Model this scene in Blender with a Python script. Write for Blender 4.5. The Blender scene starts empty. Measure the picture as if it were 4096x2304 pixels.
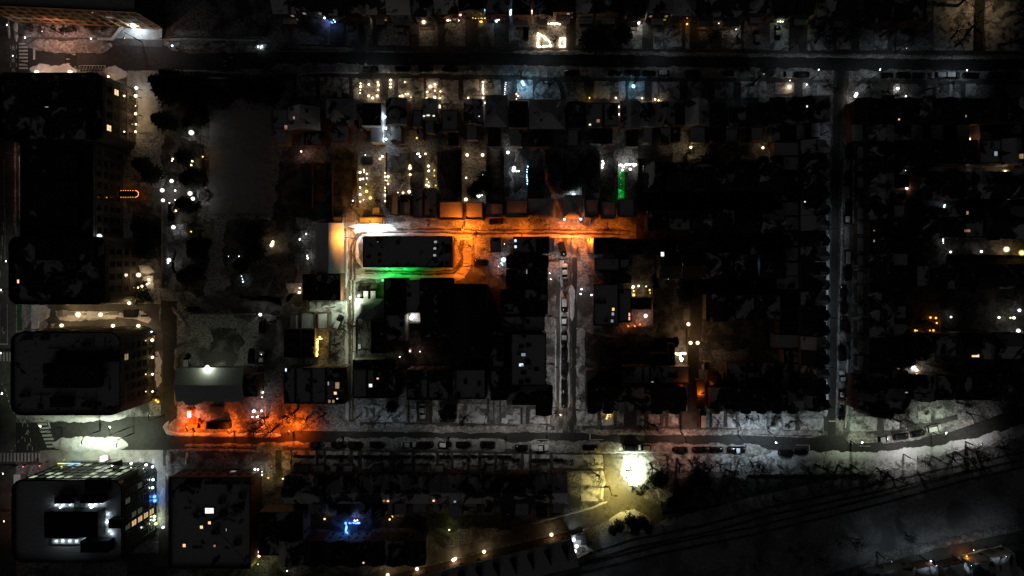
import bpy, math, random
from mathutils import Vector, Matrix, noise
R = random.Random(11)
PI = math.pi
sc = bpy.context.scene
# ------------------------------------------------------------------ camera, sky, moon, exposure
PXM = 13.2                      # image pixels per metre at ground level
NX, NY, HC = 2180.0, 1060.0, 210.0   # plumb point of the aerial view, flying height in metres
cam = bpy.data.cameras.new('camera'); camo = bpy.data.objects.new('camera', cam)
sc.collection.objects.link(camo); sc.camera = camo
camo.location = ((NX-2048)/PXM, (1152-NY)/PXM, HC)
cam.sensor_width = 36.0
cam.lens = 36.0*HC/(4096/PXM)
cam.shift_x = -((NX-2048)/PXM)/(4096/PXM)
cam.shift_y = -((1152-NY)/PXM)/(4096/PXM)
cam.clip_end = 5000
world = bpy.data.worlds.new('World'); sc.world = world; world.use_nodes = True
wn = world.node_tree.nodes; wl = world.node_tree.links
SKY_S, MOON_S = 0.0013, 0.0028
sky = wn.new('ShaderNodeTexSky'); sky.sky_type = 'NISHITA'; sky.sun_disc = False
sky.sun_elevation = math.radians(32); sky.sun_rotation = math.radians(200); sky.dust_density = 4.0
hs = wn.new('ShaderNodeHueSaturation'); hs.inputs['Saturation'].default_value = 0.18
wl.new(sky.outputs[0], hs.inputs['Color'])
wl.new(hs.outputs[0], wn['Background'].inputs[0]); wn['Background'].inputs[1].default_value = SKY_S
ml = bpy.data.lights.new('moon', 'SUN'); ml.energy = MOON_S; ml.angle = math.radians(3); ml.color = (.9, .93, 1)
mo = bpy.data.objects.new('moon', ml); sc.collection.objects.link(mo)
mo.rotation_euler = (math.radians(58), 0, math.radians(-20))
sc.view_settings.view_transform = 'Standard'; sc.view_settings.look = 'None'
sc.view_settings.exposure = 0.0; sc.view_settings.gamma = 1.0
sc.render.engine = 'CYCLES'
sc.cycles.max_bounces = 2; sc.cycles.diffuse_bounces = 1; sc.cycles.glossy_bounces = 1; sc.cycles.transparent_max_bounces = 6
sc.cycles.sample_clamp_indirect = 1.0; sc.cycles.use_denoising = True
sc.cycles.caustics_reflective = False; sc.cycles.caustics_refractive = False
COL = bpy.data.collections.new('place'); sc.collection.children.link(COL)

# ------------------------------------------------------------------ image pixels -> metres
K = 1024/2576
def T(c, r): return lambda x, y: (c*1024+x*K, r*576+y*K)
def V(x, y): return (x*4096/2576, y*4096/2576)
def W(p, z=0.0):
    f = (HC-z)/HC
    return Vector(((NX+(p[0]-NX)*f-2048)/PXM, (1152-(NY+(p[1]-NY)*f))/PXM, z))

# ------------------------------------------------------------------ materials
MATS = {}
def mat(name, rough=.8):
    m = bpy.data.materials.new(name); m.use_nodes = True
    nt = m.node_tree; b = nt.nodes['Principled BSDF']
    b.inputs['Roughness'].default_value = rough
    if 'Specular IOR Level' in b.inputs: b.inputs['Specular IOR Level'].default_value = .25
    MATS[name] = m
    return m, nt, b
def ramp(nt, stops):
    r = nt.nodes.new('ShaderNodeValToRGB'); e = r.color_ramp.elements
    while len(e) < len(stops): e.new(.5)
    for i, (p, c) in enumerate(stops):
        e[i].position = p; e[i].color = (c[0], c[1], c[2], 1) if not isinstance(c, (int, float)) else (c, c, c, 1)
    return r
def noise_tex(nt, scale, detail=4, rough=.6, dist=0.0, scl=None, coords='pos'):
    n = nt.nodes.new('ShaderNodeTexNoise'); n.inputs['Scale'].default_value = scale
    n.inputs['Detail'].default_value = detail; n.inputs['Roughness'].default_value = rough; n.inputs['Distortion'].default_value = dist
    g = nt.nodes.new('ShaderNodeNewGeometry'); src = g.outputs['Position']
    if scl:
        mp = nt.nodes.new('ShaderNodeMapping'); mp.inputs['Scale'].default_value = scl
        nt.links.new(src, mp.inputs['Vector']); src = mp.outputs[0]
    nt.links.new(src, n.inputs['Vector'])
    return n
def mixc(nt, fac, a, b):
    m = nt.nodes.new('ShaderNodeMix'); m.data_type = 'RGBA'
    for s, v in ((6, a), (7, b)):
        if hasattr(v, 'is_output') or hasattr(v, 'links'): nt.links.new(v, m.inputs[s])
        else: m.inputs[s].default_value = (*v, 1)
    if isinstance(fac, (int, float)): m.inputs[0].default_value = fac
    else: nt.links.new(fac, m.inputs[0])
    return m.outputs[2]
def bump(nt, b, height, strength=.4, dist=.2):
    bp = nt.nodes.new('ShaderNodeBump'); bp.inputs['Strength'].default_value = strength; bp.inputs['Distance'].default_value = dist
    nt.links.new(height, bp.inputs['Height']); nt.links.new(bp.outputs[0], b.inputs['Normal'])
def surf(name, c1, c2, scale=1.5, rough=.85, c3=None, s2=.22, bmp=.0, lo=.38, hi=.62, scl=None, spec=.25):
    m, nt, b = mat(name, rough); b.inputs['Specular IOR Level'].default_value = spec
    n = noise_tex(nt, scale, 4, .68, .4, scl); r = ramp(nt, [(lo, c1), (hi, c2)])
    nt.links.new(n.outputs[0], r.inputs[0]); out = r.outputs[0]
    if c3:
        n2 = noise_tex(nt, s2, 3, .6, .5); r2 = ramp(nt, [(.47, 0), (.6, 1)])
        nt.links.new(n2.outputs[0], r2.inputs[0]); out = mixc(nt, r2.outputs[0], out, c3)
    nt.links.new(out, b.inputs['Base Color'])
    if bmp: bump(nt, b, n.outputs[0], bmp, .25)
    return m
surf('snow', (.62, .62, .64), (.8, .8, .82), 1.2, .7, bmp=.25)
surf('snow_ground', (.13, .125, .12), (.6, .6, .62), 1.5, .85, (.10, .097, .095), .13, bmp=.8, lo=.36, hi=.62)
surf('snow_lawn', (.46, .455, .45), (.8, .8, .82), 1.1, .8, (.17, .165, .16), .38, bmp=.7, lo=.34, hi=.56)
surf('snow_dirty', (.14, .125, .115), (.66, .64, .62), 1.3, .85, (.27, .245, .23), .4, bmp=.9, lo=.34, hi=.64)
surf('field', (.3, .3, .315), (.42, .42, .435), .5, .85, (.36, .36, .37), .08)
surf('slush', (.2, .18, .16), (.62, .6, .57), 1.6, .6, (.2, .17, .14), .35, bmp=.5, scl=(1, .25, 1))
surf('slush_x', (.2, .17, .15), (.66, .63, .6), 1.6, .6, (.42, .38, .34), .35, bmp=.5, scl=(.22, 1.2, 1))
surf('rut', (.05, .04, .032), (.16, .13, .11), 1.4, .5, bmp=.3)
surf('asphalt', (.035, .035, .036), (.06, .06, .058), .8, .6, (.05, .048, .045), .09)
surf('lane_lit', (.13, .12, .10), (.27, .25, .2), .7, .5, (.2, .185, .15), .2)  # asphalt brightened and yellowed: lamp light put into its colour
surf('facade_dark', (.05, .042, .034), (.085, .07, .055), 1.0, .85)
surf('slush_dark', (.05, .048, .046), (.34, .33, .32), 1.3, .6, (.08, .075, .072), .4, bmp=.5, scl=(1, .3, 1), lo=.42, hi=.66)
surf('rail_ground', (.3, .3, .315), (.5, .5, .52), 1.0, .9, (.22, .22, .23), .1, bmp=.6)
surf('asphalt_pale', (.1, .1, .092), (.15, .15, .14), .5, .65, (.09, .088, .08), .1)
surf('pavement', (.06, .057, .053), (.1, .095, .09), 1.0, .6, (.13, .12, .115), .25)
surf('paving_pale', (.3, .29, .27), (.46, .45, .43), .7, .7, (.52, .51, .5), .2)
surf('ballast', (.03, .029, .029), (.07, .068, .067), 2.5, .9, (.1, .098, .098), .12, bmp=.5)
surf('soil_and_shade', (.035, .033, .031), (.10, .096, .092), 1.4, .95, (.17, .165, .165), .3, bmp=.4)  # dark tone for shade painted on unlit yards; also fills the basin
surf('hump', (.02, .02, .02), (.032, .032, .032), 2, .7)
surf('paint_white', (.5, .5, .48), (.75, .75, .73), 3.0, .6)
surf('paint_yellow', (.4, .25, .04), (.6, .4, .07), 3.0, .6)
for nm, a, bb in (('brick_red', (.14, .06, .045), (.22, .1, .07)), ('brick_brown', (.10, .07, .05), (.18, .12, .09)),
                  ('stucco_grey', (.16, .16, .16), (.24, .235, .23)), ('stucco_tan', (.2, .16, .12), (.3, .25, .19)),
                  ('brick_dark', (.06, .045, .04), (.11, .08, .07))):
    surf(nm, a, bb, 3.0, .85, bmp=.2)
surf('front_lit_gold', (.42, .25, .11), (.54, .34, .17), .8, .8)  # orange light on the office front put into its colour
surf('concrete', (.2, .2, .2), (.3, .3, .29), 1.0, .85)
surf('wood', (.07, .05, .035), (.15, .11, .08), 2.0, .85, scl=(4, 4, .5))
surf('wood_red', (.16, .03, .015), (.26, .05, .02), 2.0, .75)
surf('tarp_orange', (.5, .09, .01), (.75, .17, .03), 1.2, .5, bmp=.6)
surf('sheet_white', (.6, .6, .6), (.78, .78, .78), 1.0, .6)
surf('bark', (.028, .022, .017), (.06, .047, .036), 5, .95)
surf('needle', (.006, .011, .007), (.03, .042, .026), 3.0, .9)
surf('shrub', (.012, .012, .008), (.05, .042, .026), 3.0, .95)
surf('metal_dark', (.015, .015, .016), (.035, .035, .037), 3, .5)
surf('metal_grey', (.18, .18, .18), (.28, .28, .28), 3, .45)
surf('steel_rail', (.2, .17, .14), (.32, .28, .24), 3, .35)
surf('rubber', (.01, .01, .01), (.02, .02, .02), 5, .8)
surf('tar', (.02, .02, .021), (.045, .045, .047), .7, .9)
surf('glass_pool', (.1, .12, .13), (.16, .18, .19), 1, .2)
surf('green_paint', (.02, .07, .02), (.04, .12, .035), 2, .6)
surf('bike_lane_green', (.03, .10, .04), (.06, .16, .07), 1, .7)
surf('person_coat', (.015, .015, .018), (.03, .03, .035), 6, .9)
surf('skin', (.35, .2, .14), (.42, .25, .18), 6, .6)
surf('red_paint', (.25, .02, .02), (.35, .04, .03), 2, .5)
def roofmat(name, cov, dark=((.03, .03, .032), (.075, .072, .072)), snow=((.62, .62, .65), (.78, .78, .8))):
    m, nt, b = mat(name, .85)
    n = noise_tex(nt, .2, 6, .6, .5); t = 1-cov
    r = ramp(nt, [(max(0, t-.02), 0), (min(1, t+.02), 1)])
    oi = nt.nodes.new('ShaderNodeObjectInfo'); ad = nt.nodes.new('ShaderNodeMath'); ad.operation = 'MULTIPLY_ADD'
    nt.links.new(oi.outputs['Random'], ad.inputs[0]); ad.inputs[1].default_value = .16; ad.inputs[2].default_value = -.08
    a2 = nt.nodes.new('ShaderNodeMath'); nt.links.new(ad.outputs[0], a2.inputs[0]); nt.links.new(n.outputs[0], a2.inputs[1])
    nt.links.new(a2.outputs[0], r.inputs[0])
    n2 = noise_tex(nt, 1.8, 4, .6)
    rd = ramp(nt, [(.35, dark[0]), (.65, dark[1])]); rs = ramp(nt, [(.3, snow[0]), (.7, snow[1])])
    nt.links.new(n2.outputs[0], rd.inputs[0]); nt.links.new(n2.outputs[0], rs.inputs[0])
    nt.links.new(mixc(nt, r.outputs[0], rd.outputs[0], rs.outputs[0]), b.inputs['Base Color'])
    bump(nt, b, r.outputs[0], .3, .1)
    return m
for nm, c in (('roof0', 0.0), ('roof1', .36), ('roof2', .45), ('roof3', .52), ('roof4', .62), ('roof5', .99)): roofmat(nm, c)
def paint(name, c, rough=.22):
    m, nt, b = mat(name, rough); b.inputs['Specular IOR Level'].default_value = .5
    b.inputs['Coat Weight'].default_value = .5; b.inputs['Coat Roughness'].default_value = .08
    n = noise_tex(nt, 3.0, 4); r = ramp(nt, [(.45, c), (.75, tuple(min(1, x*1.25+.015) for x in c))])
    nt.links.new(n.outputs[0], r.inputs[0]); nt.links.new(r.outputs[0], b.inputs['Base Color'])
for nm, c in (('car_black', (.008, .008, .009)), ('car_grey', (.06, .062, .066)), ('car_silver', (.3, .31, .32)), ('car_white', (.7, .7, .69)),
              ('car_red', (.16, .015, .012)), ('car_blue', (.015, .03, .09))): paint(nm, c)
def glass(name, c=(.012, .014, .017), rough=.06):
    m, nt, b = mat(name, rough); b.inputs['Specular IOR Level'].default_value = .6
    n = noise_tex(nt, .6, 3); r = ramp(nt, [(.35, tuple(x*.5 for x in c)), (.65, c)])
    nt.links.new(n.outputs[0], r.inputs[0]); nt.links.new(r.outputs[0], b.inputs['Base Color'])
glass('glass'); glass('car_glass', (.01, .011, .013), .05); glass('glass_green', (.02, .035, .03), .08)
def emit(name, col, s, clear=True):
    """glowing clear bulb or lit pane; bulbs let the lamp inside them shine through"""
    m = bpy.data.materials.new(name); m.use_nodes = True; nt = m.node_tree; nt.nodes.clear()
    o = nt.nodes.new('ShaderNodeOutputMaterial'); e = nt.nodes.new('ShaderNodeEmission')
    e.inputs[0].default_value = (*col, 1); e.inputs[1].default_value = s
    if clear:
        t = nt.nodes.new('ShaderNodeBsdfTransparent'); a = nt.nodes.new('ShaderNodeAddShader')
        nt.links.new(e.outputs[0], a.inputs[0]); nt.links.new(t.outputs[0], a.inputs[1]); nt.links.new(a.outputs[0], o.inputs[0])
    else:
        n = noise_tex(nt, 1.3, 2); r = ramp(nt, [(.3, tuple(x*.55 for x in col)), (.65, col)])
        nt.links.new(n.outputs[0], r.inputs[0]); nt.links.new(r.outputs[0], e.inputs[0])
        nt.links.new(e.outputs[0], o.inputs[0])
    m.cycles.emission_sampling = 'NONE'
    MATS[name] = m
LC = {'W': (1, .97, .92), 'CW': (.74, .9, 1), 'GW': (.86, 1, .70), 'WW': (1, .67, .33), 'Y': (1, .62, .14), 'O': (1, .19, .012),
      'OY': (1, .36, .035), 'G': (.01, 1, .10), 'B': (.05, .24, 1), 'C': (.3, .7, 1), 'P': (.7, .1, 1), 'R': (1, .05, .05), 'PK': (1, .5, .36), 'YG': (.85, .95, .3), 'OL': (1, .82, .24), 'OR': (1, .125, .008)}
for k, c in LC.items():
    sat = k in ('B', 'G', 'R', 'P', 'Y', 'O', 'OY', 'YG', 'OR')
    emit('bulb_'+k, tuple(min(1, x*(.95 if sat else .85)+(.05 if sat else .15)) for x in c), 1.7 if sat else 4.0); emit('bloom_'+k, c, .22)  # the last one is a see-through glow shell imitating lens bloom
    emit('pane_'+k, c, 1.6, False); emit('dim_'+k, c, .35, False); emit('faint_'+k, c, .06, False); emit('mid_'+k, c, .75, False)

# ------------------------------------------------------------------ mesh collector
class M:
    def __init__(s): s.v = []; s.f = []; s.m = []
    def face(s, idx, mi=0): s.f.append(idx); s.m.append(mi)
    def poly(s, pts, mi=0):
        n = len(s.v); s.v += [tuple(p) for p in pts]; s.face(list(range(n, n+len(pts))), mi)
    def prism(s, pts, z0, z1, mi=0, mt=None, bottom=False):
        a = sum(pts[i][0]*pts[(i+1) % len(pts)][1]-pts[(i+1) % len(pts)][0]*pts[i][1] for i in range(len(pts)))
        if a < 0: pts = pts[::-1]
        n = len(s.v); k = len(pts)
        s.v += [(p[0], p[1], z0) for p in pts]+[(p[0], p[1], z1) for p in pts]
        for i in range(k):
            j = (i+1) % k; s.face([n+i, n+j, n+k+j, n+k+i], mi)
        s.face([n+k+i for i in range(k)], mi if mt is None else mt)
        if bottom: s.face([n+k-1-i for i in range(k)], mi)
    def box(s, x0, y0, z0, x1, y1, z1, mi=0, mt=None): s.prism([(x0, y0), (x1, y0), (x1, y1), (x0, y1)], z0, z1, mi, mt, True)
    def tube(s, pts, rad, n=5, mi=0, cap=True):
        b = len(s.v); k = len(pts)
        for i, p in enumerate(pts):
            p = Vector(p); d = (Vector(pts[min(i+1, k-1)])-Vector(pts[max(i-1, 0)]))
            d = d.normalized() if d.length > 1e-6 else Vector((0, 0, 1))
            u = d.orthogonal().normalized(); w = d.cross(u); r = rad[i] if isinstance(rad, (list, tuple)) else rad
            for j in range(n):
                a = 2*PI*j/n; s.v.append(tuple(p+u*(r*math.cos(a))+w*(r*math.sin(a))))
        for i in range(k-1):
            for j in range(n):
                j2 = (j+1) % n; s.face([b+i*n+j, b+i*n+j2, b+(i+1)*n+j2, b+(i+1)*n+j], mi)
        if cap and n > 2:
            s.face([b+j for j in range(n)][::-1], mi); s.face([b+(k-1)*n+j for j in range(n)], mi)
    def ball(s, c, r, seg=8, rings=5, mi=0, sz=1.0):
        pts = []; rad = []
        b = len(s.v)
        for i in range(1, rings):
            t = PI*i/rings
            for j in range(seg):
                a = 2*PI*j/seg
                s.v.append((c[0]+r*math.sin(t)*math.cos(a), c[1]+r*math.sin(t)*math.sin(a), c[2]+r*sz*math.cos(t)))
        s.v += [(c[0], c[1], c[2]+r*sz), (c[0], c[1], c[2]-r*sz)]; tp = len(s.v)-2
        for i in range(rings-2):
            for j in range(seg):
                j2 = (j+1) % seg; s.face([b+i*seg+j, b+(i+1)*seg+j, b+(i+1)*seg+j2, b+i*seg+j2], mi)
        for j in range(seg):
            j2 = (j+1) % seg; s.face([tp, b+j, b+j2], mi); s.face([tp+1, b+(rings-2)*seg+j2, b+(rings-2)*seg+j], mi)
    def mesh(s, name, mats, smooth=False):
        me = bpy.data.meshes.new(name); me.from_pydata(s.v, [], s.f)
        for mm in ([mats] if isinstance(mats, str) else mats): me.materials.append(MATS[mm])
        me.polygons.foreach_set('material_index', s.m)
        if smooth: me.polygons.foreach_set('use_smooth', [True]*len(s.f))
        me.update(); return me
def ob(name, me, parent=None, loc=(0, 0, 0), rz=0.0, scale=None):
    o = bpy.data.objects.new(name, me); COL.objects.link(o)
    if parent is not None: o.parent = parent
    o.location = loc
    if rz: o.rotation_euler = (0, 0, rz)
    if scale: o.scale = scale
    return o
REG = {}
def reg(o, base, cat, group=None):
    """base is the description; ordinals are added at the end where several things share it"""
    o['category'] = cat; REG.setdefault(base, []).append(o)
    if group: o['group'] = group
    return o
def thing(name, base, cat, loc, rz=0.0, group=None):
    o = ob(name, None, None, loc, rz); o.empty_display_size = .3
    return reg(o, base, cat, group)
def struct(name, me, kind='structure', loc=(0, 0, 0), label=None):
    o = ob(name, me, None, loc); o['kind'] = kind
    if label: o['label'] = label; 
    return o
LIGHTN = [0]
def light(parent, loc, col, power, rad=.12, spot=None, aim=None):
    l = bpy.data.lights.new('lamp_light', 'SPOT' if spot else 'POINT'); l.energy = power; l.color = LC[col] if isinstance(col, str) else col
    l.shadow_soft_size = rad
    if spot: l.spot_size = math.radians(spot); l.spot_blend = .6 if spot < 170 else .12
    o = bpy.data.objects.new('lamp_light', l); COL.objects.link(o); o.parent = parent; o.location = loc
    if aim is not None: o.rotation_euler = (Vector(aim)).to_track_quat('-Z', 'Y').to_euler()
    LIGHTN[0] += 1
    return o
# ------------------------------------------------------------------ ground, roads, pavements
def flat(name, pts, mt, z, kind='structure', thick=0.0, obj=True):
    m = M(); q = [W(p) for p in pts]; m.prism([(a.x, a.y) for a in q], z-max(thick, .012), z, 0)
    o = ob(name, m.mesh(name, mt)); o['kind'] = kind; return o
def resample(pts, step):
    out = [Vector(pts[0])]
    for a, b in zip(pts, pts[1:]):
        a = Vector(a); b = Vector(b); n = max(1, int((b-a).length/step))
        for i in range(1, n+1): out.append(a.lerp(b, i/n))
    return out
def ribbon_pts(line, wid, step=1.0, jit=0.0, seed=0.0):
    q = resample([W(p).xy for p in line], step); L = []; Rr = []
    for i, p in enumerate(q):
        d = (q[min(i+1, len(q)-1)]-q[max(i-1, 0)]).normalized(); n = Vector((-d.y, d.x))
        w = wid/2
        j1 = jit*noise.noise(Vector((p.x*.35+seed, p.y*.35, 1.7)))+jit*.6*noise.noise(Vector((p.x*1.1, p.y*1.1+seed, 4.2)))
        j2 = jit*noise.noise(Vector((p.x*.35, p.y*.35+seed, 9.7)))+jit*.6*noise.noise(Vector((p.x*1.1+seed, p.y*1.1, 7.2)))
        L.append(p+n*(w+j1)); Rr.append(p-n*(w+j2))
    return q, L, Rr
def ribbon(name, line, wid, mt, z, jit=0.0, kind='structure', step=1.2, seed=0.0):
    q, L, Rr = ribbon_pts(line, wid, step, jit, seed); m = M()
    for i in range(len(q)): m.v += [(L[i].x, L[i].y, z), (Rr[i].x, Rr[i].y, z)]
    for i in range(len(q)-1): m.face([2*i, 2*i+1, 2*i+3, 2*i+2])
    o = ob(name, m.mesh(name, mt)); o['kind'] = kind; return o
def bank(line, wid, h, mt='snow_dirty', jit=.5, seed=0.0, name='snow_bank', step=.55):
    """ploughed snow, heaped along a kerb"""
    q, L, Rr = ribbon_pts(line, wid, step, jit, seed); m = M(); K5 = 7
    for i, p in enumerate(q):
        e = min(1, (min(i, len(q)-1-i)+.3)/(2.0+wid))**.6; mid = (Rr[i]+L[i])/2
        for j in range(K5):
            t = j/(K5-1); a = mid+(Rr[i].lerp(L[i], t)-mid)*e
            b = math.sin(PI*t)**.8*h*e*(.55+.9*abs(noise.noise(Vector((a.x*.8, a.y*.8, seed))))+.5*noise.noise(Vector((a.x*2.3, a.y*2.3, seed+3))))
            m.v.append((a.x, a.y, max(.03, b)+.03))
    for i in range(len(q)-1):
        for j in range(K5-1):
            a = i*K5+j; m.face([a, a+K5, a+K5+1, a+1])
    o = ob(name, m.mesh(name, mt, True)); o['kind'] = 'stuff'; return o
def heap(pts, h, mt='snow', jit=.45, seed=0.0, name='snow_heap'):
    q = resample([W(p).xy for p in pts]+[W(pts[0]).xy], .45)[:-1]; c = sum(q, Vector((0, 0)))/len(q); m = M(); n = len(q)
    for ri, (s, hh) in enumerate(((1, 0), (.86, .5), (.66, .8), (.4, .95), (.15, 1.0))):
        for p in q:
            a = c.lerp(p, s); a = a+(p-c).normalized()*jit*s*(noise.noise(Vector((p.x*.7, p.y*.7, seed)))+.6*noise.noise(Vector((p.x*1.9, p.y*1.9, seed+2))))
            z = hh*h*(.7+.8*noise.noise(Vector((a.x*.6, a.y*.6, seed+5)))+.35*noise.noise(Vector((a.x*1.7, a.y*1.7, seed))))
            m.v.append((a.x, a.y, max(.03, z)+.025))
    for r in range(4):
        for i in range(n):
            j = (i+1) % n; m.face([r*n+i, r*n+j, (r+1)*n+j, (r+1)*n+i])
    m.face([4*n+i for i in range(n)])
    o = ob(name, m.mesh(name, mt, True)); o['kind'] = 'stuff'; return o
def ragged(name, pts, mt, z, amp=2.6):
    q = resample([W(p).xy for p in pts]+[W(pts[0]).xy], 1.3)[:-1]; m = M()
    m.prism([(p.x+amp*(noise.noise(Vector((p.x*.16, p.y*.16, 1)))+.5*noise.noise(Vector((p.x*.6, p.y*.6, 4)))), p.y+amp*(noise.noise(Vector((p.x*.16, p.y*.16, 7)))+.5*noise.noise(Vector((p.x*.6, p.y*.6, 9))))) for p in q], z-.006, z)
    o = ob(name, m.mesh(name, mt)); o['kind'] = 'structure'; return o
def rect(t, x0, y0, x1, y1): return [t(x0, y0), t(x1, y0), t(x1, y1), t(x0, y1)]

m = M(); m.poly([(-2500, -2500, 0), (2500, -2500, 0), (2500, 2500, 0), (-2500, 2500, 0)])
struct('ground', m.mesh('ground', 'snow_ground'))
t00, t10, t20, t30 = T(0, 0), T(1, 0), T(2, 0), T(3, 0)
t01, t11, t21, t31 = T(0, 1), T(1, 1), T(2, 1), T(3, 1)
t02, t12, t22, t32 = T(0, 2), T(1, 2), T(2, 2), T(3, 2)
t03, t13, t23, t33 = T(0, 3), T(1, 3), T(2, 3), T(3, 3)
I = lambda x, y: (x, y)
# avenue on the left, top street, bottom street
flat('avenue', rect(I, -900, -900, 64, 3400), 'asphalt_pale', .02)
flat('top_street', [(64, 190), (280, 200), (450, 176), (650, 178), (760, 215), (1100, 208), (2048, 212), (3072, 226), (4096, 232), (4700, 236),
                    (4700, 288), (4096, 284), (3400, 284), (3300, 281), (3072, 277), (2300, 270), (2048, 260), (1300, 260), (1024, 275), (64, 290)], 'asphalt', .024)
flat('bottom_street', [(64, 1690), (190, 1690), (480, 1668), (640, 1664), (700, 1745), (1080, 1745), (1180, 1722), (1430, 1726), (2048, 1728), (2900, 1738), (3240, 1752),
                       (3300, 1742), (3370, 1742), (3400, 1775), (3600, 1766), (3800, 1728), (3960, 1672), (4120, 1614), (4600, 1440), (4600, 1530), (4100, 1708), (3900, 1757),
                       (3700, 1797), (3500, 1816), (3400, 1816), (3230, 1806), (2900, 1790), (2200, 1773), (1500, 1762), (1050, 1776), (660, 1800), (200, 1800), (64, 1812)], 'asphalt', .026)
flat('street_forecourt', rect(t03, 200, 30, 1660, 330), 'asphalt_pale', .018)
flat('alley', rect(t02, 1618, 130, 1780, 1420), 'asphalt', .018)
flat('alley', rect(t03, 1600, 120, 1700, 1500), 'pavement', .016)
flat('service_yard', rect(t02, 480, 160, 1620, 410), 'asphalt_pale', .016)
ribbon('lane', [(1408, 880), (1403, 1000), (1402, 1150), (1403, 1400), (1400, 1700)], 3.1, 'slush', .03, .25)
ribbon('lane', [(1380, 918), (1600, 921), (1900, 922), (2250, 922), (2545, 926)], 4.2, 'slush_x', .028, .35)
ribbon('lane', [(1866, 935), (1866, 1000), (1862, 1060), (1845, 1090), (1800, 1094), (1600, 1090), (1450, 1092), (1410, 1110)], 3.3, 'slush_x', .034, .3)
for off in (-.75, .85):
    ribbon('wheel_rut', [(1436+off*4, 935), (1412+off*9, 985), (1410+off*9, 1060), (1411+off*9, 1120)], .75, 'rut', .05, .35, seed=off)
    ribbon('wheel_rut', [(1403+off*8, 1120), (1406+off*8, 1300), (1405+off*8, 1690)], .55, 'rut', .05, .2, seed=off+4)
    ribbon('wheel_rut', [(1440, 925+off*9), (1700, 923+off*9), (1890, 926+off*9), (2200, 926+off*9), (2520, 928+off*9)], .6, 'rut', .05, .4, seed=off+1)
    ribbon('wheel_rut', [(1460, 1089+off*8), (1700, 1092+off*8), (1810, 1088+off*8), (1840+off*7, 1060), (1848+off*7, 960)], .6, 'rut', .05, .4, seed=off+2)
ribbon('middle_street', [(2275, 1030), (2276, 1300), (2282, 1600), (2285, 1730)], 4.9, 'slush_dark', .022, .2)
ribbon('wheel_rut', [(2300, 1030), (2296, 1200), (2297, 1450), (2299, 1640), (2285, 1720)], 1.4, 'asphalt', .05, .25)
ribbon('wheel_rut', [(2283, 1050), (2279, 1200), (2280, 1450), (2280, 1640)], .5, 'rut', .048, .3)
ribbon('lane', [(2785, 1180), (2785, 1310), (2772, 1400), (2772, 1720)], 3.6, 'asphalt', .022, .15)
ribbon('lane', [(2830, 1352), (2960, 1350)], 1.9, 'asphalt', .02, .1)
ribbon('right_street', [(3368, 270), (3360, 420), (3350, 620), (3346, 1000), (3340, 1300), (3332, 1740)], 4.6, 'slush_dark', .022, .1)
ribbon('wheel_rut', [(3366, 280), (3352, 420), (3343, 620), (3340, 1000), (3332, 1300), (3326, 1740)], 2.3, 'asphalt', .05, .12)
ribbon('wheel_rut', [(3383, 290), (3373, 420), (3365, 620), (3360, 1000), (3354, 1300)], .6, 'rut', .05, .12)
ribbon('side_street', [(3920, -60), (3916, 120), (3912, 215)], 3.0, 'asphalt', .022, .1)
flat('yard_lane', [t23(930, 190), t23(1115, 190), t23(1108, 330), t23(1085, 400), t23(1180, 545), t23(1330, 665), t23(1500, 760), t23(1530, 870), t23(1450, 930),
                   t23(1370, 850), t23(1245, 765), t23(1100, 800), t23(980, 880), t23(800, 965), t23(480, 1010), t23(0, 1110), t13(2300, 1175), t13(1900, 1290), t13(1300, 1480), t13(1000, 1480),
                   t13(1760, 1200), t13(2100, 1125), t13(2576, 1010), t23(0, 960), t23(300, 890), t23(640, 810), t23(840, 750), t23(910, 690), t23(930, 560)], 'lane_lit', .02)
flat('far_street', [t33(960, 1380), t33(1700, 1170), t33(2576, 985), t33(3200, 850), t33(3200, 980), t33(2576, 1110), t33(1700, 1310), t33(1000, 1480), t33(700, 1520)], 'asphalt_pale', .02)
# railway
flat('rail_corridor', [(1560, 2420), (1900, 2300), (2240, 2235), (2440, 2140), (2640, 2090), (3000, 1990), (3300, 1925), (3560, 1880), (3900, 1815), (4500, 1660), (4500, 2020), (4100, 2090), (3600, 2210), (3300, 2300), (3200, 2420)], 'rail_ground', .014)
def track(line):
    q, L, Rr = ribbon_pts(line, 2.3, 4.0)
    for s in (L, Rr):
        bd = [(v.x*PXM+2048, 1152-v.y*PXM) for v in s]; ribbon('track_bed', bd, .75, 'ballast', .03, .18, step=3)
        m = M(); m.tube([(p.x, p.y, .16) for p in s], .07, 4); o = ob('rail', m.mesh('rail', 'steel_rail')); o['kind'] = 'structure'
track([(1900, 2345), t23(400, 1385), t23(1200, 1130), t23(2000, 965), t33(0, 800), t33(600, 675), t33(1180, 545), t33(1850, 395), t33(2700, 215)])
track([(2048, 2345), t23(700, 1380), t23(1500, 1180), t23(2400, 1000), t33(0, 960), t33(850, 755), t33(1300, 640), t33(2000, 445), t33(2700, 285)])
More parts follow.
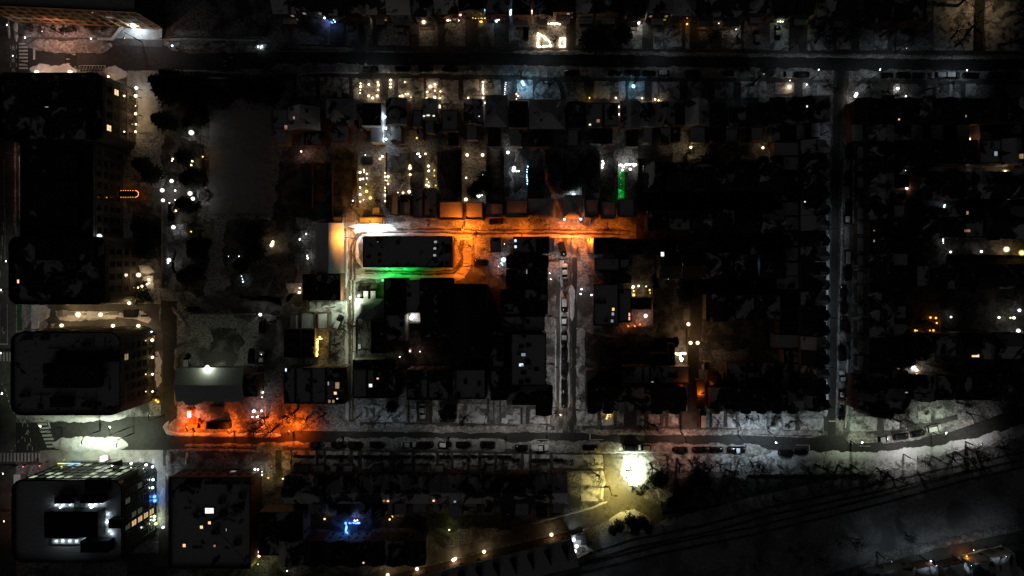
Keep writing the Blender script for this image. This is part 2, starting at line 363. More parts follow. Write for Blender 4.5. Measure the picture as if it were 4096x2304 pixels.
# pavements
def walk(line, w=1.9, mt='pavement', z=.12): return ribbon('pavement', line, w, mt, z, .1)
walk([(690, 186), (1024, 188), (1500, 193), (2048, 199), (2700, 208), (3300, 212), (3850, 214), (4200, 217)], 1.7)
walk([(880, 318), (1100, 312), (1200, 305), (1400, 302), (2048, 314), (2700, 320), (3140, 322), (3310, 318)])
walk([(3410, 322), (3700, 325), (4200, 328)])
walk([(1130, 1798), (1500, 1800), (2048, 1805), (2420, 1810), (2700, 1806)], 1.5)
walk([(1440, 1696), (1800, 1700), (2220, 1712)], 1.4); walk([(2330, 1714), (2700, 1718), (3290, 1735)], 1.8)
walk([(3404, 420), (3404, 800), (3402, 1000), (3396, 1300), (3380, 1720)], 1.1)
walk([(3318, 830), (3316, 1100), (3312, 1500), (3308, 1700)], .9)
walk([(2232, 1130), (2232, 1400), (2228, 1650)], 1.2)
walk([(3420, 1748), (3560, 1728), (3700, 1700), (3830, 1668)], 1.5)
walk([(2420, 1875), (2200, 1877)], 1.2)
walk([(75, 600), (74, 1000), (70, 1160)], 1.4, 'pavement')
walk([t00(260, 410), t00(1150, 420), t00(1640, 440)], 2.2, 'pavement')
walk([t02(1590, 430), t02(1590, 1150)], 3.0, 'pavement', .1)
# park to the right of the left-hand complex, front terraces
flat('terrace', [t00(1150, 415), t00(1250, 290), t00(1300, 262), t00(1420, 280), t00(1620, 300), t00(1600, 400), t00(1560, 440), t00(1150, 450)], 'paving_pale', .03)
flat('terrace', rect(t00, 1390, 880, 1590, 1330), 'paving_pale', .03)
flat('terrace', rect(t00, 1280, 730, 1480, 880), 'paving_pale', .026)
flat('terrace', rect(t01, 1270, 440, 1900, 600), 'pavement', .02)
flat('courtyard_path', [t01(1640, 600), t01(1690, 600), t01(1690, 900), t01(1640, 1449), t01(1600, 1449)], 'pavement', .02)
flat('sports_field', rect(I, 838, 440, 1085, 855), 'field', .012)
flat('car_park', rect(t03, 1280, 1220, 1640, 1449), 'pavement', .02)
flat('front_terrace', rect(t03, 400, 170, 1640, 340), 'paving_pale', .024)
flat('front_terrace', rect(t03, 1540, 340, 1665, 970), 'paving_pale', .024)
# garden walks and driveways between the front lawns
def walks(t, xs, y0, y1, mt='pavement', nm='garden_path', z=.05):
    for a, b in xs: flat(nm, rect(t, a, y0, b, y1), mt, z)
walks(t10, [(372, 405), (605, 640), (940, 976), (1245, 1330), (1392, 1428), (1690, 1712), (2040, 2080), (2465, 2500)], 775, 1010)
walks(t10, [(745, 905), (1030, 1085), (1175, 1225), (1540, 1640), (1832, 1900), (2105, 2235), (2395, 2545)], 60, 460, nm='driveway')
walks(t20, [(0, 45), (745, 800), (1140, 1165), (1335, 1405), (1690, 1762), (1980, 2035), (2235, 2290)], 810, 1010)
walks(t20, [(545, 640), (880, 1005), (1312, 1420), (1712, 1745), (1790, 1885), (1985, 2110), (2300, 2330)], 90, 490, nm='driveway')
walks(t30, [(215, 385), (655, 690), (840, 918), (1205, 1250)], 100, 520, nm='driveway')
walks(t30, [(265, 345), (1050, 1260), (1655, 1690), (1940, 1975), (2290, 2315)], 830, 1000)
m = M()
for s0, s1 in (((215, 1005), (250, 870)), ((250, 870), (340, 800)), ((340, 800), (440, 805)), ((440, 805), (500, 900)), ((500, 900), (520, 1005))):
    pass
ribbon('driveway', [t20(185, 1010), t20(195, 930), t20(215, 860), t20(260, 808), t20(440, 800), t20(490, 860), t20(510, 930), t20(520, 1010)], 1.5, 'pavement', .05)
walks(t13, [(195, 260), (350, 368), (605, 628), (680, 702), (945, 978), (1030, 1062), (1350, 1392), (1565, 1598), (1812, 1840), (1965, 1985), (2130, 2152), (2230, 2260), (2400, 2426)], 180, 400)
walks(t23, [(88, 120), (172, 200), (382, 410)], 190, 410)
walks(t22, [(860, 896), (1025, 1055), (1125, 1250), (1330, 1365), (1485, 1520), (1540, 1572), (1675, 1860), (1985, 2010), (2130, 2162), (2250, 2265)], 1240, 1400)
walks(t22, [(85, 108), (140, 175)], 1200, 1370)
walks(t12, [(1525, 1545), (1740, 1775), (2330, 2345), (2385, 2400), (2450, 2465)], 1110, 1350)
flat('driveway', rect(t12, 1618, 1140, 1738, 1345), 'asphalt_pale', .05)
walks(t32, [(280, 310), (560, 600), (1105, 1160), (1320, 1345), (1640, 1670)], 1290, 1440)
walks(t31, [(860, 1010)], 312, 355); walks(t31, [(860, 960)], 455, 505); walks(t31, [(850, 1010)], 915, 1010)
walks(t31, [(845, 1010)], 1105, 1120); walks(t31, [(850, 1010)], 1238, 1255)
walks(t32, [(815, 960)], 245, 290); walks(t32, [(380, 455)], 545, 640, nm='garden_path') if 0 else None
walks(t22, [(395, 450)], 640, 670); walks(t22, [(395, 450)], 815, 850); walks(t22, [(370, 460)], 230, 290); walks(t21, [(365, 480)], 1160, 1185)
# dark sheets: shade under trees and in unlit gardens put into ground colour
for nm, p in (('yard_shade', rect(I, 2548, 640, 3300, 975)), ('yard_shade', rect(I, 2620, 1000, 3200, 1400)), ('yard_shade', rect(I, 3470, 470, 4200, 1330)),
              ('yard_shade', rect(I, 1160, 2060, 2250, 2120)), ('yard_shade', [(2700, 1908), (3300, 1900), (3600, 1870), (3900, 1810), (4200, 1740), (4200, 1790), (3600, 1930), (2700, 2080), (2620, 2060)]),
              ('yard_shade', [(2700, 2250), (3400, 2180), (4200, 2000), (4200, 2080), (3600, 2220), (3400, 2290), (2900, 2330)]), ('yard_shade', rect(I, 1100, 650, 1325, 880)), ('yard_shade', rect(I, 660, 560, 800, 900)), ('yard_shade', rect(I, 640, 400, 830, 540)), ('yard_shade', rect(I, 1560, 610, 1690, 700)), ('yard_shade', rect(I, 1765, 600, 1850, 770)), ('yard_shade', rect(I, 1950, 610, 2040, 780)), ('yard_shade', rect(I, 2060, 600, 2160, 760)), ('yard_shade', rect(I, 2180, 600, 2240, 740)), ('yard_shade', rect(I, 2330, 600, 2460, 760)), ('yard_shade', rect(I, 2500, 640, 2560, 760)), ('yard_shade', rect(I, 1330, 620, 1420, 860)), ('yard_shade', rect(I, 960, 1180, 1130, 1260)), ('yard_shade', rect(I, 690, 950, 830, 1180)), ('yard_shade', rect(I, 900, 880, 1180, 1200)), ('yard_shade', rect(I, 1150, 1180, 1300, 1230)), ('yard_shade', rect(I, 850, 1300, 960, 1420)), ('yard_shade', rect(I, 2560, 600, 2700, 650)), ('yard_shade', rect(I, 2350, 1100, 2640, 1150)), ('yard_shade', rect(I, 2700, 1400, 2760, 1480)), ('yard_shade', rect(I, 530, 780, 700, 1130)),
              ('yard_shade', rect(I, 1420, 1120, 2050, 1480)), ('yard_shade', rect(I, 2330, 1340, 2700, 1480))):
    ragged(nm, p, 'soil_and_shade', .008)
# clean lawns that catch the lamp light
LAWNS = []
def lawn(t, *rs):
    for r in rs:
        m2 = M(); a = W(t(r[0], r[1])); b = W(t(r[2], r[3]))
        h2 = .16+.06*R.random()
        q = resample([(a.x, a.y), (b.x, a.y), (b.x, b.y), (a.x, b.y), (a.x, a.y)], 1.0)[:-1]
        c = Vector(((a.x+b.x)/2, (a.y+b.y)/2)); pts = []
        for p in q:
            d = noise.noise(Vector((p.x*.8, p.y*.8, 3)))*.7+noise.noise(Vector((p.x*2, p.y*2, 3)))*.12; pts.append((p.x+(c.x-p.x)*.03+d*(1 if p.x > c.x else -1)*.5, p.y+(c.y-p.y)*.03+d*.5))
        LAWNS.append((min(a.x, b.x), min(a.y, b.y), max(a.x, b.x), max(a.y, b.y), h2)); m2.prism(pts, 0, h2, 0)
        o = ob('lawn', m2.mesh('lawn', 'snow_lawn')); o['kind'] = 'structure'
lawn(t10, (644, 772, 770, 960), (776, 775, 938, 1000), (410, 775, 600, 975), (975, 785, 1030, 1010), (1430, 785, 1690, 985), (1715, 790, 1850, 1000), (1860, 800, 2040, 1050), (2085, 800, 2245, 960), (2300, 800, 2465, 940))
lawn(t20, (45, 802, 212, 1000), (820, 815, 985, 1000), (1070, 815, 1140, 985), (1178, 815, 1333, 1000), (1410, 820, 1465, 1030), (1485, 820, 1688, 1000), (1765, 820, 1900, 985), (2040, 825, 2230, 1000), (2295, 820, 2560, 990))
m = M(); lw = [t20(225, 1000), t20(225, 930), t20(245, 870), t20(285, 822), t20(430, 815), t20(465, 870), t20(485, 930), t20(490, 1000)]
flat('lawn', lw, 'snow_lawn', .16)
lawn(t20, (642, 290, 764, 488), (1425, 325, 1520, 495), (1530, 285, 1708, 475), (1745, 310, 1782, 490), (2205, 240, 2300, 500), (1208, 400, 1308, 495))
lawn(t30, (18, 175, 212, 515), (395, 205, 650, 510), (693, 200, 835, 500), (1065, 250, 1200, 500), (1655, 0, 2065, 515), (2180, 10, 2700, 520), (70, 830, 260, 950), (350, 830, 470, 965), (490, 850, 655, 960), (1985, 840, 2090, 975), (1820, 845, 1935, 985), (1260, 840, 1330, 960))
lawn(t13, (365, 182, 600, 380), (630, 190, 680, 380), (705, 190, 943, 380), (980, 195, 1028, 350), (1065, 200, 1348, 370), (1395, 205, 1563, 390), (1600, 205, 1810, 400), (1842, 210, 1963, 400), (1988, 210, 2128, 420), (2155, 215, 2230, 335), (2262, 215, 2398, 400), (2428, 220, 2576, 400), (262, 185, 348, 380))
lawn(t23, (0, 222, 86, 400), (122, 222, 170, 400), (202, 225, 380, 400), (412, 225, 925, 365), (690, 390, 925, 700), (1115, 240, 1560, 480), (1560, 220, 2576, 400))
lawn(t22, (645, 390, 735, 1230), (645, 1235, 858, 1385), (900, 1260, 1022, 1380), (1060, 1295, 1122, 1370), (1252, 1285, 1330, 1375), (1370, 1265, 1484, 1395), (1575, 1255, 1672, 1360), (2015, 1240, 2128, 1405), (2165, 1285, 2248, 1410), (2268, 1240, 2560, 1420), (180, 1220, 390, 1365), (5, 1195, 85, 1365))
lawn(t12, (1070, 1170, 1180, 1322), (1190, 1180, 1520, 1350), (1552, 1150, 1616, 1345), (1780, 1120, 1895, 1345), (2010, 1160, 2328, 1360), (2470, 1270, 2576, 1360), (535, 135, 900, 420))
lawn(t32, (10, 1255, 275, 1425), (315, 1310, 560, 1425), (820, 1290, 1100, 1440), (1165, 1280, 1318, 1430), (1505, 1195, 1636, 1360), (1675, 1195, 1760, 1310))
lawn(t33, (0, 235, 1100, 425), (1000, 225, 1500, 390))
# ------------------------------------------------------------------ shared small meshes
def win_mesh(nm, pane, fr='concrete'):
    m = M(); m.box(-.5, -.06, 0, .5, 0, .07, 0); m.box(-.5, -.06, .93, .5, 0, 1, 0); m.box(-.5, -.06, .07, -.42, 0, .93, 0); m.box(.42, -.06, .07, .5, 0, .93, 0)
    m.box(-.42, -.045, .47, .42, 0, .52, 0); m.box(-.42, -.02, .07, .42, 0, .93, 1)
    m.box(-.56, -.14, -.05, .56, 0, 0, 0)
    return m.mesh(nm, [fr, pane])
WIN = {k: win_mesh('window_'+k, p) for k, p in (('dark', 'glass'), ('WW', 'dim_WW'), ('Y', 'dim_Y'), ('W', 'dim_W'), ('hot', 'pane_WW'), ('PK', 'pane_PK'), ('CW', 'pane_CW'))}
WIN.update({'plain_'+k: win_mesh('window_plain_'+k, p, 'facade_dark') for k, p in (('dark', 'glass'), ('WW', 'dim_WW'), ('W', 'dim_W'), ('hot', 'pane_WW'))})
m = M(); m.box(-.5, -.05, 0, .5, 0, 1, 0); m.box(-.36, -.07, .55, .36, -.04, .9, 1)
h_ = M(); h_.ball((.36, -.08, .45), .05, 6, 4); HANDLE = h_.mesh('handle', 'metal_grey')
DOOR = m.mesh('door', ['wood', 'glass'])
m = M(); m.box(-.5, -.5, 0, .5, .5, 1, 0); m.box(-.6, -.6, 1, .6, .6, 1.1, 1); m.tube([(0, 0, 1.1), (0, 0, 1.35)], .22, 8, 2)
CHIM = m.mesh('chimney', ['brick_dark', 'concrete', 'metal_dark'])
def sky_mesh(k, nm='skylight'):
    m = M()
    for a in ((-.5, -.5, .5, -.42), (-.5, .42, .5, .5), (-.5, -.42, -.42, .42), (.42, -.42, .5, .42)): m.box(a[0], a[1], -.6, a[2], a[3], .22, 0)
    m.box(-.42, -.42, -.6, .42, .42, .15, 1)
    return m.mesh(nm, ['metal_dark', k])
SKYL = {k: sky_mesh(k) for k in ('glass', 'pane_WW', 'pane_W', 'pane_PK', 'pane_CW', 'dim_WW', 'pane_Y', 'dim_PK', 'pane_GW', 'dim_W', 'dim_CW')}
m = M(); m.tube([(0, 0, 0), (0, 0, .7)], .16, 7, 0); m.tube([(0, 0, .7), (0, 0, .82)], .24, 7, 0)
VENT = m.mesh('vent', 'metal_dark')
m = M(); m.box(-.5, -.35, 0, .5, .35, .75, 0); m.tube([(0, 0, .75), (0, 0, .8)], .28, 10, 1)
ACU = m.mesh('air_conditioner', ['metal_grey', 'metal_dark'])
HOUSES = []
WALLS = ['brick_red', 'brick_brown', 'brick_dark', 'stucco_grey', 'stucco_tan', 'brick_red']
def roof_mesh(w, d, h, kind, pitch, rm, o=.3):
    """roof in the house's own frame, walls' plan centred on the origin; returns mesh, gable walls, height function"""
    m = M(); hw, hd = w/2, d/2; th = .16
    def slab(p):   # a sloping slab with thickness
        p = [Vector(q) for q in p]; n = (p[1]-p[0]).cross(p[-1]-p[0]).normalized()
        if n.z < 0: p = p[::-1]; n = -n
        b = len(m.v); k = len(p); m.v += [tuple(q+n*th) for q in p]+[tuple(q) for q in p]
        m.face(list(range(b, b+k))); m.face(list(range(b+2*k-1, b+k-1, -1)))
        for i in range(k):
            j = (i+1) % k; m.face([b+j, b+i, b+k+i, b+k+j])
    if kind == 'flat':
        m.box(-hw+.25, -hd+.25, h-.1, hw-.25, hd-.25, h+.12); f = lambda x, y: h+.12
        return m.mesh('roof', rm), f
    if kind == 'gx':
        r = hd*pitch; slab([(-hw-o, -hd-o, h-o*pitch), (hw+o, -hd-o, h-o*pitch), (hw+o, 0, h+r), (-hw-o, 0, h+r)])
        slab([(-hw-o, 0, h+r), (hw+o, 0, h+r), (hw+o, hd+o, h-o*pitch), (-hw-o, hd+o, h-o*pitch)]); f = lambda x, y: h+r-abs(y)*pitch+th
    elif kind == 'gy':
        r = hw*pitch; slab([(-hw-o, -hd-o, h-o*pitch), (0, -hd-o, h+r), (0, hd+o, h+r), (-hw-o, hd+o, h-o*pitch)])
        slab([(0, -hd-o, h+r), (hw+o, -hd-o, h-o*pitch), (hw+o, hd+o, h-o*pitch), (0, hd+o, h+r)]); f = lambda x, y: h+r-abs(x)*pitch+th
    elif kind == 'vic':
        r = hd*pitch; slab([(-hw, -hd-o, h-o*pitch), (hw, -hd-o, h-o*pitch), (hw, 0, h+r), (-hw, 0, h+r)])
        slab([(-hw, 0, h+r), (hw, 0, h+r), (hw, hd+o, h-o*pitch), (-hw, hd+o, h-o*pitch)]); f = lambda x, y: h+r-abs(y)*pitch+th
        gw = hw*.62; gp = 1.25; gr = gw*gp; cx = -hw*.28; yb = -hd+min(hd*1.0, gr/pitch)   # front gable with its own ridge
        slab([(cx-gw, -hd-.9, h+.03), (cx, -hd-.9, h+gr), (cx, yb, h+gr), (cx-gw, -hd+.05, h+.03)])
        slab([(cx, -hd-.9, h+gr), (cx+gw, -hd-.9, h+.03), (cx+gw, -hd+.05, h+.03), (cx, yb, h+gr)])
        m.v += [(cx-gw*.95, -hd-.75, h), (cx+gw*.95, -hd-.75, h), (cx, -hd-.75, h+gr*.95)]; n = len(m.v); m.face([n-3, n-2, n-1], 1)
    else:   # hip
        s = min(hw, hd); r = s*pitch; a = hw-s; b = hd-s; e = h-o*pitch; c = [(-hw-o, -hd-o, e), (hw+o, -hd-o, e), (hw+o, hd+o, e), (-hw-o, hd+o, e)]
        p0, p1 = ((-a, 0, h+r), (a, 0, h+r)) if a >= b else ((0, -b, h+r), (0, b, h+r))
        if a >= b:
            slab([c[0], c[1], p1, p0]); slab([c[2], c[3], p0, p1]); slab([c[1], c[2], p1]); slab([c[3], c[0], p0])
        else:
            slab([c[0], c[1], p0]); slab([c[2], c[3], p1]); slab([c[1], c[2], p1, p0]); slab([c[3], c[0], p0, p1])
        f = lambda x, y: h+r-max(abs(x)-a, abs(y)-b, 0)*pitch+th
    return m.mesh('roof', [rm, 'wood']), f
FACE = {'S': 0.0, 'N': PI, 'E': PI/2, 'W': -PI/2}
def house(p0, p1, h, kind, cov, facing, base, cat='house', name='row_house', pitch=.7, wall=None, rz=0.0, wing=None, chim=True, group=None, porch=False, wins=True, door=True, lit=0.0):
    """p0, p1: opposite corners of the eaves in image pixels"""
    a, b = W(p0, h), W(p1, h); c = (a+b)/2; sx, sy = abs(b.x-a.x), abs(b.y-a.y)
    ang = FACE[facing]+rz; w, d = (sx, sy) if facing in 'NS' else (sy, sx)
    t = thing(name, base, cat, (c.x, c.y, 0), ang, group)
    wall = wall or R.choice(WALLS); hw, hd = w/2, d/2
    me, f = roof_mesh(w, d, h, kind, pitch, 'roof%d' % cov)
    m = M(); 
    if kind == 'flat':
        m.box(-hw, -hd, 0, hw, hd, h-.15); 
        for q in ((-hw, -hd, hw, -hd+.22), (-hw, hd-.22, hw, hd), (-hw, -hd+.22, -hw+.22, hd-.22), (hw-.22, -hd+.22, hw, hd-.22)): m.box(q[0], q[1], h-.15, q[2], q[3], h+.35)
    else:
        m.box(-hw+.02, -hd+.02, 0, hw-.02, hd-.02, h)
        if kind == 'gy':
            for s in (-1, 1): m.poly([(-hw, s*(hd-.02), h), (hw, s*(hd-.02), h), (0, s*(hd-.02), h+hw*pitch)][::-s])
        if kind in ('gx', 'vic'):
            for s in (-1, 1): m.poly([(s*(hw-.02), -hd, h), (s*(hw-.02), hd, h), (s*(hw-.02), 0, h+hd*pitch)][::s])
    ob('wall', m.mesh('wall', wall), t); rf = ob('roof', me, t)
    if wing:
        ww, wd, wh, wc = wing; m = M(); x0 = -hw+.1 if R.random() < .5 else hw-.1-ww
        m.box(x0, hd+.01, 0, x0+ww, hd+wd, wh, 0); m.box(x0+.15, hd+.05, wh, x0+ww-.15, hd+wd-.15, wh+.14, 1)
        ob('rear_wing', m.mesh('rear_wing', [wall, 'roof%d' % wc]), t)
    if chim and kind != 'flat' or (chim and R.random() < .4):
        cx, cy = R.choice((-1, 1))*hw*.72, R.uniform(-.4, .6)*hd; ob('chimney', CHIM, rf, (cx, cy, f(cx, cy)-.5), 0, (.75, .75, 1.7))
    if wins:
        Wc = Vector(((NX-2048)/PXM, (1152-NY)/PXM)); v = Wc-c.xy; loc = Vector((v.x*math.cos(-ang)-v.y*math.sin(-ang), v.x*math.sin(-ang)+v.y*math.cos(-ang)))
        fl = max(1, int(h/2.9)); cols = max(1, min(3, int(w/2.2)))
        for side in (-1, 1):
            seen = loc.y*side > 0
            for k in range(fl if seen else 1):
                for i in range(cols):
                    if not seen and i > 0: continue
                    if k == 0 and i == 0 and door and side < 0 and cols > 1: continue
                    z = 1.0+k*2.9; x = (i+.5)/cols*w-hw
                    if wing and side > 0 and z < wing[2]: continue
                    kw = 'dark' if R.random() > lit else R.choice(['WW', 'Y', 'W'])
                    ob('window', WIN[kw], t, (x, side*(hd-.01), z), 0 if side < 0 else PI, (1.0, 1, 1.5))
        if not (loc.y > 0) or True:
            if abs(loc.x) > 8 and wins == 'side':
                for k in range(fl): ob('window', WIN['dark'], t, (math.copysign(hw-.01, loc.x), 0, 1+k*2.9), PI/2 if loc.x > 0 else -PI/2, (1, 1, 1.4))
    if door: ob('handle', HANDLE, ob('door', DOOR, t, (-hw+w*.22, -hd+.01, .25), 0, (.95, 1, 2.1)))
    if porch:
        m = M(); pw = w*porch if isinstance(porch, float) else w*.6
        m.box(-pw/2, -hd-1.8, 2.6, pw/2, -hd-.02, 2.72, 0); m.box(-pw/2+.06, -hd-1.74, 2.72, pw/2-.06, -hd-.08, 2.86, 1)
        for s in (-1, 1): m.box(s*(pw/2-.15)-.07, -hd-1.7, 0, s*(pw/2-.15)+.07, -hd-1.56, 2.6, 0)
        m.box(-pw/2, -hd-1.8, 0, pw/2, -hd-.02, .3, 0)
        ob('porch', m.mesh('porch', ['wood', 'snow']), t)
    t['roof_name'] = rf.name; HOUSES.append((t, Matrix.Translation((c.x, c.y, 0)) @ Matrix.Rotation(ang, 4, 'Z'), hw, hd, f, h))
    return t
def skylight(p, w=1.0, d=1.2, k='pane_WW', part='skylight', dz=0.0):
    best = None
    for t, mx, hw, hd, f, h in HOUSES:
        wp = W(p, h+.6); l = mx.inverted() @ wp; e = max(abs(l.x)-hw, abs(l.y)-hd)
        if best is None or e < best[0]: best = (e, t, l, f, hw, hd)
    e, t, l, f, hw, hd = best
    x = max(-hw+.6, min(hw-.6, l.x)); y = max(-hd+.6, min(hd-.6, l.y))
    return ob(part, SKYL[k] if part == 'skylight' else VENT, bpy.data.objects[t['roof_name']], (x, y, f(x, y)+dz), 0, (w, d, 1) if part == 'skylight' else None)

# ------------------------------------------------------------------ large buildings
def rounded(x0, y0, x1, y1, r, n=5):
    out = []
    for cx, cy, a0 in ((x1-r, y1-r, 0), (x0+r, y1-r, 90), (x0+r, y0+r, 180), (x1-r, y0+r, 270)):
        for i in range(n+1):
            a = math.radians(a0+90*i/n); out.append((cx+r*math.cos(a), cy+r*math.sin(a)))
    return out
def ccw(p): return p if sum(p[i][0]*p[(i+1) % len(p)][1]-p[(i+1) % len(p)][0]*p[i][1] for i in range(len(p))) > 0 else p[::-1]
def tower(base, cat, name, outline, h, wallm, roofm, floors, sides, bay=3.2, wsize=(1.7, 1.9), litp=.04, rib=True, ribm=None, ribw=.16, bandw=.28, wset='', z0=1.2, parapet=.9, lits=('WW', 'W'), wl=None):
    """outline: plan in metres, counter-clockwise; sides: indexes of walls that carry windows (None: all)"""
    P = ccw(outline); c = Vector((sum(p[0] for p in P)/len(P), sum(p[1] for p in P)/len(P)))
    t = thing(name, base, cat, (c.x, c.y, 0)); P = [(p[0]-c.x, p[1]-c.y) for p in P]; n = len(P)
    m = M(); m.prism(P, 0, h, 0)
    def inset(k): 
        out = []
        for i in range(n):
            a, b, d = Vector(P[i-1]), Vector(P[i]), Vector(P[(i+1) % n]); e1 = (b-a).normalized(); e2 = (d-b).normalized()
            nn = (Vector((-e1.y, e1.x))+Vector((-e2.y, e2.x))).normalized(); out.append(tuple(b+nn*k))
        return out
    Q = inset(.4); b = len(m.v); m.v += [(*p, h) for p in P]+[(*p, h+parapet) for p in P]+[(*p, h+parapet) for p in Q]+[(*p, h+.05) for p in Q]
    for i in range(n):
        j = (i+1) % n
        for r in range(3): m.face([b+r*n+i, b+r*n+j, b+(r+1)*n+j, b+(r+1)*n+i], 0)
    ob('wall', m.mesh('wall', wallm), t)
    m = M(); Q = inset(.45); m.prism(Q, h+.01, h+.12, 0); ob('roof', m.mesh('roof', roofm), t)
    fh = (h-z0)/floors; wins = []
    for i in range(n):
        a, b2 = Vector(P[i]), Vector(P[(i+1) % n]); L = (b2-a).length; d = (b2-a).normalized(); ang = math.atan2(d.y, d.x)
        if L < 1.0 or (sides is not None and not sides(a, b2)): continue
        k = max(1, round(L/bay)); step = L/k
        for j in range(k):
            q = a+d*(step*(j+.5)); 
            for fl in range(floors):
                kw = wl(q, fl) if wl else None
                if kw is None: kw = 'dark' if R.random() > litp else R.choice(lits)
                s = (min(wsize[0], step*.75), 1, wsize[1]) if L > 3 else (step*.78, 1, wsize[1])
                wins.append(ob('window', WIN[wset+kw] if wset+kw in WIN else WIN[kw], t, (q.x, q.y, z0+fl*fh+.3), ang, s))
        if rib:
            m = M(); nv = Vector((d.y, -d.x))
            for fl in range(floors+1):
                z = z0+fl*fh-.25; p0, p1 = a, b2; p2, p3 = b2+nv*.12, a+nv*.12
                m.prism([tuple(p0), tuple(p1), tuple(p2), tuple(p3)], z, z+bandw, 0, None, True)
            for j in range(k+1):
                q = a+d*(step*j); m.prism([tuple(q-d*ribw), tuple(q+d*ribw), tuple(q+d*ribw+nv*.18), tuple(q-d*ribw+nv*.18)], 0, h, 0)
            ob('facade_rib', m.mesh('facade_rib', ribm or wallm), t)
    return t, c
def box_part(t, c, nm, p0, p1, z0, hh, mt, top=None):
    a, b = W(p0, z0+hh), W(p1, z0+hh); m = M(); m.box(min(a.x, b.x)-c.x, min(a.y, b.y)-c.y, z0, max(a.x, b.x)-c.x, max(a.y, b.y)-c.y, z0+hh, 0, 1 if top else None)
    return ob(nm, m.mesh(nm, [mt, top] if top else mt), t)
def rr(p0, p1, z, r):
    a, b = W(p0, z), W(p1, z); return rounded(min(a.x, b.x), min(a.y, b.y), max(a.x, b.x), max(a.y, b.y), r)
facing_in = lambda a, b: True
# A: long golden-fronted block at the top, its front towards the street
a, b = W(t00(185, 228)), W(t00(1655, 285))
bl, bc = tower('long bronze-fronted office block with four rows of windows at the top edge', 'building', 'office_block',
               [(a.x, a.y), (b.x, b.y-.4), (b.x+.3, b.y+26), (a.x-.4, a.y+26)], 14.0, 'facade_dark', 'roof4', 4, lambda p, q: abs(p.y-q.y) < 3 and p.y < 0, 3.1, (2.3, 1.8), .0, ribm='front_lit_gold', ribw=.34, bandw=1.1, wset='plain_',  # side walls darkened as unlit, front ribs golden as lit
               wl=lambda q, fl: 'W' if (fl == 0 and 12 < q.x < 14.5) or (fl < 3 and 11 < q.x < 13 and R.random() < .7) else None)
# B: the residence on the left, three joined blocks
b1, bc1 = tower('dark rounded residence block between top street and courtyard', 'building', 'residence_block', rr(t00(5, 738), t00(1050, 1418), 15, 2.2), 15, 'facade_dark', 'roof2', 4, lambda p, q: q.y-p.y > .3 or (p.x+q.x > 30 and q.y-p.y > -.9 and p.y > 5), 3.4, (1.9, 2.2), .03, wset='plain_',
                wl=lambda q, fl: 'hot' if (fl == 3 and q.y < -3 and -9 < q.y) or (fl == 2 and 2.5 < q.y < 5.5) else None)
b2, bc2 = tower('dark flat-roofed spine block behind the arched canopy', 'building', 'residence_block', rr(t01(225, -20), t01(960, 950), 13, .8), 13, 'facade_dark', 'roof1', 4, lambda p, q: q.y-p.y > .3, 3.4, (1.9, 2.0), .01, wset='plain_')
b3, bc3 = tower('dark rounded residence block above the lamp-lit service yard', 'building', 'residence_block', rr(t01(110, 930), t02(1080, 165), 15, 2.6), 15, 'facade_dark', 'roof2', 4, lambda p, q: q.y-p.y > .3, 3.3, (1.9, 2.2), .02, wset='plain_',
                wl=lambda q, fl: 'hot' if fl in (0, 1) and -12 < q.y < -3 and R.random() < .6 else ('WW' if q.y < -8 and fl < 3 else None))
box_part(b1, bc1, 'penthouse', t00(300, 1080), t00(860, 1400), 15, 3, 'tar', 'roof1')
box_part(b1, bc1, 'penthouse', t00(860, 770), t00(1030, 1000), 15, 1.5, 'tar', 'roof1')
box_part(b3, bc3, 'penthouse', t01(350, 960), t01(910, 1170), 15, 3, 'tar', 'roof1')
box_part(b3, bc3, 'penthouse', t02(820, 0), t02(1060, 140), 15, 2, 'tar', 'roof0')
for y0, y1 in ((100, 300), (380, 560), (640, 820)): box_part(b2, bc2, 'roof_plant', t01(560, y0), t01(760, y1), 13, 2.2, 'tar', 'roof0')
ob('skylight', SKYL['dim_W'], b1, Vector(W(t00(475, 1090), 15.5))-Vector((bc1.x, bc1.y, 0)), 0, (1.1, 1.1, 1))
ob('skylight', SKYL['pane_WW'], b3, Vector(W(t01(187, 1382), 15.3))-Vector((bc3.x, bc3.y, 0)), 0, (.7, 1.2, 1))
ob('skylight', SKYL['pane_WW'], b3, Vector(W(t01(1112, 1067), 9))-Vector((bc3.x, bc3.y, 0)), 0, (.9, .9, 1))
# C: rounded block in the middle of the left edge
b4, bc4 = tower('big rounded-corner block with gridded side beside the lamp-lit alley', 'building', 'residence_block', rr(t02(130, 438), t02(1235, 1275), 16, 3.0), 16, 'facade_dark', 'roof3', 5,
                lambda p, q: q.y-p.y > .2 or (p.x-q.x > .2 and p.y > 0), 3.0, (2.0, 2.0), .06, wset='plain_', lits=('WW', 'W', 'W'))
box_part(b4, bc4, 'penthouse', t02(430, 765), t02(970, 1005), 16, 3.2, 'tar', 'roof1')
box_part(b4, bc4, 'roof_plant', t02(560, 640), t02(1190, 740), 16, 1.2, 'tar', 'roof0')
box_part(b4, bc4, 'roof_plant', t02(500, 1100), t02(720, 1200), 16, 1.2, 'tar', 'roof1')
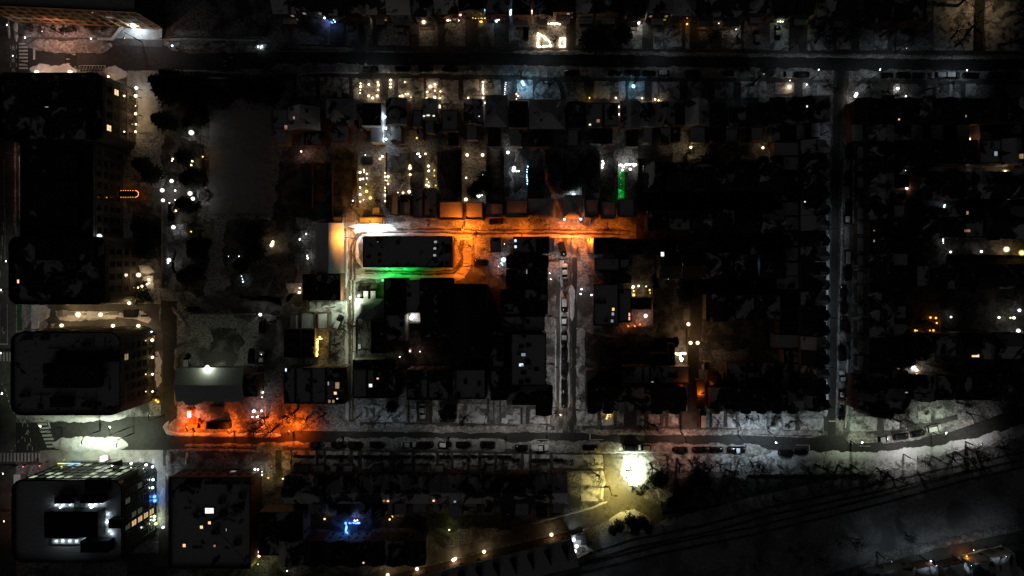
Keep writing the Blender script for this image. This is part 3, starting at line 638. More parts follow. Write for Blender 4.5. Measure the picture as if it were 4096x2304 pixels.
# D: glass office block, bottom left
def dw(q, fl):
    if q.y > 10: return 'GG' if fl >= 2 else None
    return None
WIN['GG'] = win_mesh('window_lit_office', 'faint_GW', 'glass_green'); WIN['GB'] = win_mesh('window_bright_office', 'mid_GW', 'glass_green'); WIN['GY'] = win_mesh('window_yellow_office', 'mid_WW', 'glass_green')
def dlit(q, fl):
    if q.y > 10: return R.choice(['GG', 'GB', 'GB', 'GB']) if fl >= 3 else R.choice(['GG', 'GG', 'GB'])
    if q.x > 10 and -14 < q.y < -2 and R.random() < .45: return 'GY'
    if q.x > 10 and R.random() < .25: return 'GG'
    return None
b5, bc5 = tower('glass office block with bright lamps on its snowy roof', 'building', 'office_block', rr(t03(145, 468), t03(1255, 1298), 16, 3.0), 16, 'glass_green', 'roof5', 5,
                lambda p, q: q.y-p.y > .2 or (p.x-q.x > .2 and p.y > 0), 2.6, (2.3, 2.6), .0, wl=dlit, parapet=1.1)
box_part(b5, bc5, 'penthouse', t03(445, 800), t03(985, 1065), 16, 3.5, 'tar', 'tar')
box_part(b5, bc5, 'roof_plant', t03(545, 660), t03(745, 720), 16, 2.2, 'tar', 'tar')
box_part(b5, bc5, 'roof_plant', t03(805, 650), t03(1030, 718), 16, 2.4, 'tar', 'tar')
box_part(b5, bc5, 'roof_plant', t03(808, 1100), t03(1085, 1215), 16, 3.0, 'tar', 'tar')
box_part(b5, bc5, 'roof_plant', t03(600, 590), t03(730, 640), 16, 1.2, 'metal_grey')
box_part(b5, bc5, 'roof_plant', t03(1090, 880), t03(1230, 970), 16, 2.6, 'tar', 'tar')
box_part(b5, bc5, 'lit_snow_strip', t03(520, 1075), t03(800, 1128), 16.1, .25, 'sheet_white')  # white slab stands in for lamp-lit snow
box_part(b5, bc5, 'roof_plant', t03(850, 480), t03(1080, 600), 16, 2.0, 'tar', 'roof2')
for px in (750, 765, 848, 860): 
    m = M(); a = W(t03(px, 640), 16.5)-Vector((bc5.x, bc5.y, 0)); b = W(t03(px, 790), 16.5)-Vector((bc5.x, bc5.y, 0)); m.tube([a, b], .12, 6); ob('roof_pipe', m.mesh('roof_pipe', 'metal_grey'), b5)
m = M(); q = [W(t03(1060, 330), 5), W(t03(1220, 280), 5), W(t03(1240, 345), 5)]
m.prism([(v.x-bc5.x, v.y-bc5.y) for v in q], 4.6, 5.0, 0, None, True); ob('entrance_canopy', m.mesh('entrance_canopy', 'metal_dark'), b5)
# E: low wide flat block with skylights
b6, bc6 = tower('low wide flat-roofed building with glowing skylights, bottom left', 'building', 'flat_building', rr(t03(1710, 445), t03(2535, 1365), 7, .3), 7, 'brick_brown', 'roof4', 2,
                lambda p, q: p.x-q.x > 2 and p.y > 0, 3.0, (1.8, 1.6), .1, rib=False)
for x, y, w, d, k in ((2110, 790, 3.0, 1.9, 'pane_W'), (2110, 912, .95, .95, 'pane_WW'), (2030, 955, 1.0, 1.0, 'pane_WW'), (1857, 1140, 1.0, 1.1, 'pane_PK'), (2162, 1143, .8, .8, 'dim_PK'), (2280, 982, .3, .9, 'dim_W'), (2525, 1350, .5, .8, 'pane_CW')):
    ob('skylight', SKYL[k], b6, Vector(W(t03(x, y), 7.2))-Vector((bc6.x, bc6.y, 0)), 0, (w, d, 1))
for x, y in ((2235, 690), (2240, 820), (1990, 830), (2390, 1110), (2170, 1000), (2440, 640), (2390, 780)): ob('air_conditioner', ACU, b6, Vector(W(t03(x, y), 7.2))-Vector((bc6.x, bc6.y, 0)), 0, (2.0, 2.2, 1.2))
for k, (x0, x1) in enumerate(((1840, 2010), (2050, 2195), (2220, 2410), (2430, 2550))):   # sunken front terraces
    box_part(b6, bc6, 'terrace_wall', t03(x0, 515), t03(x1, 528), 7, 1.0, 'brick_brown')
# F: gabled hall above the orange-lit site
f1 = house(t02(1785, 815), t02(2440, 1130), 6.5, 'gx', 5, 'N', 'long gabled hall with one lamp-lit snowy slope above the orange-lit site', 'hall', 'gabled_hall', .28, 'stucco_tan', chim=False, door=False)
# G: the block inside the lane loop
g1 = house(t11(1078, 928), t11(1968, 1240), 7.5, 'flat', 4, 'N', 'long flat-roofed block ringed by the orange and green lit lane', 'building', 'apartment_block', wall='brick_dark', chim=False, door=False)
for x, y, k in ((1230, 975, 'dim_CW'), (1238, 1112, 'glass'), (1240, 1180, 'glass'), (1805, 985, 'dim_W'), (1797, 1050, 'dim_W'), (1797, 1120, 'dim_W'), (1805, 1187, 'glass'), (1130, 1135, 'glass'), (1920, 1200, 'glass')): skylight(t11(x, y), 1.0, .8, k)
# H: long shed, one slope yellow in the lamp light
h1 = house(t11(612, 806), t11(872, 1292), 4.2, 'gy', 5, 'N', 'long shed with one snowy slope glowing yellow beside the lane', 'shed', 'long_shed', .32, 'stucco_tan', chim=False, wins=False, door=False)
# ------------------------------------------------------------------ houses, row by row
def rc(*a): return R.choice(a)
LB = 'snow-patched row house below the top street'
rowB = [(1090, 1154, 438, 568, 'flat', 5), (1157, 1275, 432, 570, 'gy', 3), (1310, 1410, 400, 556, 'hip', 3), (1414, 1442, 405, 520, 'gy', 3), (1446, 1526, 412, 560, 'flat', 1),
        (1549, 1622, 398, 556, 'gy', 2), (1650, 1688, 440, 548, 'flat', 4), (1692, 1746, 400, 520, 'gy', 4), (1766, 1832, 440, 575, 'flat', 5), (1860, 1926, 402, 548, 'gy', 2),
        (1946, 2026, 385, 575, 'hip', 3), (2036, 2112, 405, 576, 'flat', 1), (2122, 2256, 404, 576, 'hip', 4), (2272, 2336, 412, 572, 'gy', 2), (2342, 2411, 412, 566, 'flat', 4),
        (2414, 2474, 412, 566, 'flat', 4), (2486, 2558, 408, 576, 'gy', 4), (2562, 2618, 418, 560, 'gy', 1), (2628, 2694, 412, 560, 'gy', 2), (2700, 2742, 412, 555, 'flat', 0), (2746, 2832, 402, 560, 'gy', 3),
        (2838, 2902, 412, 560, 'flat', 1), (2912, 2986, 428, 560, 'flat', 3), (2992, 3068, 418, 552, 'gy', 1), (3082, 3138, 396, 552, 'gy', 2), (3142, 3196, 394, 552, 'gy', 2), (3200, 3256, 394, 548, 'gy', 2), (3260, 3318, 390, 540, 'gy', 2)]
for i, (x0, x1, y0, y1, k, cv) in enumerate(rowB):
    house((x0, y0), (x1, y0+(y1-y0)*.62), 7.6 if k != 'flat' else 7.0, k, cv, 'N', LB, pitch=.75 if k == 'gy' else .55, wing=((x1-x0)/PXM*.62, (y1-y0)*.38/PXM, 4.2, rc(1, 3, 4, 5)), wall='sheet_white' if i == 4 else None, group='row houses below the top street')
LA = 'snow-roofed house behind the front yards above the top street'
x = 1095
while x < 3420:
    w = R.uniform(66, 96); k = rc('gy', 'gx', 'flat', 'vic', 'hip')
    house((x, -95), (x+w, R.uniform(40, 66)), 7.2, k, rc(1, 2, 3), 'S', LA, pitch=.6, group='houses above the top street', lit=.12, porch=rc(.5, .7, False)); x += w+R.uniform(6, 16)
for x0, x1 in ((3502, 3580), (3585, 3704)): house((x0, -70), (x1, 86), 7.2, 'gy', 1, 'S', LA, group='houses above the top street')
LC_ = 'corner row house below the top street, beyond the side street'
for x0, x1, k in ((3425, 3500, 'gy'), (3504, 3580, 'vic'), (3584, 3660, 'gy'), (3666, 3742, 'vic'), (3746, 3830, 'gy'), (3850, 3940, 'hip'), (3946, 4030, 'gy'), (4036, 4120, 'gy')):
    house((x0, 398), (x1, 490), 7.4, k, rc(0, 1, 2), 'N', LC_, wing=((x1-x0)/PXM*.6, 5, 4, rc(1, 3)), group='row houses right of the side street')
# both sides of the right street
y = 560
while y < 1640:
    w = R.uniform(54, 66)
    house((3208, y), (3300, y+w-2), 7.6, 'vic', rc(1, 2, 3), 'E', 'pointed-gable row house on the left side of the right street', pitch=.62, wing=(4.0, R.uniform(4, 7), 4.5, rc(1, 3, 4)), group='row houses left of the right street', chim=R.random() < .5); y += w
y = 432
while y < 1640:
    w = R.uniform(58, 72)
    house((3484, y), (3572, y+w-2), 7.6, rc('vic', 'vic', 'gx'), rc(1, 2, 2), 'W', 'gabled row house on the right side of the right street', pitch=.7, wing=(3.6, R.uniform(4, 7), 4.5, rc(0, 1, 3)), porch=rc(.5, .7, .85, False), group='row houses right of the right street', chim=R.random() < .5); y += w
# far right blocks
for ya, yb, fc in ((560, 655, 'S'), (690, 790, 'N'), (830, 950, 'S'), (1062, 1150, 'N'), (1335, 1430, 'S'), (1500, 1600, 'S')):
    x = R.uniform(3660, 3690)
    while x < 4110:
        w = R.uniform(62, 88)
        house((x, ya), (x+w, yb), 7.0, rc('gy', 'flat', 'vic', 'gx'), rc(1, 2, 2), fc, 'dark %s house in the unlit block at the right edge' % {560: 'first-row', 690: 'second-row', 830: 'third-row', 1062: 'fourth-row', 1335: 'fifth-row', 1500: 'sixth-row'}[ya], lit=.05, group='houses in the right-hand block'); x += w+R.uniform(4, 12)
# dark middle block; thin roof snow stands in for the weak light there
for ya, yb, fc, lb in ((655, 760, 'S', 'unlit house in the dark block, upper line'), (845, 925, 'S', 'unlit house in the dark block, lane line'), (1015, 1110, 'N', 'unlit house in the dark block, lower line'), (1180, 1280, 'N', 'unlit house in the dark block, last line above the terrace')):
    x = {655: 2580, 845: 2590, 1015: 2640, 1180: 2830}[ya]
    while x < 3090:
        w = R.uniform(66, 96)
        house((x, ya), (x+w, yb), 6.4, rc('gy', 'flat', 'gx', 'hip'), rc(1, 1, 2, 2), fc, lb, group='houses in the dark block'); x += w+R.uniform(5, 20)
# terraces above the bottom street
def terrace(xs, y0, y1, fc, lb, gp, kind='vic', h=7.8, cov=(1, 2, 2), wing=True, porch=False, pitch=.6):
    for xa, xb in zip(xs, xs[1:]):
        house((xa+1, y0), (xb-1, y1), h, kind, rc(*cov), fc, lb, pitch=pitch, wing=((xb-xa)/PXM*.65, R.uniform(3.5, 6), 4.4, rc(1, 3, 4)) if wing else None, porch=rc(.5, .75, .9, False) if porch else False, group=gp, chim=R.random() < .6)
terrace([2348, 2408, 2472, 2536, 2600, 2670, 2744], 1556, 1640, 'S', 'narrow gabled terrace house left of the brown lane', 'terrace left of the brown lane')
terrace([2838, 2900, 2960, 3022, 3084, 3146, 3210], 1556, 1640, 'S', 'narrow gabled terrace house right of the brown lane', 'terrace right of the brown lane')
terrace([3430, 3500, 3566, 3630], 1560, 1640, 'S', 'narrow gabled terrace house at the street bend', 'terrace at the bend')
terrace([2490, 2572, 2600, 2760], 1465, 1535, 'S', 'flat snow-roofed rear building behind the terrace', 'rear buildings behind the terrace', 'flat', 5.0, (3, 4), False)
terrace([2905, 2986, 3040, 3100], 1450, 1532, 'S', 'flat snow-roofed rear building right of the red roof', 'rear buildings right of the red roof', 'flat', 5.0, (2, 3), False)
terrace([1136, 1182, 1246, 1304, 1380], 1470, 1615, 'S', 'long narrow flat-roofed house above the orange-lit gardens', 'houses above the orange gardens', 'flat', 7.2, (1, 3, 4), False)
terrace([1136, 1202, 1262], 1315, 1430, 'N', 'dark flat-roofed house behind the yellow string-lit yard', 'houses behind the string-lit yard', 'flat', 4.0, (0, 1), False)
terrace([1410, 1468, 1528, 1590], 1478, 1592, 'S', 'flat-roofed house by the lane end', 'houses by the lane end', 'flat', 7.2, (3, 5), False)
house(t12(975, 720), t12(1280, 815), 5.0, 'flat', 3, 'N', 'low rear building with two snowy eaves beside the lane', wall='stucco_tan', chim=False, wins=False)
house(t12(1300, 720), t12(1405, 905), 6.0, 'flat', 1, 'N', 'dark narrow rear building beside the small garden lamp', chim=False)
terrace([1626, 1680, 1712, 1795], 1478, 1600, 'S', 'patchy-roofed house above the driveway with the pale car', 'houses above the driveway', 'flat', 7.2, (2, 3), False)
house((1822, 1478), (1942, 1596), 7.2, 'flat', 5, 'S', 'square snow-roofed house with two dark roof hatches', chim=False)
for p in ((2105, 945), (2243, 965), (2035, 1075)): skylight(t12(*p), .9, 1.4, 'glass')
house((1962, 1470), (2040, 1600), 7.2, 'flat', 2, 'S', 'narrow brick house beside the dark hip roofs', chim=False)
house(t22(-10, 462), t22(345, 985), 9, 'flat', 5, 'E', 'wide snow-roofed apartment block beside the middle street', 'building', 'apartment_block', wall='brick_red', chim=False)
for p, k in (((115, 672), 'dim_CW'), ((92, 775), 'pane_CW'), ((92, 590), 'glass'), ((165, 575), 'glass'), ((160, 755), 'glass'), ((115, 855), 'glass'), ((90, 950), 'glass'), ((163, 940), 'glass'), ((245, 820), 'glass'), ((118, 485), 'glass')): skylight(t22(*p), 1.0, 1.4, k)
house(t22(-40, 990), t22(398, 1165), 8, 'hip', 1, 'S', 'dark hip-roofed corner building by the middle street', 'building', 'corner_building', .5)
house(t22(250, 1168), t22(392, 1270), 7, 'gy', 0, 'S', 'dark gabled front wing of the corner building', 'building', 'corner_wing', chim=False)
# left of the middle street
for i, (x0, y0, x1, y1, k, c) in enumerate(((15, 932, 248, 1100, 'flat', 4), (250, 932, 372, 1100, 'flat', 0), (-60, 1120, 150, 1250, 'flat', 1), (155, 1120, 368, 1250, 'flat', 2), (-60, 1262, 95, 1440, 'flat', 1), (100, 1262, 360, 1440, 'flat', 3))):
    house(t21(x0, y0), t21(x1, y1), 7.5, k, c, 'E', 'dark flat house left of the middle street', chim=False, group='houses left of the middle street', lit=.1)
for i, (x0, y0, x1, y1, c) in enumerate(((-120, 10, 120, 130, 1), (125, 10, 360, 130, 3), (-120, 140, 130, 270, 2), (135, 140, 362, 270, 1), (-100, 285, 110, 430, 2), (115, 285, 330, 430, 4))):
    house(t22(x0, y0), t22(x1, y1), 7.5, 'flat', c, 'E', 'dark flat brick house facing the parked cars', chim=False, group='houses facing the parked cars')
# south of the loop
house(t11(1290, 1350), t12(1500, 250), 6.8, 'flat', 2, 'N', 'dark roof below the green-lit lane', chim=False)
house(t11(1505, 1372), t12(1655, 250), 6.8, 'flat', 3, 'N', 'dark roof right of the green-lit lane end', chim=False)
house(t11(1665, 1358), t12(1980, 480), 7.5, 'hip', 1, 'N', 'big dark hip-roofed hall below the lane loop', 'hall', 'hip_roofed_hall', .35, chim=False)
house(t12(2000, -30), t12(2310, 700), 8.5, 'hip', 1, 'N', 'large dark hip-roofed church hall beside the orange-lit yard', 'hall', 'hip_roofed_hall', .4, chim=False)
house(t12(2350, 440), t12(2500, 800), 7, 'flat', 3, 'N', 'dark flat house left of the apartment block', chim=False)
house(t12(1160, 330), t12(1300, 655), 6.5, 'flat', 1, 'N', 'dark house beside the bare-tree yard on the lane', chim=False)
house(t12(1310, 270), t12(1500, 540), 6.5, 'flat', 2, 'N', 'dark house with a snowy eave left of the lit yard', chim=False)
house(t12(1015, 118), t12(1280, 300), 4.5, 'hip', 5, 'W', 'hip-roofed garage with one lamp-lit corner by the lane', 'garage', 'hip_garage', .35, chim=False, wins=False)
house(t12(455, 243), t12(602, 410), 3.2, 'flat', 5, 'E', 'flat snow-roofed garage behind the diagonal car', 'garage', 'garage', chim=False, wins=False)
house(t12(622, 248), t12(726, 412), 3.2, 'flat', 5, 'E', 'narrow snow-roofed garage beside the diagonal car', 'garage', 'garage', chim=False, wins=False)
house(t12(360, 282), t12(453, 408), 3.0, 'gx', 5, 'E', 'small ribbed snowy shed left of the garages', 'shed', 'shed', .2, chim=False, wins=False, door=False)
house(t11(470, 1310), t12(850, 125), 5.5, 'flat', 1, 'E', 'dark roof with torn snow scraps below the yellow shed', 'building', 'workshop', chim=False)
house(t02(2445, 870), t02(2590, 1090), 5, 'flat', 2, 'S', 'low dark annex beside the gabled hall', 'building', 'annex', chim=False, wins=False)
# between middle street and lane
for x0, y0, x1, y1, c, lb in ((838, 1150, 1078, 1278, 4, 'snowy flat roof above the lit skylights'), (1082, 1155, 1202, 1255, 4, 'small snowy flat roof above the lit skylights'), (980, 1320, 1200, 1400, 2, 'patchy low roof above the lit skylights')):
    house(t21(x0, y0), t21(x1, y1), 6.5, 'flat', c, 'W', lb, chim=False)
house(t22(825, -40), t22(1070, 378), 6.8, 'flat', 5, 'W', 'wide snow-roofed house with three glowing skylights', chim=False)
house(t22(1075, 10), t22(1200, 345), 6.0, 'flat', 4, 'W', 'snow-roofed house beside the orange-lit patio', chim=False)
house(t22(1203, 95), t22(1400, 215), 5.5, 'flat', 1, 'S', 'dark low roof above the orange-lit patio', chim=False)
for p, k in (((1020, 215), 'pane_Y'), ((1016, 262), 'dim_W'), ((1008, 333), 'dim_CW'), ((930, 140), 'glass')): skylight(t22(*p), 1.0, .8, k)
house(t21(825, 940), t21(1080, 1105), 7, 'flat', 2, 'N', 'dark roof with snow islands below the orange lane', chim=False)
house(t21(1085, 955), t21(1330, 1110), 6.5, 'flat', 1, 'N', 'unlit roof at the dark end of the orange lane', chim=False)
house(t22(1575, 560), t22(1640, 800), 3.5, 'flat', 3, 'E', 'low shed wall left of the glowing branch tree', 'shed', 'shed', chim=False, wins=False)
house(t22(1400, 660), t22(1545, 800), 3.2, 'flat', 2, 'N', 'bow-roofed snowy shed left of the glowing branch tree', 'shed', 'shed', chim=False, wins=False)
house(t22(1865, 940), t22(1925, 1205), 5.5, 'gy', 0, 'W', 'narrow orange-red roofed shed along the brown lane', 'shed', 'red_shed', .3, 'wood_red', chim=False, wins=False)
house(t22(1930, 740), t22(1985, 830), 3.0, 'flat', 0, 'W', 'small tan shed along the brown lane', 'shed', 'shed', wall='stucco_tan', chim=False, wins=False)
# bottom terrace, south side of the bottom street
terrace([1136, 1212, 1296, 1330, 1412, 1452, 1530, 1564, 1640, 1720, 1766, 1846, 1930, 1976, 2056, 2140, 2208, 2270], 1908, 2010, 'N', 'brick terrace house below the hedged front gardens', 'terrace below the hedged gardens', 'vic', 7.8, (2, 2, 3), True, .62, .7)
for p, k in (((1280, 685), 'dim_WW'), ((1350, 688), 'pane_PK'), ((1790, 683), 'pane_PK'), ((2002, 725), 'dim_CW')): skylight(t13(*p), .8, .9, k)
terrace([1120, 1215, 1290, 1370, 1465, 1540, 1620, 1700], 2165, 2255, 'S', 'dim-roofed house in the bottom row', 'bottom row houses', 'gy', 7.2, (1, 2), False)
house(t13(30, 800), t13(480, 1240), 6, 'flat', 1, 'E', 'dark flat building right of the skylit roof', 'building', 'flat_building', chim=False)
skylight(t13(1095, 1335), .7, .6, 'pane_PK')
# diagonal terrace by the rail line
p0, p1 = W((1559, 2356)), W((2296, 2176)); dv = (p1-p0); ang = math.atan2(dv.y, dv.x); L = dv.length; c = (p0+p1)/2
t = thing('diagonal_terrace', 'long slanting terrace with wedges for dormers and shadows beside the railway', 'building', (c.x, c.y, 0), ang)
m = M(); m.box(-L/2, -4, 0, L/2, 4, 6.4); ob('wall', m.mesh('wall', 'brick_brown'), t)
m = M(); m.box(-L/2-.2, -4.2, 6.4, L/2+.2, 4.2, 6.6); ob('roof', m.mesh('roof', 'roof5'), t)
m = M(); m.v += [(-.9, -2.4, 0), (.9, -2.4, 0), (0, 2.6, .05), (-.9, -2.4, 1.4), (.9, -2.4, 1.4)]; m.face([0, 1, 4, 3]); m.face([3, 4, 2]); m.face([0, 3, 2]); m.face([1, 2, 4]); DORM_SHADOW = m.mesh('dormer_and_shadow', 'tar')  # dark wedges paint the shadows of the roof windows onto the snow
k = 0
while -L/2+3+k*5.2 < L/2-2:
    ob('dormer_and_shadow', DORM_SHADOW, t, (-L/2+3+k*5.2, .4, 6.6), PI); ob('window', WIN['dark'], t, (-L/2+3+k*5.2, 4.0, 3.8), PI, (1.2, 1, 1.5)); k += 1
terr = (t, c, ang, L)
# far side of the railway
for i, (x, y) in enumerate(((1080, 1470), (1300, 1440), (1500, 1420), (1800, 1400), (2070, 1340), (2270, 1290), (2480, 1230), (2680, 1180))):
    q = W(t33(x, y)); tt = house((0, 0), (95, 100), 5.5, rc('hip', 'gy', 'vic'), rc(3, 4), 'N', 'snow-roofed house across the railway, bottom right corner', rz=.2, group='houses across the railway', pitch=.6, chim=False); tt.location = (q.x, q.y, 0)
    HOUSES.pop()
# garages along the orange lane
GL = 'flat-roofed garage on the upper side of the orange lane'
for x0, y0, x1, y1, k, c, lb in ((776, 732, 874, 800, 'flat', 5, 'small yellow-lit snowy shed at the corner of the lane'), (1032, 735, 1282, 803, 'flat', 5, 'yellow-lit snow-roofed garage above the white floodlit snow'), (1168, 632, 1250, 708, 'flat', 5, 'small square shed in the lamp-studded garden'),
        (1340, 512, 1432, 720, 'flat', 5, GL), (1450, 512, 1556, 720, 'flat', 4, GL), (1578, 440, 1680, 742, 'flat', 4, GL), (1690, 445, 1815, 742, 'flat', 4, GL), (1846, 580, 2088, 768, 'flat', 5, GL), (2106, 586, 2280, 765, 'flat', 5, GL), (2312, 598, 2486, 738, 'flat', 5, GL)):
    house(t11(x0, y0), t11(x1, y1), 3.2, k, c, 'S', lb, 'garage', 'garage', wall='stucco_tan', chim=False, wins=False, door=False)
for x0, y0, x1, y1, k, c in ((-60, 562, 160, 742, 'flat', 5), (165, 562, 424, 738, 'hip', 5), (524, 522, 692, 738, 'hip', 5), (732, 556, 868, 738, 'flat', 5), (892, 576, 1044, 754, 'flat', 5), (1072, 548, 1230, 735, 'flat', 5)):
    house(t21(x0, y0), t21(x1, y1), 3.4, k, c, 'S', GL, 'garage', 'garage', .4, wall='stucco_tan', chim=False, wins=False, door=False)
for x0, y0, x1, y1, lb in ((372, 946, 424, 1086, 'narrow brown-lit roof left of the pink courtyard'), (756, 948, 820, 1104, 'narrow orange-lit roof right of the pink courtyard')):
    house(t21(x0, y0), t21(x1, y1), 3.6, 'flat', 5, 'N', lb, 'shed', 'shed', wall='stucco_tan', chim=False, wins=False, door=False)
house(t11(2360, 940), t11(2470, 1090), 4.5, 'flat', 2, 'N', 'low roof beside the two white windows', 'shed', 'shed', chim=False, wins=False)
gd = M(); gd.box(-.5, -.06, 0, .5, 0, 1); [gd.box(-.48, -.09, .04+.24*i, .48, -.05, .22+.24*i) for i in range(4)]; GDOOR = gd.mesh('garage_door', 'stucco_grey')
for t, mx, hw, hd, f, h in HOUSES:
    if t.name.startswith('garage'): ob('garage_door', GDOOR, t, (0, -hd-.01, .05), 0, (min(hw*1.4, 4.5), 1, 2.3))
# roof lights seen glowing in the rows
for p, w, d, k in (((403, 1195), 1.0, 1.0, 'dim_PK'), ((305, 1302), 1.1, 1.6, 'dim_PK'), ((1697, 1208), 1.1, .5, 'pane_GW'), ((1740, 1208), 1.1, .5, 'pane_GW'), ((1785, 1208), 1.1, .5, 'pane_GW'), ((525, 1130), 1.2, 1.0, 'glass'), ((2250, 1172), .35, .35, 'pane_CW')): skylight(t10(*p), w, d, k)
for p, w, d, k in (((785, 1262), .7, .6, 'pane_GW'), ((868, 1213), 1.1, 1.1, 'dim_PK')): skylight(t20(*p), w, d, k)
for p, w, d, k in (((383, 1078), .6, .7, 'pane_W'), ((1302, 1203), .9, .6, 'pane_PK'), ((1990, 1170), .6, .8, 'dim_CW')): skylight(t30(*p), w, d, k)
for p, w, d, k in (((330, 578), .5, .5, 'pane_CW'), ((980, 872), .4, .6, 'dim_PK'), ((995, 975), .8, .6, 'dim_CW'), ((1998, 692), .8, 1.1, 'dim_WW'), ((2000, 872), 2.0, .9, 'dim_PK'), ((2530, 120), 2.4, 2.0, 'dim_WW'), ((2300, 95), 1.2, 1.6, 'dim_CW')): skylight(t31(*p), w, d, k)
for p, w, d, k in (((1150, 983), 1.1, 1.1, 'pane_W'), ((1222, 912), .7, .6, 'pane_PK'), ((795, 1060), 1.0, .95, 'pane_WW'), ((815, 1115), .55, .5, 'pane_W'), ((735, 1142), .8, 1.0, 'dim_WW'), ((775, 1142), .8, 1.0, 'dim_WW'), ((815, 982), 1.4, 2.2, 'dim_WW'), ((725, 962), .5, 1.2, 'dim_W'), ((215, 780), .5, 1.2, 'pane_CW')): skylight(t12(*p), w, d, k)
for p, w, d, k in (((2100, 785), 2.6, .9, 'pane_WW'), ((1400, 950), 1.0, .4, 'dim_CW')): skylight(t32(*p), w, d, k)
skylight(t22(1222, 268), 1.1, .5, 'pane_PK'); skylight(t22(1222, 308), 1.1, .5, 'pane_PK'); skylight(t22(1408, 950), .8, .4, 'dim_CW')
skylight(t21(1450, 1015), 1.1, 2.6, 'pane_W'); skylight(t21(148, 1262), 1.6, .35, 'dim_W')
for y in (972, 1033): skylight(t11(2570, y), .9, .8, 'pane_CW')
# ------------------------------------------------------------------ lamps
BALL = {}; BLOOM = {}
for k in LC:
    m = M(); m.ball((0, 0, 0), 1, 10, 6); BALL[k] = m.mesh('bulb', 'bulb_'+k, True); m = M(); m.ball((0, 0, 0), 1, 12, 8); BLOOM[k] = m.mesh('bloom_shell', 'bloom_'+k, True)
m = M(); m.tube([(0, 0, 0), (0, 0, 1)], .035, 5); m.tube([(0, 0, 0), (0, 0, .03)], .12, 7); STAKE = m.mesh('stake', 'metal_dark')
m = M(); m.tube([(0, 0, 0), (0, 0, .5)], .14, 8); m.tube([(0, 0, .5), (0, 0, 1.0)], .07, 8); POLE = m.mesh('pole', 'metal_dark')
m = M(); m.box(-.1, -.05, -.15, .1, .02, .15); m.tube([(0, -.05, .02), (0, -.28, .04)], .035, 5); BRAC = m.mesh('bracket', 'metal_dark')
m = M(); m.tube([(0, 0, 0), (0, 0, .06)], .13, 8); FIN = m.mesh('lamp_cap', 'metal_dark')
m = M()
for i, (x, w, z) in enumerate(((0, .1, 0), (.3, .2, .07), (.75, .2, .07), (.95, .08, 0))): pass
m.box(0, -.17, .02, .95, .17, .14); HEAD = m.mesh('lamp_head', 'metal_grey')
def free(w):
    """keep a lamp out of the walls: step out of the nearest side of any house it falls in"""
    for t, mx, hw, hd, f, h in HOUSES:
        l = mx.inverted() @ Vector((w.x, w.y, 0))
        if w.z < h and abs(l.x) < hw+.35 and abs(l.y) < hd+.35:
            if hw-abs(l.x) < hd-abs(l.y): l.x = math.copysign(hw+.4, l.x)
            else: l.y = math.copysign(hd+.4, l.y)
            q = mx @ l; return Vector((q.x, q.y, w.z))
    return w
def globe(ps, col, power, base, z=.75, r0=.26, cat='garden lamp', t=None, name='garden_lamp', gp=None):
    out = []
    for p in ps:
        r = r0*R.choice((.45, .6, .7, .8, .95, 1.05))*.9; w = free(W(t(*p), z)); o = thing(name, base, cat, (w.x, w.y, 0), 0, gp or base)
        ob('stake', STAKE, o, (0, 0, 0), 0, (1, 1, max(.1, z-r*.9))); ob('bulb', BALL[col], o, (0, 0, z), 0, (r, r, r)); q = r*1.75; ob('bloom_shell', BLOOM[col], o, (0, 0, z), 0, (q, q, q))  # outer shell added as a lens halo round the bulb
        if power > 6: light(o, (0, 0, z), col, power*.18, r*.6)
        out.append(o)
    return out
def post(ps, col, power, base, z=4.2, r=.33, t=None, name='lamp_post', cat='lamp post'):
    for p in ps:
        w = free(W(t(*p), z)); o = thing(name, base, cat, (w.x, w.y, 0), 0, base); r = r*.85
        ob('pole', POLE, o, (0, 0, 0), 0, (1, 1, z-r*.8)); ob('globe', BALL[col], o, (0, 0, z), 0, (r, r, r)); q = r*1.6; ob('bloom_shell', BLOOM[col], o, (0, 0, z), 0, (q, q, q))
        light(o, (0, 0, z), col, power*.42, r*.6)
def wall_lamp(ps, col, power, base, z=2.6, r=.24, t=None, rz=0.0, cat='wall lamp', rad=None, spot=None):
    for p in ps:
        w = free(W(t(*p), z)); o = thing('wall_lamp', base, cat, (w.x, w.y, z), rz, base)
        ob('bracket', BRAC, o, (0, .3, 0)); ob('bulb', BALL[col], o, (0, 0, 0), 0, (r, r, r)); q = r*1.6; ob('bloom_shell', BLOOM[col], o, (0, 0, 0), 0, (q, q, q))
        if power: light(o, (0, 0, 0), col, power*.65, r*.6)
def street(p, col, power, base, z=8.0, arm=2.2, rz=0.0, t=None, r=.3, spot=None, show=True):
    """p: where the lamp head is seen; the pole stands at the end of the arm"""
    w = W(t(*p), z); dx, dy = math.cos(rz), math.sin(rz); o = thing('street_lamp', base, 'street lamp', (w.x-dx*arm, w.y-dy*arm, 0), rz)
    ob('pole', POLE, o, (0, 0, 0), 0, (1.3, 1.3, z)); m = M(); m.tube([(0, 0, z-.6), (arm*.4, 0, z+.1), (arm-.5, 0, z+.2)], .06, 6); ar = ob('arm', m.mesh('arm', 'metal_grey'), o)
    ob('lamp_head', HEAD, ar, (arm-.95, 0, z+.16)); ob('lens', BALL[col], o, (arm-.1 if show else arm-.45, 0, z-.05), 0, (r, r, r*.7))
    light(o, (arm-.1, 0, z-.45), col, power, .2, spot or 142, (0, 0, -1))
    return o
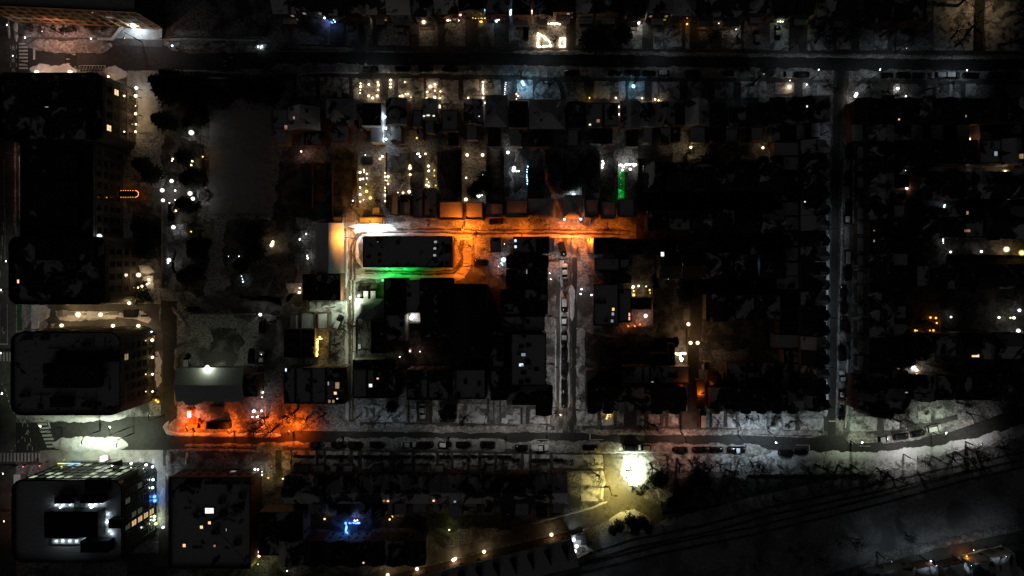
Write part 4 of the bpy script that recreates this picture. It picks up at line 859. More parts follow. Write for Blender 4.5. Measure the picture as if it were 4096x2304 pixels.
def string(ps, col, base, t, z=1.5, step=.55, r=.13, power=0, nl=2, hang=.0, closed=False, zs=None):
    pts = [free(W(t(*p), z if zs is None else zs[i])) for i, p in enumerate(ps)]
    if closed: pts.append(pts[0])
    q = resample(pts, step); c = sum(q, Vector())/len(q); o = thing('string_lights', base, 'string lights', (c.x, c.y, 0))
    q = [v-Vector((c.x, c.y, 0)) for v in q]; m = M(); m.tube(q, .02, 3); ob('wire', m.mesh('wire', 'metal_dark'), o)
    for i, v in enumerate(q):
        s = r*R.uniform(.7, 1.35); ob('bulb', BALL[col], o, v+Vector((R.uniform(-.12, .12), R.uniform(-.12, .12), R.uniform(-.1, .1))), 0, (s, s, s))
    if power > 10:
        for k in range(nl): light(o, q[int((k+.5)/nl*len(q))]+Vector((0, 0, .3)), col, power*.55/nl, .2)
    return o
WHT, WRM = 'W', 'WW'
# --- top left: bronze office block and top street
wall_lamp([(1340, 262)], 'CW', 1830.4, 'bright cool white lamp over the office forecourt', 3.2, .55, t00)
globe([(252, 378), (915, 388)], 'W', 45, 'white bollard lamp in the snowy bed before the bronze block', 1.0, .3, t=t00, name='bollard_lamp', cat='bollard lamp')
post([(1733, 460)], 'CW', 25, 'small white lamp on the kerb right of the forecourt', 4, .25, t00)
for p in ((560, 470), (1000, 470)): pass
street((420, 330), 'PK', 2271.4, 'street lamp beside the bronze office block', 9, 2.5, -PI/2, t00, .12, 165, False)
street((1250, 400), 'PK', 480, 'street lamp at the forecourt edge', 9, 2.2, -PI/2, t00, .12, 165, False)
wall_lamp([(370, 727), (705, 730)], 'WW', 300, 'warm lamp on the residence wall along the top street', 3.4, .5, t00)
wall_lamp([(1090, 770)], 'WW', 120, 'warm lamp at the rounded residence corner', 3.2, .25, t00)
post([(1365, 965), (1365, 1145), (1365, 1325)], 'WW', 300, 'bright warm lamp along the residence stairs', 3.0, .42, t00)
post([(1372, 885)], 'W', 260, 'white lamp at the head of the residence stairs', 3.0, .4, t00)
globe([(1365, 1065), (1368, 1250)], 'WW', 40, 'low warm step light by the residence stairs', .8, .24, t=t00, name='step_light', cat='step light')
post([(1925, 1335)], 'W', 115, 'bright white lamp under the evergreen by the pergola', 3.2, .62, t00)
globe([(22, 470), (58, 466), (48, 480)], 'CW', 14, 'white twinkling light on the kerbside shrub', .8, .26, t=t10)
# --- yards above the top street
string([(690, 75), (700, 110), (720, 100), (725, 140), (690, 150)], 'W', 'white string lights wound on the tree beside the blue porch', t10, 2.2, .5, .2, 60, 2)
string([(742, 118), (795, 118), (795, 200)], 'CW', 'pale string lights along the blue porch roof', t10, 2.6, .5, .16, 15, 1)
string([(745, 145), (752, 190), (758, 225), (775, 215)], 'B', 'blue string lights on the porch rail', t10, 1.2, .4, .22, 140, 2)
globe([(1138, 132), (1195, 130), (1190, 124)], 'WW', 8, 'warm bulb by the dark doorway above the street', 1.6, .26, t=t10)
globe([(1287, 122)], 'W', 3, 'single white bulb beside the dark driveway', 1.6, .2, t=t10)
wall_lamp([(1690, 187)], 'WW', 45, 'bright porch lamp over the stepped entrance', 2.4, .62, t10)
globe([(1925, 160), (1935, 205), (1955, 190), (2040, 185), (2040, 208)], 'WW', 9, 'porch light left of the warm lit wall', 2, .28, t=t10)
wall_lamp([(2058, 150)], 'PK', 60, 'warm lamp washing the tall side wall', 3.5, .2, t10)
string([(2180, 182), (2240, 186), (2330, 184)], 'Y', 'yellow string lights along the eaves above the street', t10, 3.0, .6, .13, 8, 1)
globe([(2250, 218), (2268, 218)], 'Y', 8, 'yellow lit garden ornament above the street', 1.0, .26, t=t10)
string([(2420, 100), (2425, 140)], 'C', 'cyan lights down the left porch post', t10, 2.4, .3, .2, 40, 1)
string([(2425, 117), (2520, 120)], 'CW', 'icy white lights along the porch eave', t10, 3.0, .32, .17, 60, 2)
string([(2530, 100), (2528, 150)], 'C', 'cyan lights down the right porch post', t10, 2.4, .3, .18, 40, 1)
globe([(147, 112)], 'PK', 6, 'pinkish white bulb above the yellow porch', 1.8, .3, t=t20)
wall_lamp([(170, 135)], 'Y', 30, 'dim yellow porch lamp by the dark car', 2.4, .2, t20)
string([(370, 238), (410, 240), (440, 236), (485, 240), (492, 218), (508, 200)], 'WW', 'warm string lights on the hedge top', t20, 1.4, .42, .22, 12, 1)
string([(265, 340), (262, 400), (262, 465), (325, 468), (385, 462), (380, 420), (340, 395), (325, 370)], 'WW', 'white string lights outlining the corner bed', t20, .5, .42, .23, 10, 2, closed=True)
string([(488, 385), (530, 385), (532, 430), (528, 470), (488, 468), (478, 425)], 'WW', 'white string lights ringing the small bush', t20, .5, .42, .22, 8, 1, closed=True)
globe([(805, 112)], 'W', 5, 'white lit doorway lamp on the upper row', 2, .3, t=t20)
string([(1232, 160), (1245, 195), (1258, 165), (1268, 195), (1280, 160), (1250, 173), (1270, 160)], 'W', 'dense white string lights on the small front tree', t20, 2.0, .3, .25, 45, 2)
globe([(1290, 145), (1350, 122)], 'P', 2, 'small purple light by the white-lit tree', 1.6, .2, t=t20)
globe([(1640, 133), (1660, 133)], 'W', 5, 'white lamp over the upper side path', 2, .24, t=t20)
wall_lamp([(1762, 242)], 'OY', 12, 'orange porch bulb over the red step', 1.8, .24, t20)
string([(1895, 195), (1930, 225), (1960, 205), (1915, 215), (1945, 235), (1925, 200)], 'Y', 'golden string lights on the small shrub', t20, 1.2, .34, .17, 26, 2)
globe([(2080, 220), (2118, 150)], 'W', 5, 'white bulb beside the pale wall', 2, .2, t=t20)
wall_lamp([(2150, 225)], 'WW', 40, 'warm lamp behind the bare front tree', 2.4, .18, t20)
wall_lamp([(2255, 295)], 'W', 26, 'pale lamp glimpsed through the bare front tree', 2.0, .2, t20)
wall_lamp([(2480, 173)], 'PK', 26, 'pink porch lamp above the parked car yard', 2.6, .14, t20)
globe([(98, 158), (125, 160), (150, 158)], 'GW', 22, 'greenish white porch bulb above the snow-roofed car', 2.4, .24, t=t30)
wall_lamp([(395, 118)], 'YG', 50, 'yellow green porch lamp on the upper row', 2.6, .3, t30)
street((2250, -30), 'WW', 540, 'amber street lamp at the top right lot', 8, 2.2, PI/2, t30)
# --- front gardens below the top street
globe([(1053, 840), (1053, 872), (1050, 905), (1048, 937)], 'WW', 20, 'glowing globe in the left lamp column of the front gardens', .9, .3, t=t10)
globe([(1225, 830), (1232, 855), (1230, 905)], 'WW', 15, 'glowing globe right of the dark front tree', .9, .28, t=t10)
globe([(1135, 850), (1135, 965), (1175, 985), (1220, 965)], 'WW', 11, 'glowing globe around the dark front tree', .9, .28, t=t10)
globe([(1355, 805), (1355, 845), (1353, 877)], 'WW', 15, 'glowing globe in the right lamp column of the front gardens', .9, .3, t=t10)
globe([(1497, 825)], 'WW', 26, 'single bright globe on the wide front lawn', .9, .36, t=t10)
globe([(1445, 965), (1472, 965), (1560, 980), (1505, 945), (1530, 945)], 'WW', 14, 'globe light beside the planter under the bay windows', .9, .27, t=t10)
globe([(1763, 875)], 'WW', 40, 'largest globe in the lamp-dotted front garden', 1.1, .44, t=t10)
globe([(1800, 848), (1800, 912), (1722, 925), (1855, 920), (1717, 992), (1800, 978), (1852, 988), (1752, 872)], 'WW', 20, 'globe around the largest lamp of the front gardens', .9, .33, t=t10)
string([(2285, 830), (2285, 945)], 'WW', 'warm white lights along the narrow garden walk', t10, 1.0, .5, .22, 45, 2)
wall_lamp([(2135, 985), (2285, 985)], 'WW', 40, 'warm lamp under the small porch roof', 2.0, .22, t10)
wall_lamp([(2312, 1035)], 'W', 30, 'white lamp in the gap beside the small porch', 2.4, .3, t10)
string([(2512, 835), (2506, 890), (2502, 950)], 'CW', 'pale purplish lights up the garden post', t10, 1.2, .55, .1, 8, 1)
globe([(1840, 1062), (1845, 1080)], 'PK', 2, 'pinkish bulb on the front roof edge', 4, .2, t=t10)
wall_lamp([(1306, 1175), (1306, 1290), (1308, 1400)], 'CW', 260, 'cool white lamp lighting the gap between two houses', 4.6, .3, t10)
wall_lamp([(1620, 1388)], 'Y', 36, 'yellow lamp on the rear wall above the sheds', 3, .22, t10)
wall_lamp([(105, 825), (118, 850)], 'C', 200, 'ice blue lamp in the branches of the left front tree', 3.0, .4, t20)
wall_lamp([(1222, 868)], 'C', 170, 'ice blue lamp in the branches of the right front tree', 3.0, .42, t20)
globe([(45, 945), (60, 965), (45, 995)], 'PK', 18, 'porch bulb beside the left ice blue tree', 1.6, .32, t=t20)
wall_lamp([(780, 985)], 'Y', 55, 'yellow lamp on the front porch wall', 2.0, .16, t20)
wall_lamp([(1045, 985)], 'WW', 40, 'warm lamp at the narrow front gate', 2.0, .24, t20)
globe([(1440, 1000), (1475, 1010), (1500, 1025), (1310, 990), (1450, 1035)], 'WW', 11, 'warm light in the shrubs under the front windows', .9, .26, t=t20)
wall_lamp([(1090, 1075), (1092, 1150)], 'PK', 40, 'pinkish lamp on the side passage wall', 3, .3, t20)
globe([(217, 872)], 'WW', 40, 'bright warm globe in the front garden near the corner', 1.2, .45, t=t30)
globe([(390, 850)], 'W', 24, 'bright white globe near the street corner', 1.2, .4, t=t30)
globe([(222, 810)], 'CW', 4, 'tiny white light by the corner sidewalk', .8, .16, t=t30)
globe([(1305, 890)], 'W', 12, 'white globe on the dark garden path right of the corner', 1.2, .38, t=t30)
globe([(1387, 968)], 'W', 12, 'white globe under the right corner eaves', 1.2, .3, t=t30)
wall_lamp([(890, 945), (880, 965)], 'W', 42, 'white lamp on the corner house side', 2.6, .36, t30)
for i, p in enumerate(((515, 700), (1132, 697), (2008, 703))): street(p, 'CW', 242, 'slim street lamp on the lower kerb of the top street', 7, 1.2, PI/2, t30, .26)
for p in ((280, 690), (2540, 740)): street(p, 'CW', 110, 'dim street lamp beside the parked cars of the top street', 7, 1.4, PI/2, t20, .16)
street((1100, 640), 'CW', 200, 'dim street lamp over the brown verge', 7, 1.4, PI/2, t10, .14)
for p in ((300, 470), (1500, 500)): street(p, 'CW', 112, 'dim street lamp on the upper kerb', 7, 1.4, -PI/2, t20, .12, None, False)
for p in ((300, 480), (1400, 500)): street(p, 'CW', 112, 'dim street lamp on the upper kerb, near the parked car yard', 7, 1.4, -PI/2, t30, .12, None, False)
wall_lamp([(1435, 1360)], 'Y', 26, 'yellow lamp on the back porch of the right block', 2.6, .24, t30)
wall_lamp([(2015, 1400)], 'WW', 130, 'bright warm lamp on the pink rear wall', 3.0, .5, t30)
# --- residence court on the left
street((222, 138), 'PK', 330, 'street lamp over the pinkish avenue pavement', 5, 1.0, PI, t01, .3)
street((230, 520), 'PK', 260, 'lower street lamp over the pinkish avenue pavement', 5, 1.0, PI, t01, .1, None, False)
post([(1633, 466), (1640, 567)], 'W', 40, 'white pillar lamp flanking the canopy walk', 2.2, .5, t01)
globe([(1763, 468), (1763, 562)], 'W', 18, 'small white lamp across the canopy walk', 1.2, .3, t=t01)
globe([(1730, 170), (1935, 173), (1925, 212), (1738, 150)], 'WW', 20, 'warm lamp among the shrubs by the upper pergola', 1.2, .32, t=t01)
post([(1727, 372)], 'W', 70, 'bright lamp in the shrub above the walk', 2.4, .48, t01)
post([(1912, 497), (1940, 550)], 'W', 90, 'bright lamp beside the round basin', 2.4, .55, t01)
globe([(1705, 592), (1770, 672), (1800, 645), (1760, 682)], 'WW', 22, 'warm lamp in the shrub below the walk', 1.2, .34, t=t01)
post([(1745, 838)], 'W', 80, 'bright lamp above the lower pergola', 2.4, .5, t01)
post([(1700, 1168)], 'W', 60, 'bright lamp at the courtyard tree', 2.4, .5, t01)
globe([(1690, 1195), (1970, 998), (1985, 985), (1340, 1040), (1775, 1340)], 'W', 8, 'small white light among the courtyard trees', 1.2, .22, t=t01)
post([(2040, 128)], 'Y', 52.5, 'yellowish lamp on the upper pergola post', 2.6, .2, t01)
post([(1925, 882)], 'Y', 52.5, 'yellowish lamp on the lower pergola post', 2.6, .2, t01)
wall_lamp([(1000, 930)], 'CW', 50, 'blue white screen glow on the residence roof', 13.6, .5, t01)
wall_lamp([(1395, 1318)], 'WW', 260, 'long warm lamp over the residence side door', 3.2, .5, t01)
globe([(1497, 1363), (1480, 1410), (1390, 1445), (1430, 1430), (1500, 1400)], 'WW', 45, 'warm garden lamp in the leafy corner bed', 1.4, .42, t=t01)
globe([(2405, 1130), (2420, 1190), (2440, 1360), (2445, 1385), (2300, 1130), (2430, 1330)], 'CW', 3, 'tiny cool light in the dark courtyard shrub', 1.4, .16, t=t01)
# --- service yard and round-cornered block
wall_lamp([(680, 152), (1133, 125), (1300, 152)], 'WW', 408, 'warm lamp on the residence wall above the service yard', 3.4, .38, t02)
post([(785, 268), (1012, 268)], 'WW', 520, 'very bright lamp on the snowy island of the service yard', 4, .62, t02)
wall_lamp([(620, 377), (1137, 380), (1392, 380)], 'WW', 306, 'warm lamp along the block wall below the service yard', 3.4, .4, t02)
post([(1532, 525), (1535, 697), (1535, 868), (1535, 1042)], 'WW', 130, 'warm lamp in the row along the gridded block', 3.0, .42, t02)
globe([(1525, 440)], 'CW', 16, 'white lamp at the upper end of the block row', 1.6, .3, t=t02)
globe([(1525, 492), (1570, 1130), (1590, 1145)], 'Y', 12, 'yellow lit box beside the block row', 1.2, .34, t=t02)
street((430, 1180), 'GW', 300, 'street lamp behind the rounded block corner', 8, 2, PI/2, t02, .1, None, False) if 0 else None
for p in ((15, 1065), (400, 1388), (1102, 1398)): street(p, 'GW', 900 if p[0] > 300 else 500, 'street lamp over the lower left junction', 9, 2.4, -PI/2 if p[0] < 300 else PI/2, t02, .3)
for p in ((5, 655), (8, 20)): street(p, 'W', 330, 'street lamp over the left avenue crossing', 9, 2.4, 0, t02, .22)
street((60, 1180), 'W', 390, 'street lamp over the avenue lane lines', 9, 2.2, 0, t01, .2)
street((70, 250), 'CW', 230, 'street lamp over the top left junction', 9, 2.2, 0, t00, .2)
street((130, 560), 'CW', 170, 'street lamp by the zebra crossing at the top left', 9, 2.2, 0, t00, .16)
wall_lamp([(2085, 800)], 'GW', 608, 'bright greenish lamp on the eave of the gabled hall', 7.3, .5, t02)
street((1500, 1270), 'Y', 450, 'street lamp at the alley mouth', 8, 2, PI/2, t02, .14, None, False)
# orange-lit corner site
for p, pw in (((1880, 1400), 3400), ((2300, 1430), 2000)): street(p, 'OR', pw*1.0, 'orange lamp over the torn-up corner site', 4.2, 1.2, PI/2, t02, .3, 156)
for p, pw in (((330, 1440), 5200), ((60, 1400), 2400)): street(p, 'OR', pw*.85, 'orange street lamp in the bare trees of the corner gardens', 4.2, 1.2, PI/2, t12, .3, 156)
m = M(); m.box(-.5, -.9, 0, .5, .9, .5); 
w = W(t02(1900, 1272), 2.5); o = thing('site_light', 'white upright work light on the orange site', 'work light', (w.x, w.y, 0)); ob('stand', POLE, o, (0, 0, 0), 0, (1, 1, 2.1))
m = M(); m.box(-.35, -.8, 2.1, .35, .8, 2.5); ob('lamp_panel', m.mesh('lamp_panel', 'bulb_W'), o); light(o, (0, 0, 2.3), 'PK', 120, .3)
globe([(2540, 1298), (2555, 1240)], 'CW', 60, 'white lamp at the orange site edge by the stairs', 2.4, .4, t=t02)
globe([(60, 1050), (60, 1100), (20, 1290), (55, 1235), (10, 1300)], 'W', 18, 'white lamp on the stair beside the orange site', 2, .3, t=t12)
# --- glass office block
street((830, 120), 'GW', 4840, 'powerful street lamp over the glowing white snow heap', 8, 2.0, -PI/2, t03, .3, None, False)
street((1180, 150), 'GW', 1800, 'second street lamp over the glowing snow heap', 8, 2.0, -PI/2, t03, .2, None, False)
wall_lamp([(1130, 330), (1320, 315), (1470, 330)], 'W', 170, 'white lamp under the office entrance front', 3.5, .3, t03)
wall_lamp([(1535, 350), (1540, 480), (1535, 560)], 'CW', 160, 'cool lamp along the office side front', 3.2, .3, t03)
wall_lamp([(1555, 650), (1558, 690)], 'B', 38.5, 'blue lamp on the office side front', 2.4, .45, t03)
wall_lamp([(1555, 852), (1568, 922)], 'YG', 70, 'lime green lamp on the office side front', 2.4, .36, t03)
wall_lamp([(1550, 885), (1640, 960)], 'CW', 60, 'small cool lamp by the lime green lights', 2.4, .28, t03)
for x, y, pw, rr_ in ((608, 765, 40, .4), (920, 762, 45, .45), (1030, 900, 40, .5), (1075, 905, 30, .4), (560, 733, 16, .2), (625, 735, 18, .2), (700, 733, 16, .2), (895, 730, 18, .2), (955, 726, 20, .22), (1015, 716, 16, .2), (560, 1100, 16, .2), (625, 1098, 20, .22), (695, 1098, 20, .22), (765, 1100, 16, .2), (850, 1086, 16, .2), (950, 1086, 16, .2), (1095, 1000, 16, .2), (1120, 1025, 14, .2), (1078, 830, 16, .22)):
    wall_lamp([(x, y)], 'CW', pw*1.7, 'cool white plant or added strip lamp on the office roof', 16.62, .11 if rr_ < .3 else rr_*.75, t03)  # rows of small lamps are added, unseen, to brighten the roof strips
# --- low skylit building
wall_lamp([(2530, 465), (2520, 480)], 'Y', 60, 'yellow lamp in the sunken terrace of the skylit building', 3.5, .4, t03)
wall_lamp([(2120, 470), (1900, 440), (2010, 438)], 'WW', 30, 'warm lamp on the front of the skylit building', 3.5, .22, t03)
post([(2565, 375)], 'W', 26, 'white lamp at the skylit building corner', 3, .3, t03)
globe([(2540, 610), (2540, 665), (2540, 720), (2540, 845)], 'CW', 3, 'tiny white light down the side of the skylit building', 1.6, .18, t=t03)
street((150, 330), 'Y', 210, 'yellow lamp over the side passage', 6, 1.2, PI/2, t13, .18, None, False)
globe([(60, 400), (62, 430), (20, 378)], 'W', 18, 'white lamp on the passage wall', 2, .24, t=t13)
wall_lamp([(270, 470), (125, 460)], 'Y', 40, 'yellow lamp beside the flat passage roof', 2.4, .2, t13)
globe([(28, 1205), (30, 1245)], 'PK', 22, 'warm lamp on the rear corner of the dark flat building', 2.4, .42, t=t13)
wall_lamp([(20, 1330)], 'YG', 150, 'dim lamp over the bottom yard', 5, .12, t13); globe([(313, 1398)], 'W', 10, 'white lamp at the bottom yard wall', 2, .3, t=t13)
# --- bottom gardens
wall_lamp([(545, 800), (605, 795)], 'Y', 45, 'yellow lamp on the lit back extension', 3, .24, t13); wall_lamp([(690, 875)], 'Y', 10, 'small yellow lamp beside the lit extension', 2, .22, t13)
globe([(990, 890), (1020, 888), (1000, 898)], 'WW', 9, 'white bulb above the blue-lit hot tub', 2, .25, t=t13)
string([(905, 915), (908, 960), (905, 1000), (908, 1040)], 'B', 'blue string lights down the deck side', t13, 1.2, .4, .27, 240, 3)
string([(940, 920), (975, 915), (1035, 918)], 'B', 'blue string lights along the deck end', t13, 1.6, .4, .24, 120, 2)
globe([(1360, 815), (1370, 840), (1345, 880), (1375, 855)], 'Y', 9, 'amber bulb in the dark back garden tree', 2, .24, t=t13)
wall_lamp([(1945, 985)], 'YG', 70, 'yellow green lamp on the side wall by the diagonal lane', 3, .2, t13)
for p in ((1325, 1440), (1620, 1378), (1985, 1288), (2005, 1276), (2295, 1205)): wall_lamp([p], 'WW', 34, 'warm lamp along the diagonal lane wall', 2.6, .4, t13)
wall_lamp([(397, 1033)], 'WW', 34, 'warm lamp at the upper end of the diagonal lane', 2.6, .42, t23)
# --- bright junction by the railway
street((1200, 300), 'GW', 1988.71, 'added lamp shaping the whited-out snow at the lane junction', 4.2, 1.2, 0, t23, .24, None, False)
street((1255, 420), 'GW', 2237.3, 'added lamp shaping the whited-out snow at the lane junction', 4.6, 1.2, 0, t23, .24, None, False)  # this and the next are added to make the bright patch ragged
street((1205, 490), 'GW', 1193.23, 'added lamp shaping the whited-out snow at the lane junction', 3.8, 1.2, 0, t23, .24, None, False)
street((1060, 640), 'OL', 5737.5, 'yellowish lamp over the lane junction', 8, 1.6, 0, t23, .1, None, False)
wall_lamp([(620, 1085), (650, 1150), (630, 1200)], 'CW', 330, 'blue white floodlight over the small bright patio', 3.4, .45, t23)
# --- rear gardens above the orange lane
G1 = 'globe in the left border of the lamp-studded rear garden'
globe([(1048, 285), (1050, 355), (1048, 437), (1048, 508), (1048, 580)], 'WW', 26, G1, 1.0, .4, t=t11)
globe([(1085, 262), (1088, 285), (1078, 350), (1115, 345), (1082, 560), (1115, 300)], 'WW', 10, 'small lamp under the rear garden tree', .9, .27, t=t11)
globe([(1110, 405), (1112, 477), (1150, 542)], 'Y', 22, 'yellow globe on the rear garden path', .9, .36, t=t11)
globe([(1300, 292), (1300, 330), (1302, 365), (1300, 440), (1302, 470), (1300, 515), (1302, 575)], 'WW', 13, 'globe along the right fence of the lamp-studded rear garden', 1.0, .3, t=t11)
globe([(1328, 328), (1328, 402), (1318, 368)], 'WW', 16, 'globe just beyond the right fence', 1.2, .34, t=t11)
wall_lamp([(1272, 125), (1248, 150)], 'WW', 60, 'warm lamp by the back door of the lamp-studded garden', 2.4, .26, t11)
wall_lamp([(1100, 110)], 'W', 40, 'pale lamp over the rear terrace', 2.6, .12, t11)
globe([(1550, 220), (1550, 243), (1552, 308), (1542, 480)], 'WW', 30, 'bright globe in the bare-tree rear garden', 1.4, .4, t=t11)
globe([(1428, 488), (1480, 492)], 'WW', 14, 'globe by the garage in the bare-tree rear garden', 1.0, .3, t=t11)
globe([(1735, 222), (1738, 270), (1720, 355), (1737, 385), (1715, 412), (1738, 425)], 'WW', 15, 'globe down the narrow lit rear garden', 1.0, .31, t=t11)
globe([(1808, 418), (1795, 265), (1795, 320)], 'Y', 14, 'yellow lamp on the right side of the narrow lit garden', 1.0, .27, t=t11)
wall_lamp([(1705, 98), (1640, 98)], 'WW', 30, 'warm lamp over the narrow garden back door', 2.4, .22, t11)
globe([(2115, 340)], 'WW', 55, 'very bright globe in the unlit rear garden', 1.6, .5, t=t11); globe([(2112, 558)], 'WW', 55, 'very bright globe between two orange garages', 1.6, .45, t=t11)
wall_lamp([(2125, 110), (2280, 110)], 'WW', 45, 'warm lamp on the back balcony', 2.8, .36, t11)
globe([(2225, 520), (2240, 530), (2275, 515), (2250, 520)], 'W', 9, 'white light in the small tree behind the garage', 1.6, .28, t=t11)
globe([(2280, 330), (2280, 310)], 'CW', 2, 'tiny white light in the dark tree', 3, .16, t=t11)
wall_lamp([(2535, 85)], 'W', 60, 'white lamp washing the right rear wall', 3, .36, t11)
wall_lamp([(455, 75)], 'PK', 60, 'warm lamp inside the small open shed', 2.2, .2, t11)
globe([(1625, 100), (1650, 125)], 'W', 12, 'white lamp by the rear steps', 1.6, .25, t=t11)
globe([(975, 570)], 'W', 3, 'tiny white light on the dark rear yard', 1.2, .18, t=t11); globe([(965, 610)], 'Y', 8, 'dim amber light on the dark rear yard', 1.2, .12, t=t11)
globe([(505, 905), (515, 1125), (520, 1150), (440, 960)], 'W', 8, 'white lamp round the hexagonal gazebo', 1.4, .28, t=t11)
globe([(165, 1005), (170, 985), (155, 1020)], 'WW', 28, 'warm lamp by the tool shed door', 1.6, .42, t=t11)
wall_lamp([(435, 45)], 'WW', 45, 'warm lamp on the bright back yard wall', 2.6, .3, t12); wall_lamp([(440, 1449)], 'WW', 70, 'warm lamp over the bright back yard', 3, .2, t11)
# --- orange lane
street((2078, 862), 'O', 5070, 'orange sodium lamp on the pole between the two glowing garages', 5.0, 1.3, -PI/2, t11, .34, 173)
street((2145, 925), 'O', 1419.6, 'amber lamp at the top of the short cross lane', 4.4, 1.0, -PI/2, t11, .3, 173)
street((2000, 935), 'OY', 577.5, 'amber lamp at the corner of the ringed block', 5, 1.0, PI/2, t11, .2, 173)
street((2080, 1230), 'O', 1663.2, 'orange lamp at the foot of the short cross lane', 4.6, 1.0, PI, t11, .2, 173, False)
street((888, 940), 'OY', 2232, 'yellow lamp throwing light on the long shed roof', 6.4, 1.0, PI, t11, .3, 173)
street((960, 845), 'OY', 468, 'yellow lamp at the lane corner below the garage', 6.5, 1.0, 0, t11, .2, 173, False)
wall_lamp([(1180, 818)], 'CW', 6300, 'white floodlight on the garage front', 3.0, .3, t11); wall_lamp([(1050, 822), (1320, 818)], 'CW', 330, 'side floodlight on the garage front', 3.0, .26, t11)
street((1150, 770), 'OY', 375, 'amber lamp over the yellow garage roof', 6, .8, PI/2, t11, .12, 173, False)
wall_lamp([(1320, 1258)], 'G', 928.2, 'green floodlight on the wall of the ringed block', 3.2, .3, t11)
wall_lamp([(1500, 1256)], 'G', 440, 'second green floodlight on the wall of the ringed block', 3.0, .2, t11); wall_lamp([(1275, 1370)], 'G', 120, 'green lamp at the passage below the lane', 2.5, .3, t11)
street((600, 935), 'O', 3981.6, 'orange sodium lamp over the right stretch of the lane', 5.0, 1.2, PI/2, t21, .3, 173)
street((780, 945), 'O', 1386, 'orange lamp at the narrow glowing roof', 5.2, .8, PI/2, t21, .28, 173)
street((100, 900), 'O', 1276.8, 'orange lamp between the two bright stretches', 5.0, 1.0, PI/2, t21, .12, 173, False)
street((1090, 850), 'O', 378, 'dim orange lamp at the dark end of the lane', 4.8, 1.0, PI/2, t21, .12, None, False)
wall_lamp([(528, 758)], 'PK', 162, 'pinkish lamp on the hip-roofed garage corner', 3.0, .3, t21); wall_lamp([(690, 748)], 'CW', 60, 'white lamp at the bare lane tree', 3.0, .36, t21)
street((660, 1035), 'PK', 240, 'pink lamp over the small courtyard', 6, .8, PI/2, t21, .12, 173, False)
wall_lamp([(620, 512)], 'CW', 110, 'cool lamp lighting the snow heap behind the hip-roofed garage', 2.8, .42, t21)
wall_lamp([(2490, 1165)], 'CW', 50, 'cool lamp over the stair between two flat roofs', 3, .5, t11); globe([(2470, 1200), (2480, 1215)], 'C', 14, 'small blue white lamp by the flat roof stair', 2, .25, t=t11)
wall_lamp([(2500, 1005), (2440, 1230)], 'PK', 45, 'pinkish lamp on the low roof terrace', 5, .12, t11)
# --- rear gardens right of centre
wall_lamp([(20, 240), (15, 265)], 'CW', 26, 'white lamp at the red bench', 2, .4, t21); globe([(45, 273), (68, 273)], 'W', 7, 'white light on the red bench', .9, .26, t=t21)
string([(155, 230), (152, 310), (152, 400)], 'C', 'dashed cyan lights down the fence', t21, 1.6, .6, .14, 8, 1)
string([(910, 170), (918, 190), (905, 215), (905, 240)], 'W', 'short white string lights on the dark shrub', t21, 1.4, .4, .22, 18, 1)
string([(1090, 205), (1120, 230), (1145, 205), (1195, 205), (1245, 205), (1225, 225)], 'W', 'white string lights along the deck over the green lawn', t21, 2.2, .36, .2, 90, 3)
globe([(1110, 262), (1185, 250), (1192, 255), (1075, 215)], 'W', 10, 'white lamp on the deck over the green lawn', 1, .26, t=t21)
for y in (285, 345, 405, 465, 525): wall_lamp([(1094, y)], 'G', 75, 'green floodlight over the vivid green lawn strip', 1.9, .07, t21)
wall_lamp([(1800, 35)], 'WW', 100, 'warm lamp on the tan rear wall', 3.2, .36, t21); wall_lamp([(2525, 38)], 'WW', 26, 'warm lamp on the dark house side', 3, .3, t21)
wall_lamp([(1685, 1238)], 'WW', 80, 'bright lamp at the long lit garden wall', 2.4, .46, t21)
globe([(2470, 1225), (2430, 1195)], 'C', 12, 'cyan white lamp in the dark block', 1.4, .34, t=t21)
globe([(1275, 1428), (1350, 1433), (1220, 1435), (1215, 1445)], 'WW', 26, 'yellow white lamp around the lit terrace table', 1.6, .36, t=t21)
globe([(1225, 30), (1385, 20), (1390, 50), (1225, 70)], 'Y', 18, 'yellow white lamp on the lower edge of the lit terrace', 1.4, .3, t=t22)
globe([(1540, 1340), (1575, 1345)], 'WW', 8, 'dim warm lamp on the dark garden wall', 1.4, .2, t=t21)
# --- middle street
for p, pw in (((455, 300), 700), ((470, 800), 480), ((450, 1200), 480)): street(p, 'W', pw, 'street lamp above the parked cars of the middle street', 7.5, 1.2, 0, t22, .1, None, False)
street((560, 1160), 'W', 608, 'street lamp at the head of the middle street', 7, 1.2, 0, t21, .1, None, False)
wall_lamp([(800, 70), (700, 12), (690, 60)], 'CW', 30, 'white lamp on the row front by the middle street', 2.4, .2, t22)
wall_lamp([(380, 1300), (390, 1360)], 'W', 26, 'pale lamp on the brick front by the middle street', 2.4, .14, t21)
street((488, 1282), 'WW', 110, 'street lamp at the foot of the middle street', 5, .8, 0, t22, .26)
wall_lamp([(1345, 280)], 'PK', 270, 'orange pink lamp over the terracotta patio', 2.4, .45, t22); wall_lamp([(1170, 383), (1235, 383), (1290, 365)], 'O', 40, 'small orange lamp along the terracotta patio edge', 1.4, .2, t22)
wall_lamp([(1775, 365)], 'WW', 60, 'bright lamp on the upper brown lane', 2.6, .42, t22); wall_lamp([(1797, 552), (1868, 552)], 'WW', 110, 'bright lamp of the pair over the brown lane', 4, .42, t22)
street((1830, 520), 'OY', 400, 'amber lamp over the brown lane crossing', 6, 1, 0, t22, .1, 160, False)
street((1900, 1060), 'O', 640, 'orange lamp over the red shed roof', 8, .8, PI, t22, .1, 160, False)
